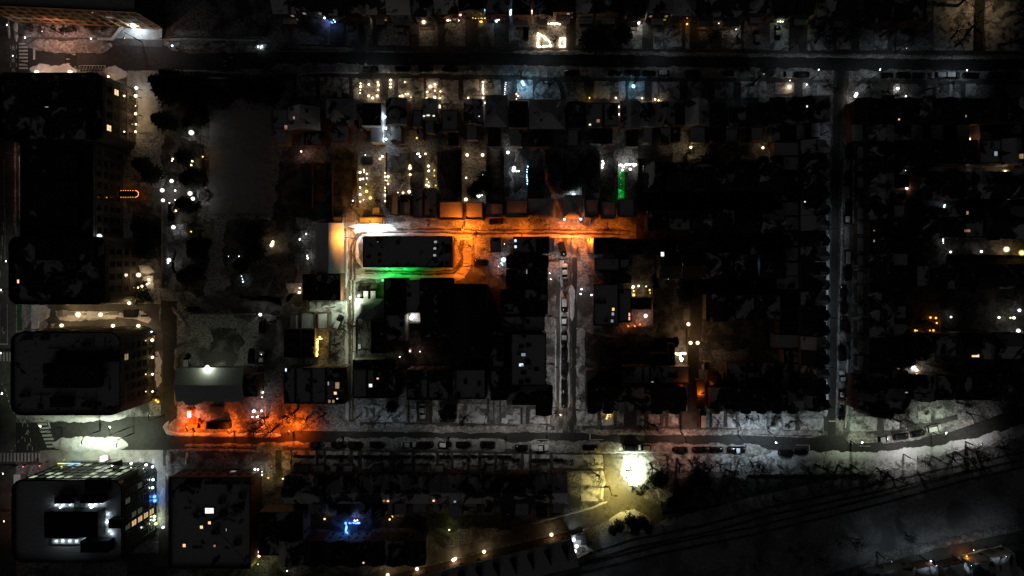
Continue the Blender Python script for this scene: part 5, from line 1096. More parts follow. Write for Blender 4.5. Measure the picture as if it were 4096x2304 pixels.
globe([(950, 1250), (965, 1270), (985, 1270), (952, 1312), (990, 1290), (935, 1245), (960, 1290)], 'Y', 11, 'yellow bulb in the glowing front garden shrub', 1.4, .22, t=t22)
string([(1640, 655), (1665, 665), (1690, 668), (1715, 655), (1740, 660)], 'WW', 'warm lights along the outstretched branch of the glowing tree', t22, 3.0, .3, .3, 70, 2)
string([(1690, 668), (1692, 695), (1700, 715), (1712, 712), (1702, 735)], 'WW', 'warm lights down the trunk of the glowing tree', t22, 2.0, .3, .27, 50, 2)
wall_lamp([(1470, 800)], 'WW', 30, 'low lamp inside the bow-roofed shed', 1.8, .18, t22); 
globe([(1445, 693)], 'W', 6, 'small white lamp in the narrow yard by the lane', 2, .25, t=t12)
wall_lamp([(1560, 300), (1575, 285)], 'W', 90, 'bright white lamp in the walled snowy yard', 2.4, .45, t12); wall_lamp([(1650, 640)], 'PK', 40, 'warm lamp in the cluttered yard', 2.4, .14, t12); globe([(1548, 635)], 'PK', 10, 'warm white box light in the cluttered yard', 1, .3, t=t12)
string([(640, 495), (665, 515), (620, 515), (615, 560), (620, 600), (615, 650), (610, 680)], 'Y', 'golden string lights along the dark house wall', t12, 3.7, .42, .24, 300, 4)
street((945, 100), 'GW', 2318.8, 'white street lamp with a long arm over the lane', 6, 1.6, PI, t12, .34, 173)
street((960, 640), 'GW', 375, 'second white lamp down the lane', 6, 1.2, PI, t12, .12, 173, False)
street((950, 1330), 'CW', 60, 'white lamp at the lane mouth', 6, 1.0, PI, t12, .12, None, False)
street((700, 200), 'GW', 352, 'white lamp over the snowy parking yard', 6, 1.0, PI, t12, .12, 173, False)
post([(42, 268)], 'W', 90, 'white lamp above the branchy snowy yard', 3.4, .42, t12); post([(55, 670)], 'W', 60, 'white lamp over the snow-covered car', 4, .1, t12)
# --- right street
wall_lamp([(1020, 305)], 'WW', 55, 'orange white lamp on the upper half of the bright porch', 2.4, .34, t31); wall_lamp([(1015, 347)], 'WW', 55, 'orange white lamp on the lower half of the bright porch', 2.4, .34, t31)
globe([(1283, 120)], 'PK', 12, 'reddish white lamp on the dark back yard', 1.6, .25, t=t31); globe([(1385, 268), (1360, 265)], 'CW', 3, 'tiny bluish light beside the dark yard', 1.4, .18, t=t31)
wall_lamp([(1478, 445)], 'PK', 55, 'warm lamp in the snowy shrubs of the dark block', 1.8, .32, t31)
globe([(2075, 292)], 'W', 20, 'bright white lamp in the dark right block', 2, .5, t=t31); wall_lamp([(2385, 312)], 'WW', 150, 'brightest warm lamp of the right block', 3, .68, t31)
globe([(980, 872)], 'R', 5, 'red light before a gabled house', 1.4, .26, t=t31)
globe([(1838, 1087)], 'W', 26, 'white lamp at the near end of the right lane', 2, .42, t=t31); globe([(2147, 1082)], 'W', 14, 'second white lamp along the right lane', 2, .42, t=t31)
wall_lamp([(2400, 1060)], 'WW', 60, 'large yellowish lamp along the right lane', 2.4, .6, t31); wall_lamp([(2555, 1095)], 'Y', 70, 'yellow lamp at the far end of the right lane', 2.4, .6, t31)
string([(1780, 620), (1778, 680)], 'CW', 'upright white light strip in the dark gap', t31, 2, .4, .16, 4, 1); string([(1765, 940), (1765, 1000)], 'CW', 'lower upright white light strip in the dark gap', t31, 2, .4, .14, 4, 1)
wall_lamp([(1800, 345), (1855, 60)], 'W', 12, 'pale lamp on the dark gable wall', 3, .12, t31)
for p in ((700, 850), (680, 1380)): street(p, 'CW', 320, 'dim street lamp over the right street', 7.5, 1.4, 0, t31, .1, None, False)
for p in ((680, 300), (660, 800), (650, 1200)): street(p, 'CW', 420, 'dim street lamp over the lower right street', 7.5, 1.4, 0, t32, .1, None, False)
street((700, 1300), 'CW', 120, 'dim street lamp at the upper right street', 7.5, 1.4, 0, t30, .1, None, False)
globe([(1635, 297), (1690, 302), (1698, 352)], 'OY', 20, 'orange lamp on the upper edge of the glowing patio', 1.2, .28, t=t32)
globe([(1480, 457), (1500, 457), (1545, 457), (1575, 457), (1630, 457), (1665, 457)], 'OY', 14, 'orange lamp on the lower edge of the glowing patio', 1.0, .26, t=t32)
globe([(1842, 292)], 'W', 8, 'white lamp right of the glowing patio', 1.6, .28, t=t32)
globe([(1213, 820), (1315, 820)], 'WW', 40, 'lamp at the foot of the golden lawn', 1.4, .36, t=t32); wall_lamp([(1495, 825)], 'WW', 60, 'lamp below the white glow', 1.6, .36, t32); wall_lamp([(1465, 800)], 'W', 120, 'white glowing lamp behind the dark shrub', 1.6, .5, t32)
wall_lamp([(1270, 690)], 'Y', 120, 'golden lamp over the golden lawn', 4, .12, t32)
globe([(1200, 1015)], 'WW', 8, 'warm lamp on the dark rear roof edge', 3, .5, t=t32)
globe([(2530, 225), (2475, 300), (2325, 297), (2520, 450)], 'W', 20, 'white lamp at the far right edge', 2, .46, t=t32); wall_lamp([(2440, 300)], 'YG', 30, 'yellowish glow beside the far right lamps', 2, .2, t32)
# --- bottom street
for p, pw, cl in (((1900, 60), 420, 'W'), ((800, 60), 280, 'W'), ((2500, 40), 420, 'W')): street(p, cl, pw, 'street lamp over the parked cars of the bottom street', 8, 1.6, PI/2, t13, .1, 160, False)
for p, pw, cl in (((350, 60), 600, 'W'), ((1750, 120), 1500, 'PK'), ((2350, 160), 1300, 'CW')): street(p, cl, pw, 'street lamp along the snowy right verge', 8, 1.6, -PI/2, t23, .1, 160, False)
street((85, 110), 'CW', 1144, 'slim bright street lamp over the right bend', 8, 1.6, -PI/2, t33, .32, 142)
for p, pw in (((950, 105), 1100), ((1795, 10), 1200)): street(p, 'GW', pw, 'street lamp on the upper kerb of the bend', 8, 1.6, PI/2, t33, .28, 144)
street((1500, 240), 'W', 1504.8, 'street lamp over the snowy bend verge', 8, 1.6, PI/2, t33, .1, 140, False)
street((2300, 1380), 'W', 130, 'street lamp above the terrace gardens', 8, 1.4, -PI/2, t12, .1, None, False); street((1300, 1385), 'CW', 210, 'street lamp at the snowy front gardens', 8, 1.4, -PI/2, t12, .1, None, False)
for p in ((900, 1420), (2300, 1430)): street(p, 'W', 200, 'street lamp before the narrow terrace gardens', 8, 1.4, -PI/2, t22, .1, None, False)
for p in ((400, 1440), (1400, 1430)): street(p, 'W', 260, 'street lamp before the gardens at the bend', 8, 1.4, -PI/2, t32, .1, None, False)
# --- bottom right corner
globe([(2070, 1190), (2028, 1290), (2112, 1270)], 'WW', 14, 'small warm lamp by the amber snow bank', 2, .24, t=t33)
wall_lamp([(2000, 1250)], 'OY', 150, 'amber lamp glowing on the far street bank', 2.4, .2, t33); wall_lamp([(1640, 1300)], 'CW', 60, 'cool lamp on the far street', 3, .2, t33)
globe([(1772, 1358), (2540, 1398), (1290, 1375)], 'CW', 20, 'white lamp before the houses across the railway', 2, .34, t=t33)
for p in ((1250, 1290), (1700, 1330), (2050, 1330), (2400, 1240)): street(p, 'CW', 200, 'dim street lamp on the far street', 9.5, 1.4, PI/2, t33, .1, 128, False)
street((2150, 110), 'W', 1280, 'street lamp over the far end of the bend verge', 8, 1.6, PI/2, t33, .1, 136, False)
street((40, 900), 'PK', 420, 'street lamp over the avenue beside the glass office', 9, 2.2, 0, t03, .18); street((30, 420), 'W', 300, 'street lamp over the avenue at the bus shelter', 9, 2.2, 0, t03, .16)
# ------------------------------------------------------------------ cars
def car_parts(kind):
    """returns list of (part name, mesh builder) in the car's own frame, nose to +x"""
    L, Wd = {'sedan': (4.7, 1.82), 'suv': (4.7, 1.9), 'hatch': (4.1, 1.76), 'pickup': (5.5, 1.98), 'van': (5.2, 1.95)}[kind]
    hl = L/2; top = {'sedan': 1.42, 'suv': 1.68, 'hatch': 1.48, 'pickup': 1.8, 'van': 1.95}[kind]; sh = {'sedan': .86, 'suv': 1.02, 'hatch': .9, 'pickup': 1.08, 'van': 1.1}[kind]
    st = [(-hl, .74, .55*sh), (-hl+.12, .88, .86*sh), (-hl+.5, .97, .97*sh), (-hl*.5, 1, sh), (0, 1, sh), (hl*.38, 1, sh), (hl*.55, .98, sh*.97), (hl-.55, .95, sh*.9), (hl-.15, .84, sh*.78), (hl, .66, sh*.55)]
    m = M(); n = 9; hw = Wd/2
    for x, f, z in st:
        w = hw*f
        for (a, b) in ((-.9, .28), (-1, .45), (-1, z*.72), (-.93, z*.95), (0, z+.035), (.93, z*.95), (1, z*.72), (1, .45), (.9, .28)): m.v.append((x, w*a, b))
    for i in range(len(st)-1):
        for j in range(n-1): m.face([i*n+j, i*n+j+1, (i+1)*n+j+1, (i+1)*n+j])
        m.face([i*n+n-1, i*n, (i+1)*n, (i+1)*n+n-1])
    m.face(list(range(n))); m.face(list(range((len(st)-1)*n, len(st)*n))[::-1])
    cb = {'sedan': (-1.75, -1.0, .35, 1.15), 'suv': (-2.15, -1.9, .45, 1.2), 'hatch': (-1.85, -1.45, .35, 1.1), 'pickup': (-.55, -.35, .75, 1.35), 'van': (-2.45, -2.3, 1.3, 2.0)}[kind]
    r0, r1, w1, w0 = cb[0], cb[1], cb[2], cb[3]; bw, tw = hw*.9, hw*.74; zb = sh+.0
    parts = []
    if kind == 'pickup':
        m.box(-2.55, -.82, sh-.02, -2.45, .82, sh+.08); m.box(-2.45, -.86, sh-.02, -.6, -.78, sh+.08); m.box(-2.45, .78, sh-.02, -.6, .86, sh+.08)
    parts.append(('body', m, 'paint', True))
    g = M(); g.poly([(w0, -bw, zb), (w0, bw, zb), (w1, tw, top-.03), (w1, -tw, top-.03)]); parts.append(('windscreen', g, 'car_glass', False))
    g = M(); g.poly([(r0, bw, zb), (r0, -bw, zb), (r1, -tw, top-.03), (r1, tw, top-.03)]); parts.append(('rear_window', g, 'car_glass', False))
    for s in (-1, 1):
        g = M(); g.poly([(r0, s*bw, zb), (w0, s*bw, zb), (w1, s*tw, top-.03), (r1, s*tw, top-.03)][::s]); parts.append(('side_window', g, 'car_glass', False))
    g = M(); e = .06; pts = [(r1-e, -tw-.02), (w1+e, -tw-.02), (w1+e*1.6, 0), (w1+e, tw+.02), (r1-e, tw+.02), (r1-e*1.6, 0)]
    g.prism(pts, top-.06, top, 0, None, True); parts.append(('roof', g, 'paint', False))
    for sx in (-1, 1):
        for sy in (-1, 1):
            g = M(); cx = sx*hl*.62; g.tube([(cx, sy*(hw-.2), .33), (cx, sy*(hw+.01), .33)], .33, 10); parts.append(('wheel', g, 'rubber', False))
    for s in (-1, 1):
        g = M(); g.box(hl-.28, s*hw*.62-.16, sh*.62, hl-.06, s*hw*.62+.16, sh*.76); parts.append(('headlight', g, 'metal_grey', False))
        g = M(); g.box(-hl+.01, s*hw*.66-.15, sh*.66, -hl+.14, s*hw*.66+.15, sh*.84); parts.append(('tail_light', g, 'red_paint', False))
        g = M(); g.box(w1+.45, s*(hw+.12)-.1, sh-.03, w1+.62, s*(hw+.12)+.1, sh+.12); parts.append(('mirror', g, 'metal_dark', False))
    g = M(); b = []
    for i in range(4):
        for j in range(4):
            x = r1+(w1-r1)*i/3; y = -tw+2*tw*j/3; g.v.append((x, y, top+.01+(.12+.05*R.random() if 0 < i < 3 and 0 < j < 3 else 0)))
    for i in range(3):
        for j in range(3): g.face([i*4+j, i*4+4+j, i*4+5+j, i*4+1+j])
    snow = [('roof_snow', g, 'snow', True)]
    g = M()
    for i in range(4):
        for j in range(4):
            x = w0+.05+(hl-.35-w0)*i/3; y = -bw*.9+1.8*bw*j/3; g.v.append((x, y, sh+.0+(.1 if 0 < i < 3 and 0 < j < 3 else -.03)))
    for i in range(3):
        for j in range(3): g.face([i*4+j, i*4+4+j, i*4+5+j, i*4+1+j])
    if kind != 'van': snow.append(('bonnet_snow', g, 'snow', True))
    return parts, snow
def rim_mesh(me):
    c = sum((v.co for v in me.vertices), Vector())/len(me.vertices); s = 1 if c.y > 0 else -1; m = M()
    m.tube([(c.x, c.y+s*.08, c.z), (c.x, c.y+s*.12, c.z)], .2, 8); return m.mesh('rim', 'metal_grey')
CARM = {}
def car(p, heading, color='black', kind='sedan', snow=0, base='parked car', t=I, jit=True):
    w = W(t(*p), .8)
    if (kind, color) not in CARM:
        if kind not in CARM: CARM[kind] = car_parts(kind)
        ps, sn = CARM[kind]
        if ('sh', kind) not in CARM:
            CARM[('sh', kind)] = [(n, None if mt == 'paint' else g.mesh(n, mt, s), g, s) for n, g, mt, s in ps]; CARM[('sn', kind)] = [(n, g.mesh(n, mt, s)) for n, g, mt, s in sn]
        CARM[(kind, color)] = [(n, me or g.mesh(n, 'car_'+color, s)) for n, me, g, s in CARM[('sh', kind)]]
    word = {'sedan': 'car', 'suv': 'sport utility car', 'hatch': 'small car', 'pickup': 'pickup truck', 'van': 'van'}[kind]
    lab = {0: '%s %s' % (color, word), 1: '%s %s with snowy roof' % (color, word), 2: 'snow-covered %s %s' % (color, word)}[snow]
    o = thing('parked_car' if kind != 'pickup' else 'parked_truck', lab+' '+base, 'car' if kind not in ('van', 'pickup') else kind, (w.x, w.y, .03), heading+(R.uniform(-.02, .02) if jit else 0), 'cars '+base)
    for n, me in CARM[(kind, color)]:
        q = ob(n, me, o)
        if n == 'wheel': ob('rim', CARM.setdefault('rim%s' % me.name, rim_mesh(me)), q)
    for n, me in CARM[('sn', kind)][:snow]: ob(n, me, o)
    return o
KD = ('sedan', 'suv', 'hatch', 'suv'); CC = ('black', 'black', 'black', 'grey', 'blue', 'red')
B = 'on the lower kerb of the top street'
for t, xs in ((t10, ((1150, 'black'), (1470, 'black'), (1710, 'black'), (1950, 'black'))), (t20, ((600, 'black'), (1035, 'black'), (1208, 'grey'), (1382, 'black'), (1540, 'silver'), (1815, 'black'), (2170, 'grey'), (2560, 'grey'))), (t30, ((190, 'white'), (345, 'black')))):
    for x, c in xs: car((x, 735 if t is t20 else (692 if t is t10 else 748)), rc(0, PI), c, rc(*KD), 1 if c in ('silver', 'white') else 0, B, t)
for x, c, s in ((1200, 'black', 0), (1365, 'black', 0), (1515, 'grey', 0), (1712, 'white', 2), (1855, 'grey', 1), (2040, 'black', 0), (2310, 'black', 0), (2470, 'black', 0)): car((x, 757), rc(0, PI), c, rc(*KD), s, 'on the top street beyond the side street', t30)
car((97, 325), PI/2, 'black', 'sedan', 1, 'in the lit front yard above the street', t30); car((2465, 370), PI/2, 'black', 'suv', 1, 'in the yard with the pink porch', t20); car((535, 240), PI/2, 'black', 'suv', 0, 'in the dark yard above the street', t30); car((140, 330), PI/2, 'black', 'suv', 0, 'beside the yellow porch', t20)
car((1415, 320), -.25, 'black', 'sedan', 0, 'under the bare trees above the street', t30); car((855, 965), 0, 'red', 'sedan', 1, 'on the pale lawn drive', t10)
for y, c, k, s in ((170, 'black', 'suv', 1), (345, 'silver', 'sedan', 1), (508, 'black', 'sedan', 1), (670, 'black', 'sedan', 0), (818, 'black', 'suv', 0), (990, 'black', 'sedan', 0), (1135, 'black', 'sedan', 0)): car((525, y), -PI/2, c, k, s, 'in the middle street line', t22)
car((530, 1280), PI/2, 'white', 'sedan', 2, 'alone at the head of the middle street', t21); car((510, 1060), -PI/2+.25, 'black', 'suv', 0, 'in the pink courtyard', t21)
for y, c, k, s in ((1190, 'grey', 'sedan', 0), (1370, 'grey', 'hatch', 1)): car((832, y), PI/2, c, k, s, 'on the upper right street', t30)
for y, c, k, s in ((80, 'black', 'sedan', 0), (355, 'black', 'sedan', 0), (635, 'black', 'hatch', 0), (740, 'grey', 'hatch', 1), (1128, 'silver', 'van', 1), (1300, 'black', 'sedan', 0)): car((808 if y < 700 else 792, y), PI/2, c, k, s, 'halfway down the right street', t31)
for y, c, k, s in ((40, 'black', 'sedan', 0), (188, 'black', 'sedan', 0), (352, 'black', 'suv', 0), (650, 'black', 'van', 0), (920, 'silver', 'pickup', 2), (1060, 'red', 'sedan', 1), (1255, 'black', 'sedan', 0)): car((757 if y < 600 else 742, y), PI/2, c, k, s, 'on the lower right street', t32)
for x, c, k, s in ((610, 'grey', 'sedan', 0), (830, 'black', 'sedan', 0), (995, 'black', 'suv', 0), (1217, 'black', 'sedan', 0), (1535, 'white', 'sedan', 2), (1712, 'black', 'suv', 0), (1900, 'black', 'hatch', 1), (2085, 'black', 'sedan', 0), (2330, 'black', 'suv', 0)): car((x, 127), rc(0, PI), c, k, s, 'on the snowy side of the bottom street', t13)
for x, c, k, s in ((95, 'black', 'hatch', 0), (282, 'white', 'pickup', 2), (785, 'black', 'sedan', 0), (1198, 'black', 'suv', 0), (1335, 'grey', 'hatch', 2), (1692, 'black', 'sedan', 0), (1888, 'black', 'sedan', 0), (2050, 'black', 'sedan', 0), (2260, 'black', 'pickup', 1)): car((x, 158+ (x > 1500)*22), rc(0, PI), c, k, s, 'below the bottom street near the junction', t23)
for x, y, c, k, s, a in ((180, 210, 'black', 'suv', 0, 0), (330, 198, 'black', 'sedan', 0, 0)): car((x, y), a, c, k, s, 'at the right bend', t33)
for x, y, c, k, s, a in ((1160, 70, 'silver', 'sedan', 2, .08), (1340, 48, 'black', 'suv', 0, .14), (1510, 18, 'black', 'sedan', 0, .2)): car((x, y), a, c, k, s, 'on the upper kerb of the bend', t33)
car((1672, 1412), .2, 'white', 'suv', 2, 'farthest along the bend', t32)
car((1672, 1240), -PI/2, 'white', 'sedan', 1, 'on the dark driveway above the bottom street', t12); car((830, 345), 1.15, 'black', 'suv', 1, 'slanting across the snowy yard', t12); car((58, 710), PI/2, 'silver', 'sedan', 2, 'under the yard lamp', t12); car((65, 380), PI/2, 'black', 'suv', 0, 'in the branchy snowy yard', t12)
for x, c, s in ((1055, 'black', 0), (1113, 'black', 1), (1185, 'grey', 1)): car((x, 45), PI/2, c, 'suv', s, 'in the lane-side parking by the green light', t12)
car((1230, 725), 0, 'black', 'sedan', 1, 'by the lamp-studded garden', t11) if 0 else None
car((2420, 778), .05, 'black', 'suv', 0, 'before the orange-lane garages', t11); car((2265, 1190), .0, 'black', 'sedan', 0, 'off the cross lane', t11); car((1885, 735), PI/2, 'black', 'suv', 1, 'in the dim snow lot', t02); car((2530, 685), PI/2, 'black', 'suv', 0, 'beside the hall lot', t02)
car((508, 490), 0, 'black', 'sedan', 1, 'x', t32) if 0 else None
car((505, 600), .2, 'silver', 'sedan', 0, 'parked beside the right street house', t32); car((1920, 1320), PI/2, 'red', 'van', 1, 'at the foot of the brown lane', t22); car((1660, 1320), PI/2, 'black', 'sedan', 0, 'on the far street', t33) if 0 else None
car((1600, 1335), .2, 'black', 'van', 0, 'on the street across the railway', t33); car((2150, 130), 0, 'black', 'suv', 0, 'x', t10) if 0 else None
for x in (1920, ): car((x, 215), PI, 'green' if 0 else 'black', 'suv', 0, 'at the edge of the snow lot', t02)

# ------------------------------------------------------------------ trees and shrubs
def bare_tree(seed, h=8.0):
    r = random.Random(seed); tr = M(); tw = M()
    def grow(p, d, L, rad, lev):
        n = 3; pts = [p]; rr2 = [rad]; q = p; dd = d
        for i in range(n):
            dd = (dd+Vector((r.uniform(-1, 1), r.uniform(-1, 1), r.uniform(-.4, .7)))*.2*(1+lev*.25)).normalized(); q = q+dd*(L/n); pts.append(q); rr2.append(rad*(1-.5*(i+1)/n))
        (tr if lev <= 1 else tw).tube(pts, rr2, 6 if lev == 0 else (4 if lev < 3 else 3), 0, lev < 2)
        if lev >= 4: return
        k = {0: r.randint(4, 6), 1: r.randint(3, 5), 2: r.randint(3, 4), 3: 3}[lev]
        for j in range(k):
            i = r.randint(1, n) if lev else r.choice((2, 3, 3)); a = r.uniform(0, 2*PI) if lev else 2*PI*j/k+r.uniform(-.3, .3)
            u = dd.orthogonal().normalized(); v = dd.cross(u); sp = r.uniform(.55, 1.15)
            nd = (dd*math.cos(sp)+(u*math.cos(a)+v*math.sin(a))*math.sin(sp)+Vector((0, 0, .12))).normalized()
            grow(pts[i], nd, L*r.uniform(.58, .8), max(.022, rr2[i]*.66), lev+1)
    grow(Vector((0, 0, 0)), Vector((0, 0, 1)), h*.36, h*.034, 0)
    return tr.mesh('trunk', 'bark', True), tw.mesh('crown', 'bark')
BARE = [bare_tree(s) for s in range(7)]
def evergreen(seed):
    r = random.Random(seed); m = M(); H = 9.0
    for z in [H*(.08+.9*i/15) for i in range(16)]:
        rad = 3.2*(1-z/H)**.75*r.uniform(.82, 1.15)+.15; n = int(9+rad*5)
        for j in range(n):
            a = 2*PI*j/n+r.uniform(-.3, .3); L = rad*r.uniform(.62, 1.12); c, s = math.cos(a), math.sin(a); dz = -.28*L
            k = 4
            for i in range(k):
                t0, t1 = i/k, (i+1)/k; wd = .34*(1-t0*.55)*r.uniform(.7, 1.3)
                p0 = Vector((c*L*t0, s*L*t0, z+dz*t0)); p1 = Vector((c*L*t1, s*L*t1, z+dz*t1)); nn = Vector((-s, c, 0))*wd
                m.poly([p0, p1+nn*1.5+Vector((0, 0, -.12)), p1, p1-nn*1.5+Vector((0, 0, -.1))])
    tk = M(); tk.tube([(0, 0, 0), (0, 0, H*.9)], [.22, .04], 6)
    return tk.mesh('trunk', 'bark'), m.mesh('crown', 'needle')
EVER = [evergreen(s) for s in range(4)]
def leafy(seed, mt='shrub', n=420):
    r = random.Random(seed); m = M(); cl = [(Vector((r.uniform(-.7, .7), r.uniform(-.7, .7), r.uniform(.3, .8))), r.uniform(.25, .5)) for _ in range(9)]
    for i in range(n):
        c, rr3 = r.choice(cl); d = Vector((r.gauss(0, 1), r.gauss(0, 1), r.gauss(0, 1))).normalized(); p = c+d*rr3*r.uniform(.6, 1.05)
        u = d.orthogonal().normalized()*r.uniform(.05, .11); v = d.cross(u)*.7; m.poly([p-u, p+v, p+u, p-v])
    return m.mesh('foliage', mt)
LEAF = [leafy(s) for s in range(4)]; LEAFG = [leafy(s+9, 'needle', 520) for s in range(3)]
m = M()
for i in range(6): m.tube([(0, 0, 0), (R.uniform(-.4, .4), R.uniform(-.4, .4), .9)], [.03, .01], 3)
STEMS = m.mesh('stems', 'bark')
def tree(p, s, base, t=I, z=None):
    w = W(t(*p)); a, b = R.choice(BARE); o = thing('bare_tree', base, 'tree', (w.x, w.y, 0), R.uniform(0, 6.28), base); sc_ = s/6.2
    ob('trunk', a, o, (0, 0, 0), 0, (sc_,)*3); ob('crown', b, o, (0, 0, 0), 0, (sc_,)*3); return o
def pine(p, rad, base, t=I, h=9.0, name='evergreen_tree'):
    w = W(t(*p), h*.4); a, b = R.choice(EVER); o = thing(name, base, 'tree', (w.x, w.y, 0), R.uniform(0, 6.28), base); s = rad/3.2
    ob('trunk', a, o, (0, 0, 0), 0, (s, s, h/9)); ob('crown', b, o, (0, 0, 0), 0, (s, s, h/9)); return o
def bush(p, rad, base, t=I, h=None, green=False):
    w = W(t(*p)); o = thing('shrub', base, 'shrub', (w.x, w.y, 0), R.uniform(0, 6.28), base); h = h or rad*1.0
    ob('foliage', R.choice(LEAFG if green else LEAF), o, (0, 0, 0), 0, (rad, rad, h)); ob('stems', STEMS, o, (0, 0, 0), 0, (rad, rad, h)); return o
for p, r_ in (((1600, 830), 4.0), ((1790, 850), 4.8), ((1950, 840), 4.2), ((1640, 930), 3.6), ((1860, 960), 4.0), ((1700, 760), 3.2), ((2080, 900), 3.4), ((2200, 950), 3.8), ((2350, 860), 4.0), ((2500, 900), 4.2)): pine(p, r_, 'dark evergreen in the clump below the top street', t00)
for p, r_ in (((60, 860), 3.6), ((170, 840), 3.0), ((120, 960), 3.2)): pine(p, r_, 'dark evergreen at the right end of the street clump', t10)
for p, r_, b_ in (((1600, 1200), 3.4, 'evergreen beside the residence stairs'), ((1690, 1230), 2.6, 'smaller evergreen beside the residence stairs'), ((1950, 1150), 4.0, 'broad evergreen above the pergola lamp'), ((1900, 1240), 3.0, 'low evergreen above the pergola lamp')): pine(p, r_, b_, t00, 7)
for p, r_ in (((1830, 130), 3.0), ((1880, 350), 3.4), ((1940, 300), 2.6), ((1840, 600), 3.2), ((1900, 590), 2.4), ((1960, 1010), 3.6), ((1950, 1090), 3.0), ((1850, 1330), 3.4), ((1920, 1290), 3.0), ((2020, 1000), 2.4), ((1400, 830), 3.6), ((1480, 960), 4.0), ((1440, 1080), 3.4), ((2400, 1220), 2.6), ((2530, 900), 3.4), ((2540, 1080), 3.6), ((1500, 300), 3.4), ((1400, 200), 3.0)): pine(p, r_, 'dark evergreen in the residence courtyard', t01, 6.5)
for p in ((1440, 380), (1520, 520), (1500, 640), (1560, 720), (1700, 330), (1740, 780), (2020, 830), (2040, 880)): tree(p, 6, 'bare tree in the residence courtyard', t01)
for p, r_ in (((1760, 345), 1.6), ((1790, 650), 1.5), ((1920, 520), 1.6), ((1430, 1400), 2.0), ((1480, 1440), 1.8), ((1740, 820), 1.3), ((1730, 150), 1.2)): bush(p, r_, 'lamp-lit shrub in the residence courtyard', t01, green=True)
for p, r_ in (((1420, 90), 2.4), ((1500, 120), 2.2), ((1460, 60), 2.0)): bush(p, r_, 'leafy shrub in the bright corner bed', t02, green=True)
for p in ((290, 270), (330, 290), (420, 310), (560, 300), (620, 310), (660, 320), (740, 300), (860, 270), (930, 290), (1030, 300), (1080, 290)): bush(p, R.uniform(.9, 1.6), 'dark shrub in the snowy bed before the bronze block', t00)
tree((480, 270), 6, 'bare tree against the bronze block', t00)
# trees of the streets and gardens
def trees(ps, b_, t, s=(6, 9)):
    for p in ps: tree(p, R.uniform(*s), b_, t)
trees([(170, 720), (620, 690), (1180, 800), (1560, 700), (480, 870), (310, 840), (2350, 830), (2200, 720)], 'bare street tree on the lower verge of the top street', t10)
trees([(120, 300), (1000, 300), (560, 330), (1520, 350), (1900, 330)], 'bare tree in the yards above the top street', t10)
trees([(110, 830), (1230, 850), (1000, 850), (2420, 850), (620, 850), (380, 860)], 'bare tree on the front lawns below the top street', t20)
trees([(1180, 620), (2200, 640), (2300, 720), (1060, 650)], 'bare street tree leaning over the top street', t20)
trees([(1560, 350), (2000, 400), (2240, 280), (2260, 370), (2050, 330), (430, 420)], 'bare tree in the yards near the pink porch', t20)
trees([(470, 430), (620, 440), (780, 420), (1130, 370), (1420, 420), (1900, 60), (1840, 390), (1880, 470), (2000, 330), (2330, 450), (2480, 250), (2560, 450), (2440, 130)], 'bare tree on the top right lots', t30, (8, 12))
trees([(560, 870), (900, 860), (1000, 880), (1150, 920), (1600, 900), (2340, 870), (950, 1150), (1050, 1200)], 'bare tree at the corner below the top street', t30)
trees([(1480, 370), (1080, 290), (1250, 580), (400, 650), (620, 420), (2480, 1330), (2300, 1050)], 'bare tree in the rear gardens above the lane', t11, (4.5, 6.5))
trees([(690, 790), (170, 720), (800, 760), (950, 860), (300, 780), (580, 640)], 'bare tree along the orange lane', t21, (4.5, 7))
trees([(2070, 870), (2230, 900), (2160, 1030), (1740, 780)], 'bare tree at the short cross lane', t11, (3.5, 5))
trees([(260, 280), (200, 330), (1010, 380), (1070, 400), (840, 560), (820, 650), (1130, 290), (900, 430)], 'bare tree beside the lit lane', t12, (6, 9))
trees([(290, 1290), (120, 1300), (520, 1300), (420, 1220), (60, 1380), (230, 1380), (700, 1260)], 'dark bare tree over the orange-lit gardens', t12, (7, 10))
trees([(1360, 1240), (1250, 1290), (1440, 1290), (1900, 1270), (2100, 1300)], 'bare tree on the snowy gardens above the bottom street', t12)
trees([(440, 1260), (680, 1100), (1290, 1390), (1440, 1390), (2360, 1290), (2480, 1290), (2080, 1340)], 'bare tree before the narrow terraces', t22, (5, 8))
trees([(880, 130), (880, 440), (720, 1050), (900, 1080), (1300, 1330), (230, 1340), (1380, 1330), (1900, 1150), (2000, 1250)], 'bare tree near the lower right street', t32, (6, 8))
trees([(900, 250), (960, 720), (830, 520), (560, 100), (420, 300), (300, 850)], 'bare tree near the upper right street', t31, (6, 8))
trees([(450, 300), (860, 240), (1280, 250), (1480, 280), (1750, 270), (2080, 290), (2320, 300), (2480, 300)], 'bare tree among the hedged terrace gardens', t13, (4, 6))
trees([(610, 280), (830, 280), (30, 280), (260, 330), (880, 440)], 'bare tree right of the hedged gardens', t23, (4.5, 6.5))
trees([(1390, 310), (1500, 370), (1560, 320), (1660, 270), (1780, 280), (1830, 250), (1930, 300), (2060, 300), (2280, 290), (2400, 300), (2470, 330), (2530, 350), (1450, 420), (1900, 380), (2150, 380)], 'bare tree on the verge above the railway', t23, (6, 10))
trees([(400, 380), (470, 330), (700, 330), (770, 360), (1090, 360), (1200, 420), (1800, 230), (1880, 200), (1990, 150), (1550, 290), (560, 420), (900, 420), (1500, 400), (2100, 200), (2300, 150)], 'bare tree above the railway bend', t33, (7, 11))
for x in range(2680, 3560, 42):
    for y in (1945, 1995):
        if R.random() < (.6 if y < 1960 else .15):
            tree((x+R.uniform(-14, 14), y+R.uniform(-22, 22)-max(0, x-3200)*.12), R.uniform(4, 6.5), 'bare tree in the dark thicket along the railway')
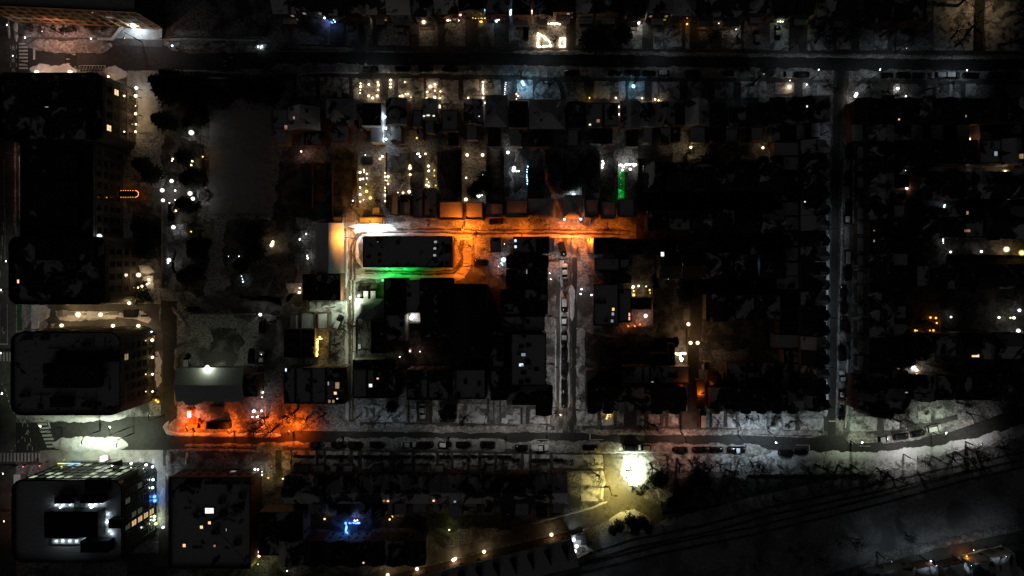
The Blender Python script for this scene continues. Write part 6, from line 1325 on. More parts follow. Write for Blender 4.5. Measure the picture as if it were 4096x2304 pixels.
for i in range(12):
    x = R.uniform(2760, 4090); tree((x, 2330-(x-2760)*.235+R.uniform(-40, 30)), R.uniform(4, 6.5), 'bare tree in the dark wood below the tracks')
for p, r_ in (((1190, 900), 2.6), ((1310, 920), 2.4), ((1080, 960), 2.2), ((1240, 990), 2.2), ((1370, 980), 2.0), ((1020, 1000), 1.8)): pine(p, r_, 'dark evergreen on the mound at the junction', t23, 6)
for p, r_ in (((1480, 500), 2.8), ((1530, 480), 2.2), ((1760, 610), 2.4), ((1640, 730), 2.8), ((1840, 500), 2.2), ((1900, 460), 2.4), ((1960, 520), 2.0)): pine(p, r_, 'dark evergreen right of the blazing lamp', t23, 5.5)
for p in ((1290, 560), (1330, 540), (1370, 500), (1210, 565), (1260, 600), (1300, 610), (1350, 560), (1390, 470)): bush(p, R.uniform(.8, 1.3), 'leafy shrub at the edge of the whited-out snow', t23, green=True)
for p, r_ in (((800, 380), 4), ((1120, 330), 3.6), ((880, 420), 3)): pine(p, r_, 'dark evergreen before the unlit yards', t20, 7)
for p, r_ in (((2230, 430), 2.8), ((2180, 480), 2.4), ((2300, 350), 2.6)): pine(p, r_, 'dark evergreen beside the very bright globes', t11, 5.5)
for p, r_ in (((610, 380), 2.8), ((560, 420), 2.4), ((1350, 330), 3.2), ((1450, 400), 3.4), ((1600, 420), 3.0), ((1300, 420), 2.6)): pine(p, r_, 'dark evergreen in the unlit rear gardens', t21, 6)
for i in range(34):
    q = (R.uniform(2560, 3180), R.choice((R.uniform(770, 840), R.uniform(935, 1010), R.uniform(1120, 1175), R.uniform(600, 645)))); (tree(q, R.uniform(6, 9), 'bare tree in the dark middle block') if R.random() < .6 else pine(q, R.uniform(2, 3.4), 'dark evergreen in the dark middle block', h=6))
for i in range(22):
    q = (R.uniform(3640, 4080), R.choice((R.uniform(660, 690), R.uniform(800, 830), R.uniform(960, 1050), R.uniform(1180, 1330), R.uniform(1440, 1495)))); tree(q, R.uniform(5, 8), 'bare tree in the dark right block')
for p in ((1360, 1210), (1930, 1240), (1900, 1320), (1960, 1310)): pine(p, 1.9, 'dark evergreen in the snowy front gardens', t12, 5)
for p, r_ in (((1430, 750), 2.4), ((1380, 760), 2.0)): pine(p, r_, 'dark evergreen beside the white glowing lamp', t32, 4)
for p in ((1490, 345), (1530, 340), (1580, 330), (1650, 420), (1450, 420), (1620, 360)): bush(p, R.uniform(.8, 1.3), 'shrub in the glowing orange patio', t32)
for p in ((50, 1330), (30, 1380), (90, 1300), (200, 1370), (1420, 1240), (1400, 1280), (1590, 1255), (1240, 1300)): bush(p, R.uniform(.9, 1.5), 'dark shrub in the gardens near the bend', t32)
# clipped hedges across the terrace gardens
def hedge(a, b, t, base='dark clipped hedge across the terrace gardens', wd=.9, h=1.1):
    p, q = W(t(*a)), W(t(*b)); d = q-p; L = d.length; o = thing('hedge', base, 'hedge', ((p.x+q.x)/2, (p.y+q.y)/2, 0), math.atan2(d.y, d.x), base)
    m = M(); r = R
    for i in range(int(L*70)):
        c = Vector((r.uniform(-L/2, L/2), r.uniform(-wd/2, wd/2), r.uniform(.2, h))); u = Vector((r.gauss(0, 1), r.gauss(0, 1), r.gauss(0, 1))).normalized()*.16; v = u.orthogonal().normalized()*.13; m.poly([c-u, c+v, c+u, c-v])
    n = max(2, int(L/.5)); b0 = len(m.v)
    for i in range(n+1):
        x = -L/2+L*i/n; hh = h*(.62+.5*noise.noise(Vector((x*.9, p.x, 2)))); ww = wd*(.3+.28*noise.noise(Vector((x*.8, p.y, 5))))
        m.v += [(x, -ww, 0), (x, -ww, hh), (x, ww, hh), (x, ww, 0)]
    for i in range(n):
        for j in range(3): a_ = b0+i*4+j; m.face([a_, a_+4, a_+5, a_+1])
    ob('foliage', m.mesh('foliage', 'shrub'), o)
for a, b in ((385, 595), (632, 678), (715, 935), (982, 1026), (1070, 1345), (1400, 1560), (1612, 1800), (1848, 1960), (1992, 2125), (2160, 2228), (2268, 2395), (2432, 2570)): hedge((a, 238), (b, 245), t13)
for a, b in ((205, 380), (415, 515), (0, 80)): hedge((a, 275), (b, 278), t23, 'dark clipped hedge left of the junction')
for ps, t, lb in ((((430, 355), (780, 360), (740, 370), (860, 350), (1250, 360), (1190, 370), (1510, 370), (1640, 395), (1720, 390), (1920, 380), (2040, 380), (2300, 390), (2370, 395), (2530, 390)), t13, 'round shrub under the terrace porches'),):
    for p in ps: bush(p, R.uniform(.9, 1.5), lb, t)
# ------------------------------------------------------------------ ploughed snow
sd = 0
for line, w_, h_, mt_ in (
    ([t00(290, 450), t00(700, 468), t00(1130, 460)], 4.0, .8, 'snow_dirty'), ([t00(1690, 470), t00(2100, 480), t00(2576, 480), t10(300, 465)], 2.6, .5, 'snow_dirty'), ([t00(1640, 395), t00(2100, 395), t00(2576, 405)], .7, .35, 'snow'),
    ([t00(300, 700), t00(560, 712), t00(780, 708)], 3.6, .7, 'snow'), ([t00(1050, 720), t00(1280, 750)], 5.0, .9, 'snow'), ([t00(1640, 712), t00(2000, 725), t00(2480, 745)], .9, .35, 'snow_dirty'), ([t00(2080, 788), t00(2400, 790)], .5, .25, 'snow'),
    ([t00(85, 200), t00(95, 390)], .8, .3, 'snow'), ([t00(165, 215), t00(165, 420)], 1.2, .3, 'snow'),
    ([t10(150, 700), t10(500, 690), t10(900, 690), t10(1100, 690)], 2.8, .5, 'snow_dirty'), ([t10(1100, 700), t10(1500, 705), t10(2000, 715), t10(2576, 715)], 2.6, .35, 'snow_dirty'), ([t10(400, 770), t10(470, 745), t10(700, 728), t10(1050, 735)], .6, .3, 'snow'),
    ([t10(300, 470), t10(1000, 500)], 1.2, .3, 'snow_dirty'), ([t20(0, 525), t20(1000, 530), t20(2000, 550), t20(2576, 552)], 1.2, .35, 'snow_dirty'), ([t30(0, 555), t30(800, 560), t30(1900, 575), t30(2576, 570)], 1.3, .35, 'snow_dirty'),
    ([t20(0, 720), t20(1000, 735), t20(2000, 735), t20(2576, 738)], 3.6, .3, 'snow_dirty'), ([t30(0, 750), t30(400, 750), t30(640, 780)], 3.4, .3, 'snow_dirty'), ([t30(830, 780), t30(960, 755), t30(1100, 750)], 3.4, .6, 'snow_dirty'), ([t30(1120, 755), t30(1900, 760), t30(2100, 765)], 3.4, .3, 'snow_dirty'), ([t30(2220, 760), t30(2650, 765)], 3.2, .3, 'snow_dirty'),
    ([t01(150, -20), t01(152, 400), t01(155, 800), t01(165, 920)], .8, .3, 'snow_dirty'), ([t01(205, 90), t01(212, 400), t01(218, 830)], 1.3, .4, 'snow'),
    ([t02(430, 1305), t02(800, 1310), t02(1270, 1290)], 2.2, .7, 'snow'), ([t03(530, 130), t03(850, 120), t03(1290, 125)], 4.4, 1.1, 'snow'),
    ([t03(1705, 180), t03(1710, 400), t03(1720, 520)], 2.3, .5, 'snow_dirty'), ([t03(1640, 560), t03(1620, 960)], 2.0, .4, 'snow'), ([t03(1880, 200), t03(1880, 330)], 1.2, .4, 'snow'), ([t03(1860, 180), t03(2576, 190)], .9, .35, 'snow_dirty'), ([t03(1860, 135), t03(2576, 140)], 1.2, .35, 'snow_dirty'),
    ([t13(0, 140), t13(480, 120)], 1.8, .4, 'snow_dirty'), ([t13(560, 145), t13(760, 120)], 1.6, .4, 'snow_dirty'), ([t13(760, 120), t13(1300, 125), t13(2000, 130), t13(2576, 140)], 4.0, .35, 'snow_dirty'), ([t23(0, 145), t23(700, 155), t23(1140, 160)], 3.6, .4, 'snow_dirty'), ([t23(1250, 165), t23(1900, 180), t23(2576, 195)], 3.6, .4, 'snow_dirty'), ([t23(850, 203), t23(1600, 205)], .6, .3, 'snow'),
    ([t12(1040, 1400), t12(1600, 1405), t12(2100, 1420), t22(0, 1420), t22(400, 1410)], 2.2, .45, 'snow_dirty'), ([t22(700, 1440), t22(1500, 1449), t32(0, 1445), t33(550, 20)], 1.8, .4, 'snow_dirty'), ([t33(800, 40), t33(1200, 75), t33(1600, 15)], 2.6, .5, 'snow_dirty'),
    ([t02(1700, 1340), t02(1660, 1400), t03(1690, 0), t03(1800, 22), t03(2200, 30), t03(2576, 32), t13(250, 34)], 1.3, .5, 'snow'), ([t33(-20, 235), t33(600, 250), t33(1100, 250), t33(1700, 190), t33(2200, 80), t33(2700, -60)], 3.2, .5, 'snow'), ([t32(1900, 1390), t32(2100, 1300)], 2.2, .5, 'snow_dirty'),
    ([t22(500, 20), t22(500, 600), t22(495, 1220)], 1.0, .3, 'snow'), ([t22(560, 60), t22(565, 600), t22(570, 1200)], .9, .3, 'snow'), ([t21(500, 1130), t21(500, 1440)], 1.0, .3, 'snow'), ([t22(600, -30), t22(605, 330)], 1.6, .3, 'snow'), ([t22(440, 420), t22(440, 1150)], .5, .3, 'snow'),
    ([t30(800, 1000), t30(790, 1440), t31(765, 300), t31(745, 700), t31(740, 1200), t32(715, 400), t32(700, 1000), t32(690, 1300)], .7, .3, 'snow_dirty'), ([t30(875, 1090), t30(880, 1440), t31(860, 300), t31(855, 800)], .6, .3, 'snow'), ([t31(610, 900), t31(605, 1300), t32(585, 200), t32(560, 800), t32(600, 1000), t32(585, 1300)], .9, .35, 'snow'),
    ([t31(800, 160), t31(790, 300)], 2.4, .3, 'snow_dirty'), ([t31(795, 420), t31(790, 690)], 2.4, .3, 'snow_dirty'), ([t32(755, 440), t32(750, 560)], 2.4, .3, 'snow_dirty'), ([t32(735, 1140), t32(730, 1430)], 2.6, .35, 'snow_dirty'), ([t32(800, 560), t32(795, 1150), t32(780, 1420)], .9, .3, 'snow'),
    ([t12(905, 130), t12(912, 700), t12(920, 1330)], .9, .3, 'snow'), ([t12(1005, 130), t12(985, 600), t12(965, 1000)], .6, .3, 'snow'), ([t11(900, 830), t11(890, 1100), t11(900, 1449)], 1.8, .4, 'snow'), ([t11(1050, 925), t11(1015, 1000), t11(1020, 1150), t11(1080, 1240), t11(1300, 1255), t11(1900, 1258)], 1.0, .3, 'snow'), ([t11(1090, 915), t11(1600, 910), t11(1990, 918)], .9, .3, 'snow'), ([t11(1420, 815), t11(1850, 800), t11(2060, 800)], 2.0, .35, 'snow_dirty'), ([t11(2110, 800), t11(2340, 800), t21(300, 800), t21(900, 800), t21(1230, 810)], 3.0, .35, 'snow_dirty'), ([t21(-200, 925), t21(360, 925), t21(800, 935)], .9, .3, 'snow'),
    ([t11(1010, 1330), t11(1300, 1330), t11(1700, 1345), t11(2100, 1340)], 1.6, .3, 'snow'), ([t11(2180, 960), t11(2175, 1100), t11(2190, 1240)], 1.4, .3, 'snow_dirty'), ([t11(2000, 1000), t11(2030, 1150), t11(2000, 1230)], 2.0, .35, 'snow_dirty'),
    ([t23(905, 380), t23(915, 520), t23(890, 680)], 1.4, .6, 'snow'), ([t23(960, 700), t23(800, 765), t23(520, 835), t23(200, 920)], .7, .3, 'snow'), ([t23(1480, 925), t23(1600, 900), t23(1640, 860)], 2.0, .5, 'snow'), ([t33(1000, 1300), t33(1700, 1130), t33(2576, 935)], 2.6, .4, 'snow_dirty'), ([t33(1880, 1290), t33(2150, 1210), t33(2576, 1110)], 1.8, .5, 'snow'),
    ([t02(1560, 640), t02(1590, 640), t02(1590, 1000)], 2.4, .35, 'snow'), ([t02(1790, 860), t02(1780, 600)], 1.6, .4, 'snow_dirty'), ([t02(1620, 190), t02(1610, 330)], .7, .3, 'snow_dirty'), ([t02(1730, 190), t02(1850, 330), t02(1860, 440)], 1.2, .4, 'snow_dirty'), ([t02(1765, 1000), t02(1770, 1180)], 1.2, .4, 'snow_dirty'), ([t02(230, 190), t02(260, 400)], 1.6, .3, 'snow_dirty')):
    sd += 1.7; bank(line, w_, h_, mt_, min(.7, w_*.28), sd)
heap([t02(315, 170), t02(470, 172), t02(505, 220), t02(500, 290), t02(400, 360), t02(390, 410), t02(315, 410)], .8, seed=1)
heap([t02(560, 230), t02(800, 235), t02(1020, 235), t02(1180, 235), t02(1240, 255), t02(1150, 310), t02(960, 320), t02(750, 335), t02(600, 325), t02(555, 270)], .6, seed=2)
heap([t02(1150, 290), t02(1350, 225), t02(1440, 235), t02(1525, 310), t02(1490, 355), t02(1380, 320), t02(1240, 300)], .5, seed=3); heap([t02(510, 360), t02(570, 355), t02(530, 390)], .5, seed=4)
heap([t23(1120, 250), t23(1380, 245), t23(1370, 400), t23(1350, 480), t23(1290, 560), t23(1180, 530), t23(1100, 420), t23(1110, 330)], .5, seed=5)
heap([t23(975, 880), t23(1090, 800), t23(1240, 775), t23(1360, 850), t23(1450, 960), t23(1330, 1010), t23(1050, 1000), t23(975, 940)], 1.4, seed=6)
heap([t23(1430, 560), t23(1500, 550), t23(1660, 650), t23(1560, 720), t23(1490, 690)], .7, seed=7); heap([t21(525, 470), t21(600, 455), t21(690, 430), t21(690, 515), t21(525, 515)], .7, seed=8)
heap([t02(1665, 1400), t02(1800, 1290), t02(2060, 1270), t02(2090, 1440), t03(2000, 20), t03(1720, 10)], .5, 'snow_dirty', seed=9); heap([t03(565, 275), t03(655, 268), t03(660, 310), t03(570, 315)], .6, seed=10); heap([t03(1405, 260), t03(1460, 262), t03(1455, 310), t03(1405, 310)], .7, seed=11); heap([t03(1535, 255), t03(1585, 262), t03(1580, 320), t03(1535, 315)], .7, seed=12)
heap([t11(930, 830), t11(1030, 800), t11(1280, 806), t11(1400, 840), t11(1420, 870), t11(1100, 880), t11(1000, 900)], .25, seed=13); heap([t11(300, 1400), t11(460, 1400), t12(465, 60), t12(320, 50)], .3, 'snow_lawn', seed=14); heap([t12(1550, 185), t12(1655, 185), t12(1655, 340), t12(1550, 335)], .3, seed=15)
heap([t32(1220, 650), t32(1318, 645), t32(1315, 810), t32(1225, 808)], .3, seed=16); heap([t01(1390, 1220), t01(1500, 1215), t01(1555, 1290), t01(1480, 1310), t01(1420, 1290)], .5, seed=17); heap([t01(1440, 1330), t01(1540, 1330), t02(1550, 60), t02(1400, 60)], .4, seed=18)
# withered stalks and twigs standing out of the garden snow
m = M(); rr_ = random.Random(5)
for x0, y0, x1, y1, h_ in LAWNS:
    for i in range(int((x1-x0)*(y1-y0)*3.2)):
        x, y = rr_.uniform(x0, x1), rr_.uniform(y0, y1)
        if noise.noise(Vector((x*.3, y*.3, 2.5)))+.6*noise.noise(Vector((x*.9, y*.9, 8))) < .08: continue
        L_ = rr_.uniform(.25, .8); a_ = rr_.uniform(0, 6.28); d = Vector((math.cos(a_), math.sin(a_), rr_.uniform(.4, 1.5))).normalized()*L_; s_ = Vector((-math.sin(a_), math.cos(a_), 0))*.035
        p = Vector((x, y, h_)); m.poly([p-s_, p+s_, p+d])
struct('garden_stalks', m.mesh('garden_stalks', 'shrub'), 'stuff', label='withered stalks standing out of the garden snow')
# ------------------------------------------------------------------ painted marks
def marks(name, base, polys, mt='paint_white', z=.055):
    c = sum((W(p) for q in polys for p in q), Vector())/sum(len(q) for q in polys); o = ob(name, None, None, (c.x, c.y, 0)); o['kind'] = 'structure'; o['label'] = base
    for q in polys:
        m = M(); pts = [W(p)-c for p in q]; m.prism([(v.x, v.y) for v in pts], z-.012, z); ob('stripe', m.mesh('stripe', mt), o)
def bars(t, x0, y0, x1, y1, n, horiz=True, fill=.5):
    out = []
    for i in range(n):
        if horiz:
            s = (y1-y0)/n; out.append(rect(t, x0, y0+i*s, x1, y0+i*s+s*fill))
        else:
            s = (x1-x0)/n; out.append(rect(t, x0+i*s, y0, x0+i*s+s*fill, y1))
    return out
marks('crosswalk', 'white barred crosswalk at the top left junction', bars(t00, 192, 432, 282, 712, 8))
marks('crosswalk', 'white barred crosswalk over the left avenue', bars(t02, 0, 645, 128, 735, 4, False))
marks('crosswalk', 'wide white barred crosswalk before the glass office block', bars(t03, 0, 210, 425, 298, 12, False))
q = []
for i in range(9):
    x = 345+i*15.5; y = 1290+i*37; q.append([t02(x, y), t02(x+98, y-4), t02(x+104, y+16), t02(x+6, y+20)])
marks('crosswalk', 'slanting white barred crosswalk at the lower left junction', q)
def chev(t, x, y, s=18): return [[t(x-s, y+s*.9), t(x, y-s), t(x+s, y+s*.9), t(x+s*.55, y+s*.9), t(x, y-s*.1), t(x-s*.55, y+s*.9)]]
marks('lane_marking', 'bike lane chevrons at the top left junction', sum([chev(t00, 134, y) for y in (470, 490, 590, 612, 705)], []))
marks('lane_marking', 'bike lane chevrons at the lower left junction', chev(t02, 250, 1345)+chev(t02, 282, 1440)+chev(t03, 272, 12)+chev(t03, 295, 125)+chev(t03, 402, 1355))
marks('lane_marking', 'dashed bike lane edge lines at the top left junction', [rect(t00, x-2, y, x+3, y+38) for x in (107, 167) for y in (455, 545, 635)])
marks('lane_marking', 'dashed curve line at the lower left junction', [[t02(a-4, b), t02(a+5, b-3), t02(c+5, d-3), t02(c-4, d)] for a, b, c, d in ((15, 965, 35, 990), (50, 1015, 62, 1042), (68, 1070, 76, 1098), (84, 1128, 92, 1150), (105, 1185, 120, 1215), (133, 1240, 148, 1265), (165, 1290, 182, 1312), (205, 1335, 222, 1355))])
marks('lane_marking', 'dashed bike lane lines at the lower left junction', [[t02(a-3, b), t02(a+3, b), t02(a+7, b+34), t02(a+1, b+34)] for a, b in ((212, 1280), (264, 1280), (226, 1360), (278, 1365))]+[[t03(a-3, b), t03(a+3, b), t03(a+7, b+40), t03(a+1, b+40)] for a, b in ((250, 60), (306, 60), (275, 140), (325, 145), (305, 1310))]+[[t03(a, b), t03(a+7, b+3), t03(c+7, d+3), t03(c, d)] for a, b, c, d in ((230, 45, 212, 65), (190, 85, 178, 105), (155, 125, 142, 150), (125, 175, 112, 198))])
marks('stop_line', 'white stop line on the top street', [rect(t00, 335, 475, 355, 600)]); marks('stop_line', 'white stop line on the left avenue', [rect(t02, 0, 558, 80, 573)]); marks('stop_line', 'white stop line on the bottom street', [[t02(480, 1340), t02(495, 1340), t02(512, 1410), t02(497, 1412)]]); marks('stop_line', 'white stop line at the foot of the right street', [rect(t32, 605, 1333, 690, 1346)])
marks('turn_arrow', 'white left turn arrow on the avenue', [rect(t02, 20, 390, 30, 440), [t02(20, 440), t02(30, 430), t02(46, 455), t02(38, 462)], [t02(36, 470), t02(60, 442), t02(48, 436), t02(30, 462)]])
marks('turn_arrow', 'white arrow on the avenue beside the green strip', [rect(t02, 8, 5, 28, 55)])
marks('lane_marking', 'long white lane lines on the left avenue', [rect(t01, 38, 150, 44, 620), rect(t01, 42, 640, 50, 720), rect(t01, 50, 720, 54, 1200), rect(t01, 32, 790, 40, 870), rect(t01, 20, 920, 28, 1030), rect(t01, 8, 1120, 16, 1190), rect(t02, 72, 165, 78, 575), rect(t02, 0, 165, 3, 560), rect(t01, 0, 1275, 6, 1340)])
marks('lane_marking', 'white lane line brackets on the bottom street', [rect(t23, 778, -10, 790, 75), rect(t23, 778, 74, 920, 80), rect(t23, 230, 72, 370, 76), rect(t23, 362, 72, 372, 125), rect(t33, 280, 129, 420, 133), rect(t33, 412, 129, 420, 185), rect(t33, 905, 140, 1030, 144)])
marks('lane_marking', 'yellow curb lines by the glass office block', [[t03(125, 590), t03(135, 590), t03(118, 640), t03(104, 640)], [t03(190, 1300), t03(200, 1300), t03(165, 1380), t03(155, 1380)], rect(t03, 205, 1400, 222, 1449)], 'paint_yellow')
for x0, x1, y0, y1, tri, lb in ((655, 777, 482, 690, ((742, 550), (690, 595), (690, 640)), 'dark speed hump with white triangles near the junction'), (2235, 2357, 525, 730, ((2322, 577), (2270, 618), (2270, 663)), 'dark speed hump with white triangles by the evergreens')):
    flat('speed_hump', rect(t00, x0, y0, x1, y1), 'hump', .06); marks('hump_marking', lb, [[t00(x-20, y-7), t00(x+20, y-1), t00(x+20, y+1), t00(x-20, y+7)] if x < 740 or x == 2270 else [t00(x+20, y-7), t00(x-20, y-1), t00(x-20, y+1), t00(x+20, y+7)] for x, y in tri], 'paint_white', .08)
flat('bike_lane', rect(t02, 172, 170, 225, 430), 'bike_lane_green', .03)
# ------------------------------------------------------------------ street furniture and small things
def bike_mesh():
    m = M()
    for cx in (-.52, .52):
        pts = [(cx+.33*math.cos(a), 0, .35+.33*math.sin(a)) for a in [2*PI*i/12 for i in range(13)]]; m.tube(pts, .03, 4, 0, False)
    for a, b in (((-.52, 0, .35), (-.1, 0, .8)), ((-.1, 0, .8), (.4, 0, .85)), ((.4, 0, .85), (.52, 0, .35)), ((-.1, 0, .35), (.4, 0, .8)), ((-.52, 0, .35), (-.1, 0, .35)), ((.38, -.28, .98), (.38, .28, .98)), ((-.1, 0, .35), (-.14, 0, .92))): m.tube([a, b], .035, 4, 0)
    m.box(-.26, -.07, .9, .02, .07, .97, 0); return m.mesh('bicycle', 'metal_grey')
BIKE = bike_mesh()
m = M(); m.box(-.12, -.1, 0, .12, .1, .85); DOCK = m.mesh('dock', 'metal_grey')
def bike_station(t, x0, y0, x1, y1, n, lb, cage=False):
    a, b = W(t(x0, y0)), W(t(x1, y1)); c = (a+b)/2; o = thing('bike_share_station', lb, 'bike station', (c.x, c.y, 0)); L = abs(b.x-a.x); d = abs(b.y-a.y)
    m = M(); m.box(-L/2, -.15, .02, L/2, .15, .12); ob('base_rail', m.mesh('base_rail', 'metal_grey'), o)
    m = M(); m.box(-L/2-.2, -.2, 0, -L/2+.2, .2, 2.2); ob('pay_kiosk', m.mesh('pay_kiosk', 'metal_grey'), o)
    for i in range(n): ob('dock', DOCK, o, (-L/2+.6+i*(L-1)/n, 0, .1))
    if cage:
        m = M(); q = [(-L/2, -d/2), (L/2, -d/2), (L/2, d/2), (-L/2, d/2)]
        for i in range(4): m.tube([(*q[i], .25), (*q[(i+1) % 4], .25)], .09, 4)
        for i in range(9): m.tube([(-L/2+L*i/9, -d/2, .25), (-L/2+L*(i+.8)/9, d/2, .25)], .07, 4)
        ob('frame', m.mesh('frame', 'paint_white'), o)
    for i in range(n):
        k = ob('bicycle', BIKE, None, (c.x-L/2+.6+i*(L-1)/n, c.y-.75, .03), PI/2+.35); reg(k, 'bicycle docked at the '+('framed rack below the top street' if cage else 'station before the glass office'), 'bicycle', 'docked bicycles')
bike_station(t00, 803, 662, 1066, 728, 8, 'white framed bike rack on the lower kerb of the top street', True)
bike_station(t03, 735, 270, 1005, 312, 9, 'bike share station before the glass office')
w0, w1 = W(t03(580, 318), 3), W(t03(802, 318), 3); L = w1.x-w0.x
o = thing('light_sign', 'glowing lime and blue sign strip on the office front', 'sign', ((w0.x+w1.x)/2, w0.y, 0))
for k, (a, b, mt_) in enumerate(((-.5, -.14, 'YG'), (-.14, .5, 'C'))):
    m = M(); m.box(a*L, -.12, 2.7, b*L, .12, 3.1); ob('light_panel', m.mesh('light_panel', 'pane_'+mt_), o); light(o, ((a+b)/2*L, .5, 2.9), mt_, 30, .3)
for s in (-1, 1): m = M(); m.tube([(s*L*.45, 0, 0), (s*L*.45, 0, 2.7)], .06, 5); ob('post', m.mesh('post', 'metal_dark'), o)
w = W(t03(1023, 280), 2.5); o = thing('advert_pylon', 'bright white upright panel before the glass office', 'sign', (w.x, w.y, 0)); m = M(); m.box(-.55, -.55, .3, .55, .9, 2.6); ob('light_panel', m.mesh('light_panel', 'pane_W'), o); m = M(); m.box(-.6, -.6, 0, .6, .95, .3); ob('plinth', m.mesh('plinth', 'metal_grey'), o)
# arched canopy with bulbs
w = W(t01(1380, 512)); o = thing('entrance_canopy', 'arched entrance canopy ringed with small bulbs', 'canopy', (w.x, w.y, 0)); sx = 1/(PXM*2.5156)
def arch(x0, x1, y, n=10):
    pts = [((x0-1380)*sx, y*sx)]; r = y
    for i in range(n+1): a = PI/2-PI*i/n; pts.append(((x1-r-1380)*sx+r*sx*math.cos(a), r*sx*math.sin(a)))
    pts.append(((x0-1380)*sx, -y*sx)); return pts
m = M(); m.prism(arch(1270, 1445, 28), 3.2, 3.5, 0, None, True); ob('roof', m.mesh('roof', 'tar'), o)
m = M(); m.prism(arch(1272, 1492, 66), .02, .2, 0); ob('step', m.mesh('step', 'brick_red'), o)
m = M(); pts = arch(1272, 1492, 64); m.tube([(p[0], p[1], .8) for p in pts], .06, 4); ob('railing', m.mesh('railing', 'metal_grey'), o)
pts = resample([Vector((p[0], p[1], 3.0)) for p in arch(1278, 1452, 33, 14)], .62)
for p in pts: ob('bulb', BALL['OY'], o, p, 0, (.085,)*3)
for p in (pts[3], pts[len(pts)//2], pts[-4]): light(o, p+Vector((.4, 0, -.8)), 'OY', 14, .2)
light(o, (2.6, 0, 2.0), 'Y', 12, .2)
for s in (-1, 1): m = M(); m.tube([(1.2, s*.9, 0), (1.2, s*.9, 3.2)], .09, 6); ob('column', m.mesh('column', 'metal_dark'), o)
def pergola(t, x0, y0, x1, y1, lb):
    a, b = W(t(x0, y0), 2.6), W(t(x1, y1), 2.6); c = (a+b)/2; o = thing('pergola', lb, 'pergola', (c.x, c.y, 0)); hx, hy = abs(b.x-a.x)/2, abs(b.y-a.y)/2
    for s in (-1, 1): m = M(); m.box(s*hx-.08, -hy, 2.4, s*hx+.08, hy, 2.6); ob('beam', m.mesh('beam', 'wood'), o)
    for i in range(7): m = M(); y = -hy+2*hy*i/6; m.box(-hx-.3, y-.06, 2.6, hx+.3, y+.06, 2.75); ob('rafter', m.mesh('rafter', 'wood'), o)
    for s in (-1, 1):
        for u in (-1, 1): m = M(); m.box(s*hx-.08, u*hy-.08, 0, s*hx+.08, u*hy+.08, 2.4); ob('post', m.mesh('post', 'wood'), o)
pergola(t01, 1930, -90, 2012, 110, 'upper lattice pergola on the courtyard edge'); pergola(t01, 1815, 860, 1905, 975, 'lower lattice pergola in the courtyard')
def ring(t, x, y, r, lb):
    w = W(t(x, y)); o = thing('round_basin', lb, 'basin', (w.x, w.y, 0)); pts = [(r*math.cos(2*PI*i/24), r*math.sin(2*PI*i/24), .4) for i in range(25)]
    m = M(); m.tube(pts, .16, 5, 0, False); ob('rim', m.mesh('rim', 'concrete'), o); m = M(); m.prism([(p[0]*.95, p[1]*.95) for p in pts[:-1]], .02, .25); ob('basin_floor', m.mesh('basin_floor', 'soil_and_shade'), o)
ring(t01, 2052, 520, 1.6, 'round basin beside the courtyard lamps')
# gazebo
w = W(t11(440, 1050), 3); o = thing('gazebo', 'hexagonal open gazebo by the tool shed lamps', 'gazebo', (w.x, w.y, 0))
for i in range(6):
    a = 2*PI*i/6; b = 2*PI*(i+1)/6; m = M(); m.tube([(0, 0, 3.6), (3.1*math.cos(a), 3.1*math.sin(a), 2.5)], .08, 4); ob('rafter', m.mesh('rafter', 'wood'), o); m = M(); m.tube([(3.1*math.cos(a), 3.1*math.sin(a), 0), (3.1*math.cos(a), 3.1*math.sin(a), 2.5)], .08, 4); ob('post', m.mesh('post', 'wood'), o)
    m = M(); m.tube([(3.1*math.cos(a), 3.1*math.sin(a), 2.5), (3.1*math.cos(b), 3.1*math.sin(b), 2.5)], .07, 4); m.tube([(1.6*math.cos(a), 1.6*math.sin(a), 3.05), (1.6*math.cos(b), 1.6*math.sin(b), 3.05)], .06, 4); ob('beam', m.mesh('beam', 'wood'), o)
def crate(t, x0, y0, x1, y1, h, mt, lb, cat, name, top=None, z=0.0):
    a, b = W(t(x0, y0), z+h), W(t(x1, y1), z+h); c = (a+b)/2; o = thing(name, lb, cat, (c.x, c.y, 0)); hx, hy = abs(b.x-a.x)/2, abs(b.y-a.y)/2
    m = M(); m.box(-hx, -hy, z, hx, hy, z+h*.86); ob('body', m.mesh('body', mt), o); m = M(); m.box(-hx-.04, -hy-.04, z+h*.86, hx+.04, hy+.04, z+h); ob('lid', m.mesh('lid', top or mt), o); return o
crate(t02, 580, 225, 636, 290, 2.2, 'concrete', 'grey utility box on the snowy service island', 'utility box', 'utility_box'); crate(t02, 1242, 218, 1350, 298, 2.4, 'metal_dark', 'large black box at the end of the snowy island', 'container', 'container'); crate(t02, 1418, 270, 1475, 290, .9, 'metal_dark', 'small dark bench on the snowy island', 'bench', 'bench'); crate(t02, 660, 240, 745, 272, .5, 'concrete', 'low concrete slab on the snowy island', 'slab', 'concrete_slab'); crate(t02, 1100, 240, 1190, 270, .5, 'concrete', 'second low concrete slab by the black box', 'slab', 'concrete_slab')
crate(t02, 1515, 480, 1560, 505, 1.2, 'paint_yellow', 'yellow box at the upper end of the block row', 'box', 'storage_box'); crate(t02, 1535, 1115, 1592, 1165, 1.2, 'paint_yellow', 'yellow box at the lower end of the block row', 'box', 'storage_box')
crate(t11, 1150, 278, 1238, 320, .9, 'sheet_white', 'white covered hot tub in the lamp-studded garden', 'hot tub', 'hot_tub', 'sheet_white'); crate(t11, 1070, 130, 1170, 205, .7, 'metal_dark', 'dark patio furniture on the rear terrace', 'furniture', 'patio_furniture')
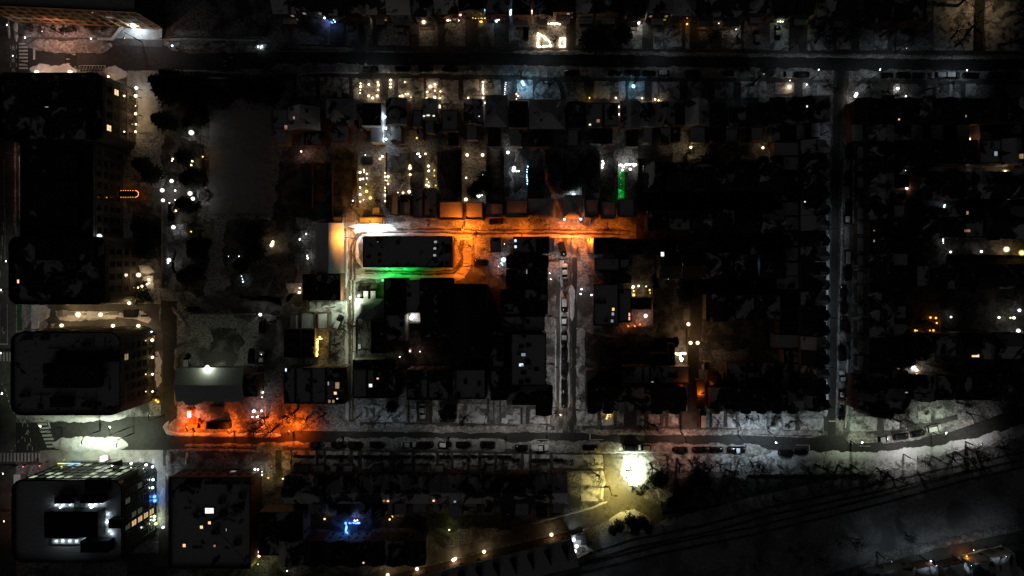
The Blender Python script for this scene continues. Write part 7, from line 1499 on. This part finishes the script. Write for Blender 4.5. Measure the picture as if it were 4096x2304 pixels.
crate(t13, 940, 940, 1025, 1030, .9, 'metal_dark', 'dark hot tub ringed by blue lights', 'hot tub', 'hot_tub', 'glass_pool'); crate(t12, 1030, 568, 1052, 612, .8, 'sheet_white', 'small white table in the bare-tree yard', 'table', 'garden_table'); crate(t12, 1540, 610, 1562, 655, .8, 'sheet_white', 'white cabinet in the cluttered yard', 'cabinet', 'cabinet')
crate(t23, 1145, 385, 1190, 400, .5, 'wood', 'low wooden bench on the whited-out snow', 'bench', 'bench')
crate(t02, 2075, 1350, 2300, 1420, 2.2, 'metal_dark', 'dark container on the orange-lit site', 'container', 'container'); crate(t02, 2100, 1195, 2250, 1260, 1.0, 'metal_grey', 'pale timber stack below the gabled hall', 'stack', 'timber_stack')
crate(t21, 1100, 262, 1180, 285, .9, 'wood', 'dark deck table over the green lawn', 'table', 'garden_table'); crate(t21, 640, 1000, 665, 1035, .4, 'concrete', 'round planter in the pink courtyard', 'planter', 'planter')
crate(t00, 1300, 900, 1330, 960, 1.0, 'concrete', 'stone block beside the residence stairs', 'block', 'stone_block') if 0 else None
# orange tarpaulins on the corner site
for i, (x, y, r_) in enumerate(((1925, 1230, 1.6), (1950, 1350, 2.0), (1900, 1380, 1.4), (2010, 1340, 1.3))):
    w = W(t02(x, y)); o = thing('tarpaulin', 'crumpled orange tarpaulin on the corner site', 'tarpaulin', (w.x, w.y, 0), R.uniform(0, 3)); m = M(); n = 14
    for j in range(n): a = 2*PI*j/n; q = r_*R.uniform(.65, 1.2); m.v.append((q*math.cos(a), q*math.sin(a), .08))
    for j in range(n): a = 2*PI*j/n; q = r_*.5*R.uniform(.6, 1.2); m.v.append((q*math.cos(a), q*math.sin(a), R.uniform(.5, 1.3)))
    m.v.append((0, 0, 1.2))
    for j in range(n): k = (j+1) % n; m.face([j, k, n+k, n+j]); m.face([n+j, n+k, 2*n])
    ob('sheet', m.mesh('sheet', 'tarp_orange'), o)
crate(t02, 1900, 1370, 1985, 1405, 1.1, 'tarp_orange', 'orange barrier block on the corner site', 'barrier', 'barrier')
for i, x in enumerate((1870, 1905, 1935, 1965)): crate(t02, x-14, 1080, x+14, 1175, 4.4-.15*i, 'metal_grey', 'grey standing-seam roof panel below the hall eaves', 'roof panel', 'canopy_panel', 'roof4')
# walls, fences
def fence(a, b, t, h=1.7, base='wooden board fence', mt='wood', th=.1, cap=None, name='fence', cat='fence'):
    p, q = W(t(*a)), W(t(*b)); d = q-p; L = d.length; o = thing(name, base, cat, ((p.x+q.x)/2, (p.y+q.y)/2, 0), math.atan2(d.y, d.x), base)
    n = max(1, int(L/2.2))
    for i in range(n):
        x0, x1 = -L/2+L*i/n, -L/2+L*(i+1)/n; m = M(); m.box(x0+.06, -th/2, .05, x1-.06, th/2, h)
        ob('panel', m.mesh('panel', mt), o)
    m = M()
    for i in range(n+1): x = -L/2+L*i/n; m.box(x-.06, -th*.7, 0, x+.06, th*.7, h+.1)
    ob('posts', m.mesh('posts', mt), o)
    if cap: m = M(); m.box(-L/2, -th*.8, h+.1, L/2, th*.8, h+.22); ob('snow_cap', m.mesh('snow_cap', 'snow'), o)
F1 = 'board fence between the rear gardens above the lane'
for x, y0, y1 in ((1028, 95, 640), (1318, 95, 640), (1565, 60, 500), (1695, 85, 440), (1835, 85, 440), (2075, 60, 570), (2320, 60, 590), (2500, 60, 720), (780, 120, 720), (580, 180, 640)): fence((x, y0), (x, y1), t11, base=F1)
for x, y0, y1 in ((160, 220, 550), (330, 100, 550), (510, 100, 510), (700, 100, 540), (880, 120, 560), (1058, 185, 545), (1262, 180, 560), (1130, 290, 540)): fence((x, y0), (x, y1), t21, h=2.3 if x in (1058, 1130) else 1.7, base='board fence between the rear gardens near the green lawn')
for a, b, t, lb in (((530, 130), (530, 240), t12, 'board fence left of the snowy yard'), ((1020, 320), (1020, 660), t12, 'board fence along the bare-tree yard'), ((1545, 180), (1545, 560), t12, 'board fence left of the walled snowy yard'), ((1665, 180), (1665, 540), t12, 'board fence right of the walled snowy yard'), ((1545, 345), (1660, 350), t12, 'board fence at the foot of the walled snowy yard'), ((750, 430), (750, 700), t12, 'board fence right of the golden string lights'), ((1755, 420), (1755, 800), t22, 'board fence beside the glowing tree'), ((1430, 1208), (1840, 1205), t21, 'long lit board fence in the dark block'), ((1410, 380), (1410, 0), t22, 'board fence right of the orange-lit patio'), ((1205, 385), (1410, 392), t22, 'board fence below the orange-lit patio'), ((1395, 465), (1705, 470), t32, 'board fence below the glowing orange patio'), ((1712, 290), (1712, 465), t32, 'board fence right of the glowing orange patio'), ((1205, 640), (1205, 825), t32, 'board fence left of the golden lawn'), ((1330, 640), (1330, 825), t32, 'board fence right of the golden lawn'), ((1800, 1110), (2576, 1120), t31, 'board fence along the right lane'), ((2050, 0), (2050, 440), t01, 'long low rail along the sports field'), ((1640, 600), (1640, 1449), t01, 'dark rail along the courtyard path')): fence(a, b, t, 1.7 if 'rail' not in lb else .9, lb)
for a, b, lb in (((1250, 272), (1150, 400), 'snow-capped low wall left of the forecourt'), ((1150, 402), (1000, 402), 'snow-capped low wall before the forecourt bed'), ((1420, 280), (1620, 290), 'snow-capped low wall right of the forecourt'), ((1635, 300), (1635, 390), 'snow-capped low wall at the forecourt end')): fence(a, b, t00, .8, lb, 'concrete', .5, True, 'low_wall', 'wall')
fence((1650, 370), (2700, 372), t00, .5, 'low dark kerb wall above the top street pavement', 'concrete', .3, None, 'low_wall', 'wall'); fence((1930, 260), (2576, 262), t02, .9, 'low wall above the dim snow lot', 'concrete', .25, None, 'low_wall', 'wall'); fence((1000, 436), (-200, 424), t33, .8, 'dark fence along the top of the railway bank', 'wood')
fence((2155, 713), (2576, 713), t01, .5, 'low line wall across the sports field', 'concrete', .15, None, 'low_wall', 'wall')
flat('patio', [t23(575, 1050), t23(700, 1010), t23(755, 1160), t23(625, 1255)], 'paving_pale', .03)
for a, b, lb in (((715, 1000), (760, 1160), 'added light-stop fence right of the small bright patio'), ((620, 1262), (775, 1185), 'added light-stop fence below the small bright patio'), ((560, 1030), (710, 985), 'added light-stop fence above the small bright patio')): fence(a, b, t23, 2.0, lb)  # fences added to keep the patio light from spilling
crate(t23, 640, 1040, 730, 1085, 1.1, 'metal_dark', 'dark covered furniture on the small bright patio', 'furniture', 'patio_furniture'); crate(t23, 695, 1095, 740, 1140, .9, 'metal_dark', 'dark grill on the small bright patio', 'grill', 'grill'); crate(t23, 660, 1165, 720, 1195, .8, 'wood', 'wooden table on the small bright patio', 'table', 'garden_table')
# bus-stop gantries on the avenue
for a, b, lb in (((52, 85), (192, 108), 'white overhead arm across the avenue, upper'), ((75, 828), (218, 833), 'white overhead arm across the avenue, lower')):
    p, q = W(t01(*a), 6), W(t01(*b), 6); o = thing('gantry_arm', lb, 'gantry', (q.x, q.y, 0)); m = M(); m.tube([(0, 0, 6), (p.x-q.x, p.y-q.y, 6)], .13, 6); ob('arm', m.mesh('arm', 'paint_white'), o); ob('pole', POLE, o, (0, 0, 0), 0, (1.6, 1.6, 6))
# railway catenary / lamp frame poles and two utility poles
for x, y, h_ in ((100, 330, 9), (830, 330, 9), (1640, 240, 10)):
    w = W(t33(x, y)); o = thing('utility_pole', 'wooden utility pole on the railway bank', 'utility pole', (w.x, w.y, 0)); ob('pole', POLE, o, (0, 0, 0), 0, (2, 2, h_))
    for k in range(3): m = M(); m.box(-1.2, -.06, h_-.5-k*.9, 1.2, .06, h_-.38-k*.9); ob('crossarm', m.mesh('crossarm', 'wood'), o)
# traffic signals
for (x, y), lb in (((240, 335), 'traffic signal left of the wide crosswalk'), ((405, 325), 'traffic signal right of the wide crosswalk')):
    w = W(t03(x, y), 3.5); o = thing('traffic_signal', lb, 'traffic signal', (w.x, w.y, 0)); ob('pole', POLE, o, (0, 0, 0), 0, (1, 1, 3.2)); m = M(); m.box(-.2, -.2, 3.2, .2, .2, 4.0); ob('housing', m.mesh('housing', 'metal_dark'), o); ob('signal_lamp', BALL['R'], o, (0, -.28, 3.8), 0, (.2,)*3); light(o, (0, -.5, 3.8), 'R', 10, .1)
w = W(t03(170, 450)); crate(t03, 138, 430, 205, 530, 2.6, 'sheet_white', 'pale bus shelter at the office corner', 'shelter', 'bus_shelter', 'sheet_white')
# people in the snow by the blazing lamp
def person(p, t, lb, h=1.72, ang=0.0, step=.25):
    w = W(t(*p)); o = thing('person', lb, 'person', (w.x, w.y, .25), ang); s = h/1.72
    V3 = [(0, 0, .95), (0, 0, 1.2), (0, 0, 1.42), (0, 0, 1.5), (0, .02, 1.58), (0, .03, 1.68),
          (.1, 0, .92), (.11, step*.5, .5), (.11, step*.3, .08), (.11, step*.3+.14, .04), (-.1, 0, .92), (-.11, -step*.4, .5), (-.11, -step, .08), (-.11, -step+.14, .04),
          (.2, 0, 1.4), (.26, -.08, 1.12), (.25, .06, .88), (-.2, 0, 1.4), (-.26, .08, 1.12), (-.25, .16, .9)]
    E = [(0, 1), (1, 2), (2, 3), (3, 4), (4, 5), (0, 6), (6, 7), (7, 8), (8, 9), (0, 10), (10, 11), (11, 12), (12, 13), (2, 14), (14, 15), (15, 16), (2, 17), (17, 18), (18, 19)]
    RR = [.16, .17, .15, .07, .1, .09, .1, .075, .055, .05, .1, .075, .055, .05, .075, .055, .045, .075, .055, .045]
    me = bpy.data.meshes.new('body'); me.from_pydata([tuple(x*s for x in v) for v in V3], E, []); b = ob('body', me, o)
    md = b.modifiers.new('skin', 'SKIN'); sv = me.skin_vertices[0].data if me.skin_vertices else None
    if sv is None: me.skin_vertices.new() if hasattr(me.skin_vertices, 'new') else None; sv = me.skin_vertices[0].data if me.skin_vertices else None
    if sv:
        for i, r_ in enumerate(RR): sv[i].radius = (r_*s, r_*s)
        sv[0].use_root = True
    b.modifiers.new('sub', 'SUBSURF').render_levels = 1; me.materials.append(MATS['person_coat'])
    m = M(); m.ball((0, .02*s, 1.66*s), .125*s, 8, 6); ob('hat', m.mesh('hat', 'person_coat', True), o)
for p, lb, a in (((1187, 305), 'person in dark clothes standing highest on the bright snow', 0), ((1187, 345), 'person in dark clothes below the first on the bright snow', .6), ((1222, 345), 'person in dark clothes leaning right on the bright snow', 1.2), ((1148, 375), 'person in dark clothes beside the wooden bench', 2.2)): person(p, t23, lb, 1.72, a)
# ------------------------------------------------------------------ vents, hatches and plant on the flat roofs
rq = random.Random(77)
for t, mx, hw, hd, f, h in HOUSES:
    rf = bpy.data.objects[t['roof_name']]
    if f(0, 0) > h+.2 or t.name.startswith(('garage', 'shed')) or hw < 1.6: continue
    for k in range(max(1, min(6, int(hw*hd/7)))):
        x, y = rq.uniform(-hw+.7, hw-.7), rq.uniform(-hd+.7, hd-.7); kk = rq.random()
        if kk < .45: ob('vent', VENT, rf, (x, y, f(x, y)))
        elif kk < .75: ob('air_conditioner', ACU, rf, (x, y, f(x, y)), rq.uniform(0, 3), (1.1, 1.1, .9))
        else: ob('skylight', SKYL['glass'], rf, (x, y, f(x, y)), 0, (1.0, 1.2, 1))
for t, c, p0, p1, z in ((b1, bc1, (60, 780), (980, 1060), 15.1), (b3, bc3, (160, 1200), (900, 1400), 15.1), (b4, bc4, (200, 480), (1150, 620), 16.1), (b4, bc4, (180, 1030), (1150, 1240), 16.1)):
    fn = {'b1': t00}.get('b1') if t is b1 else (t01 if t is b3 else t02)
    for k in range(9):
        q = W(fn(rq.uniform(p0[0], p1[0]), rq.uniform(p0[1], p1[1])), z)-Vector((c.x, c.y, 0)); kk = rq.random(); ob('vent' if kk < .5 else 'roof_plant', VENT if kk < .5 else ACU, t, q, 0, (1.2, 1.2, 1) if kk < .5 else (rq.uniform(1.2, 2.6), rq.uniform(1.2, 2.2), rq.uniform(1, 1.8)))
    for k in range(3):
        a = W(fn(rq.uniform(p0[0], p1[0]), rq.uniform(p0[1], p1[1])), z+.3)-Vector((c.x, c.y, 0)); m = M(); m.tube([a, a+Vector((rq.uniform(3, 7), 0, 0)) if k % 2 else a+Vector((0, rq.uniform(2, 4), 0))], .14, 6); ob('roof_pipe', m.mesh('roof_pipe', 'metal_grey'), t)
# ------------------------------------------------------------------ labels
ORD = ['', 'first', 'second', 'third', 'fourth', 'fifth', 'sixth', 'seventh', 'eighth', 'ninth', 'tenth', 'eleventh', 'twelfth', 'thirteenth', 'fourteenth', 'fifteenth', 'sixteenth', 'seventeenth', 'eighteenth', 'nineteenth', 'twentieth']
TENS = {2: 'twenty', 3: 'thirty', 4: 'forty', 5: 'fifty'}
def ordn(i): return ORD[i] if i <= 20 else (TENS[i//10]+'-'+ORD[i % 10] if i % 10 else TENS[i//10][:-1]+'ieth')
for base, os_ in REG.items():
    base = base.strip()
    if len(os_) == 1: os_[0]['label'] = base; continue
    xs = [o.location.x for o in os_]; ys = [o.location.y for o in os_]; hor = max(xs)-min(xs) >= max(ys)-min(ys)
    os_.sort(key=lambda o: o.location.x if hor else -o.location.y); n = len(os_)
    for i, o in enumerate(os_):
        if hor: s = 'leftmost' if i == 0 else ('rightmost' if i == n-1 else ordn(i+1)+' from left')
        else: s = 'topmost' if i == 0 else ('lowest' if i == n-1 else ordn(i+1)+' from top')
        o['label'] = base+', '+s
        if 'group' not in o: o['group'] = base
print('OBJECTS', len(COL.objects), 'LIGHTS', LIGHTN[0], 'MAXLAB', max(len(o['label'].split()) for o in COL.objects if 'label' in o))
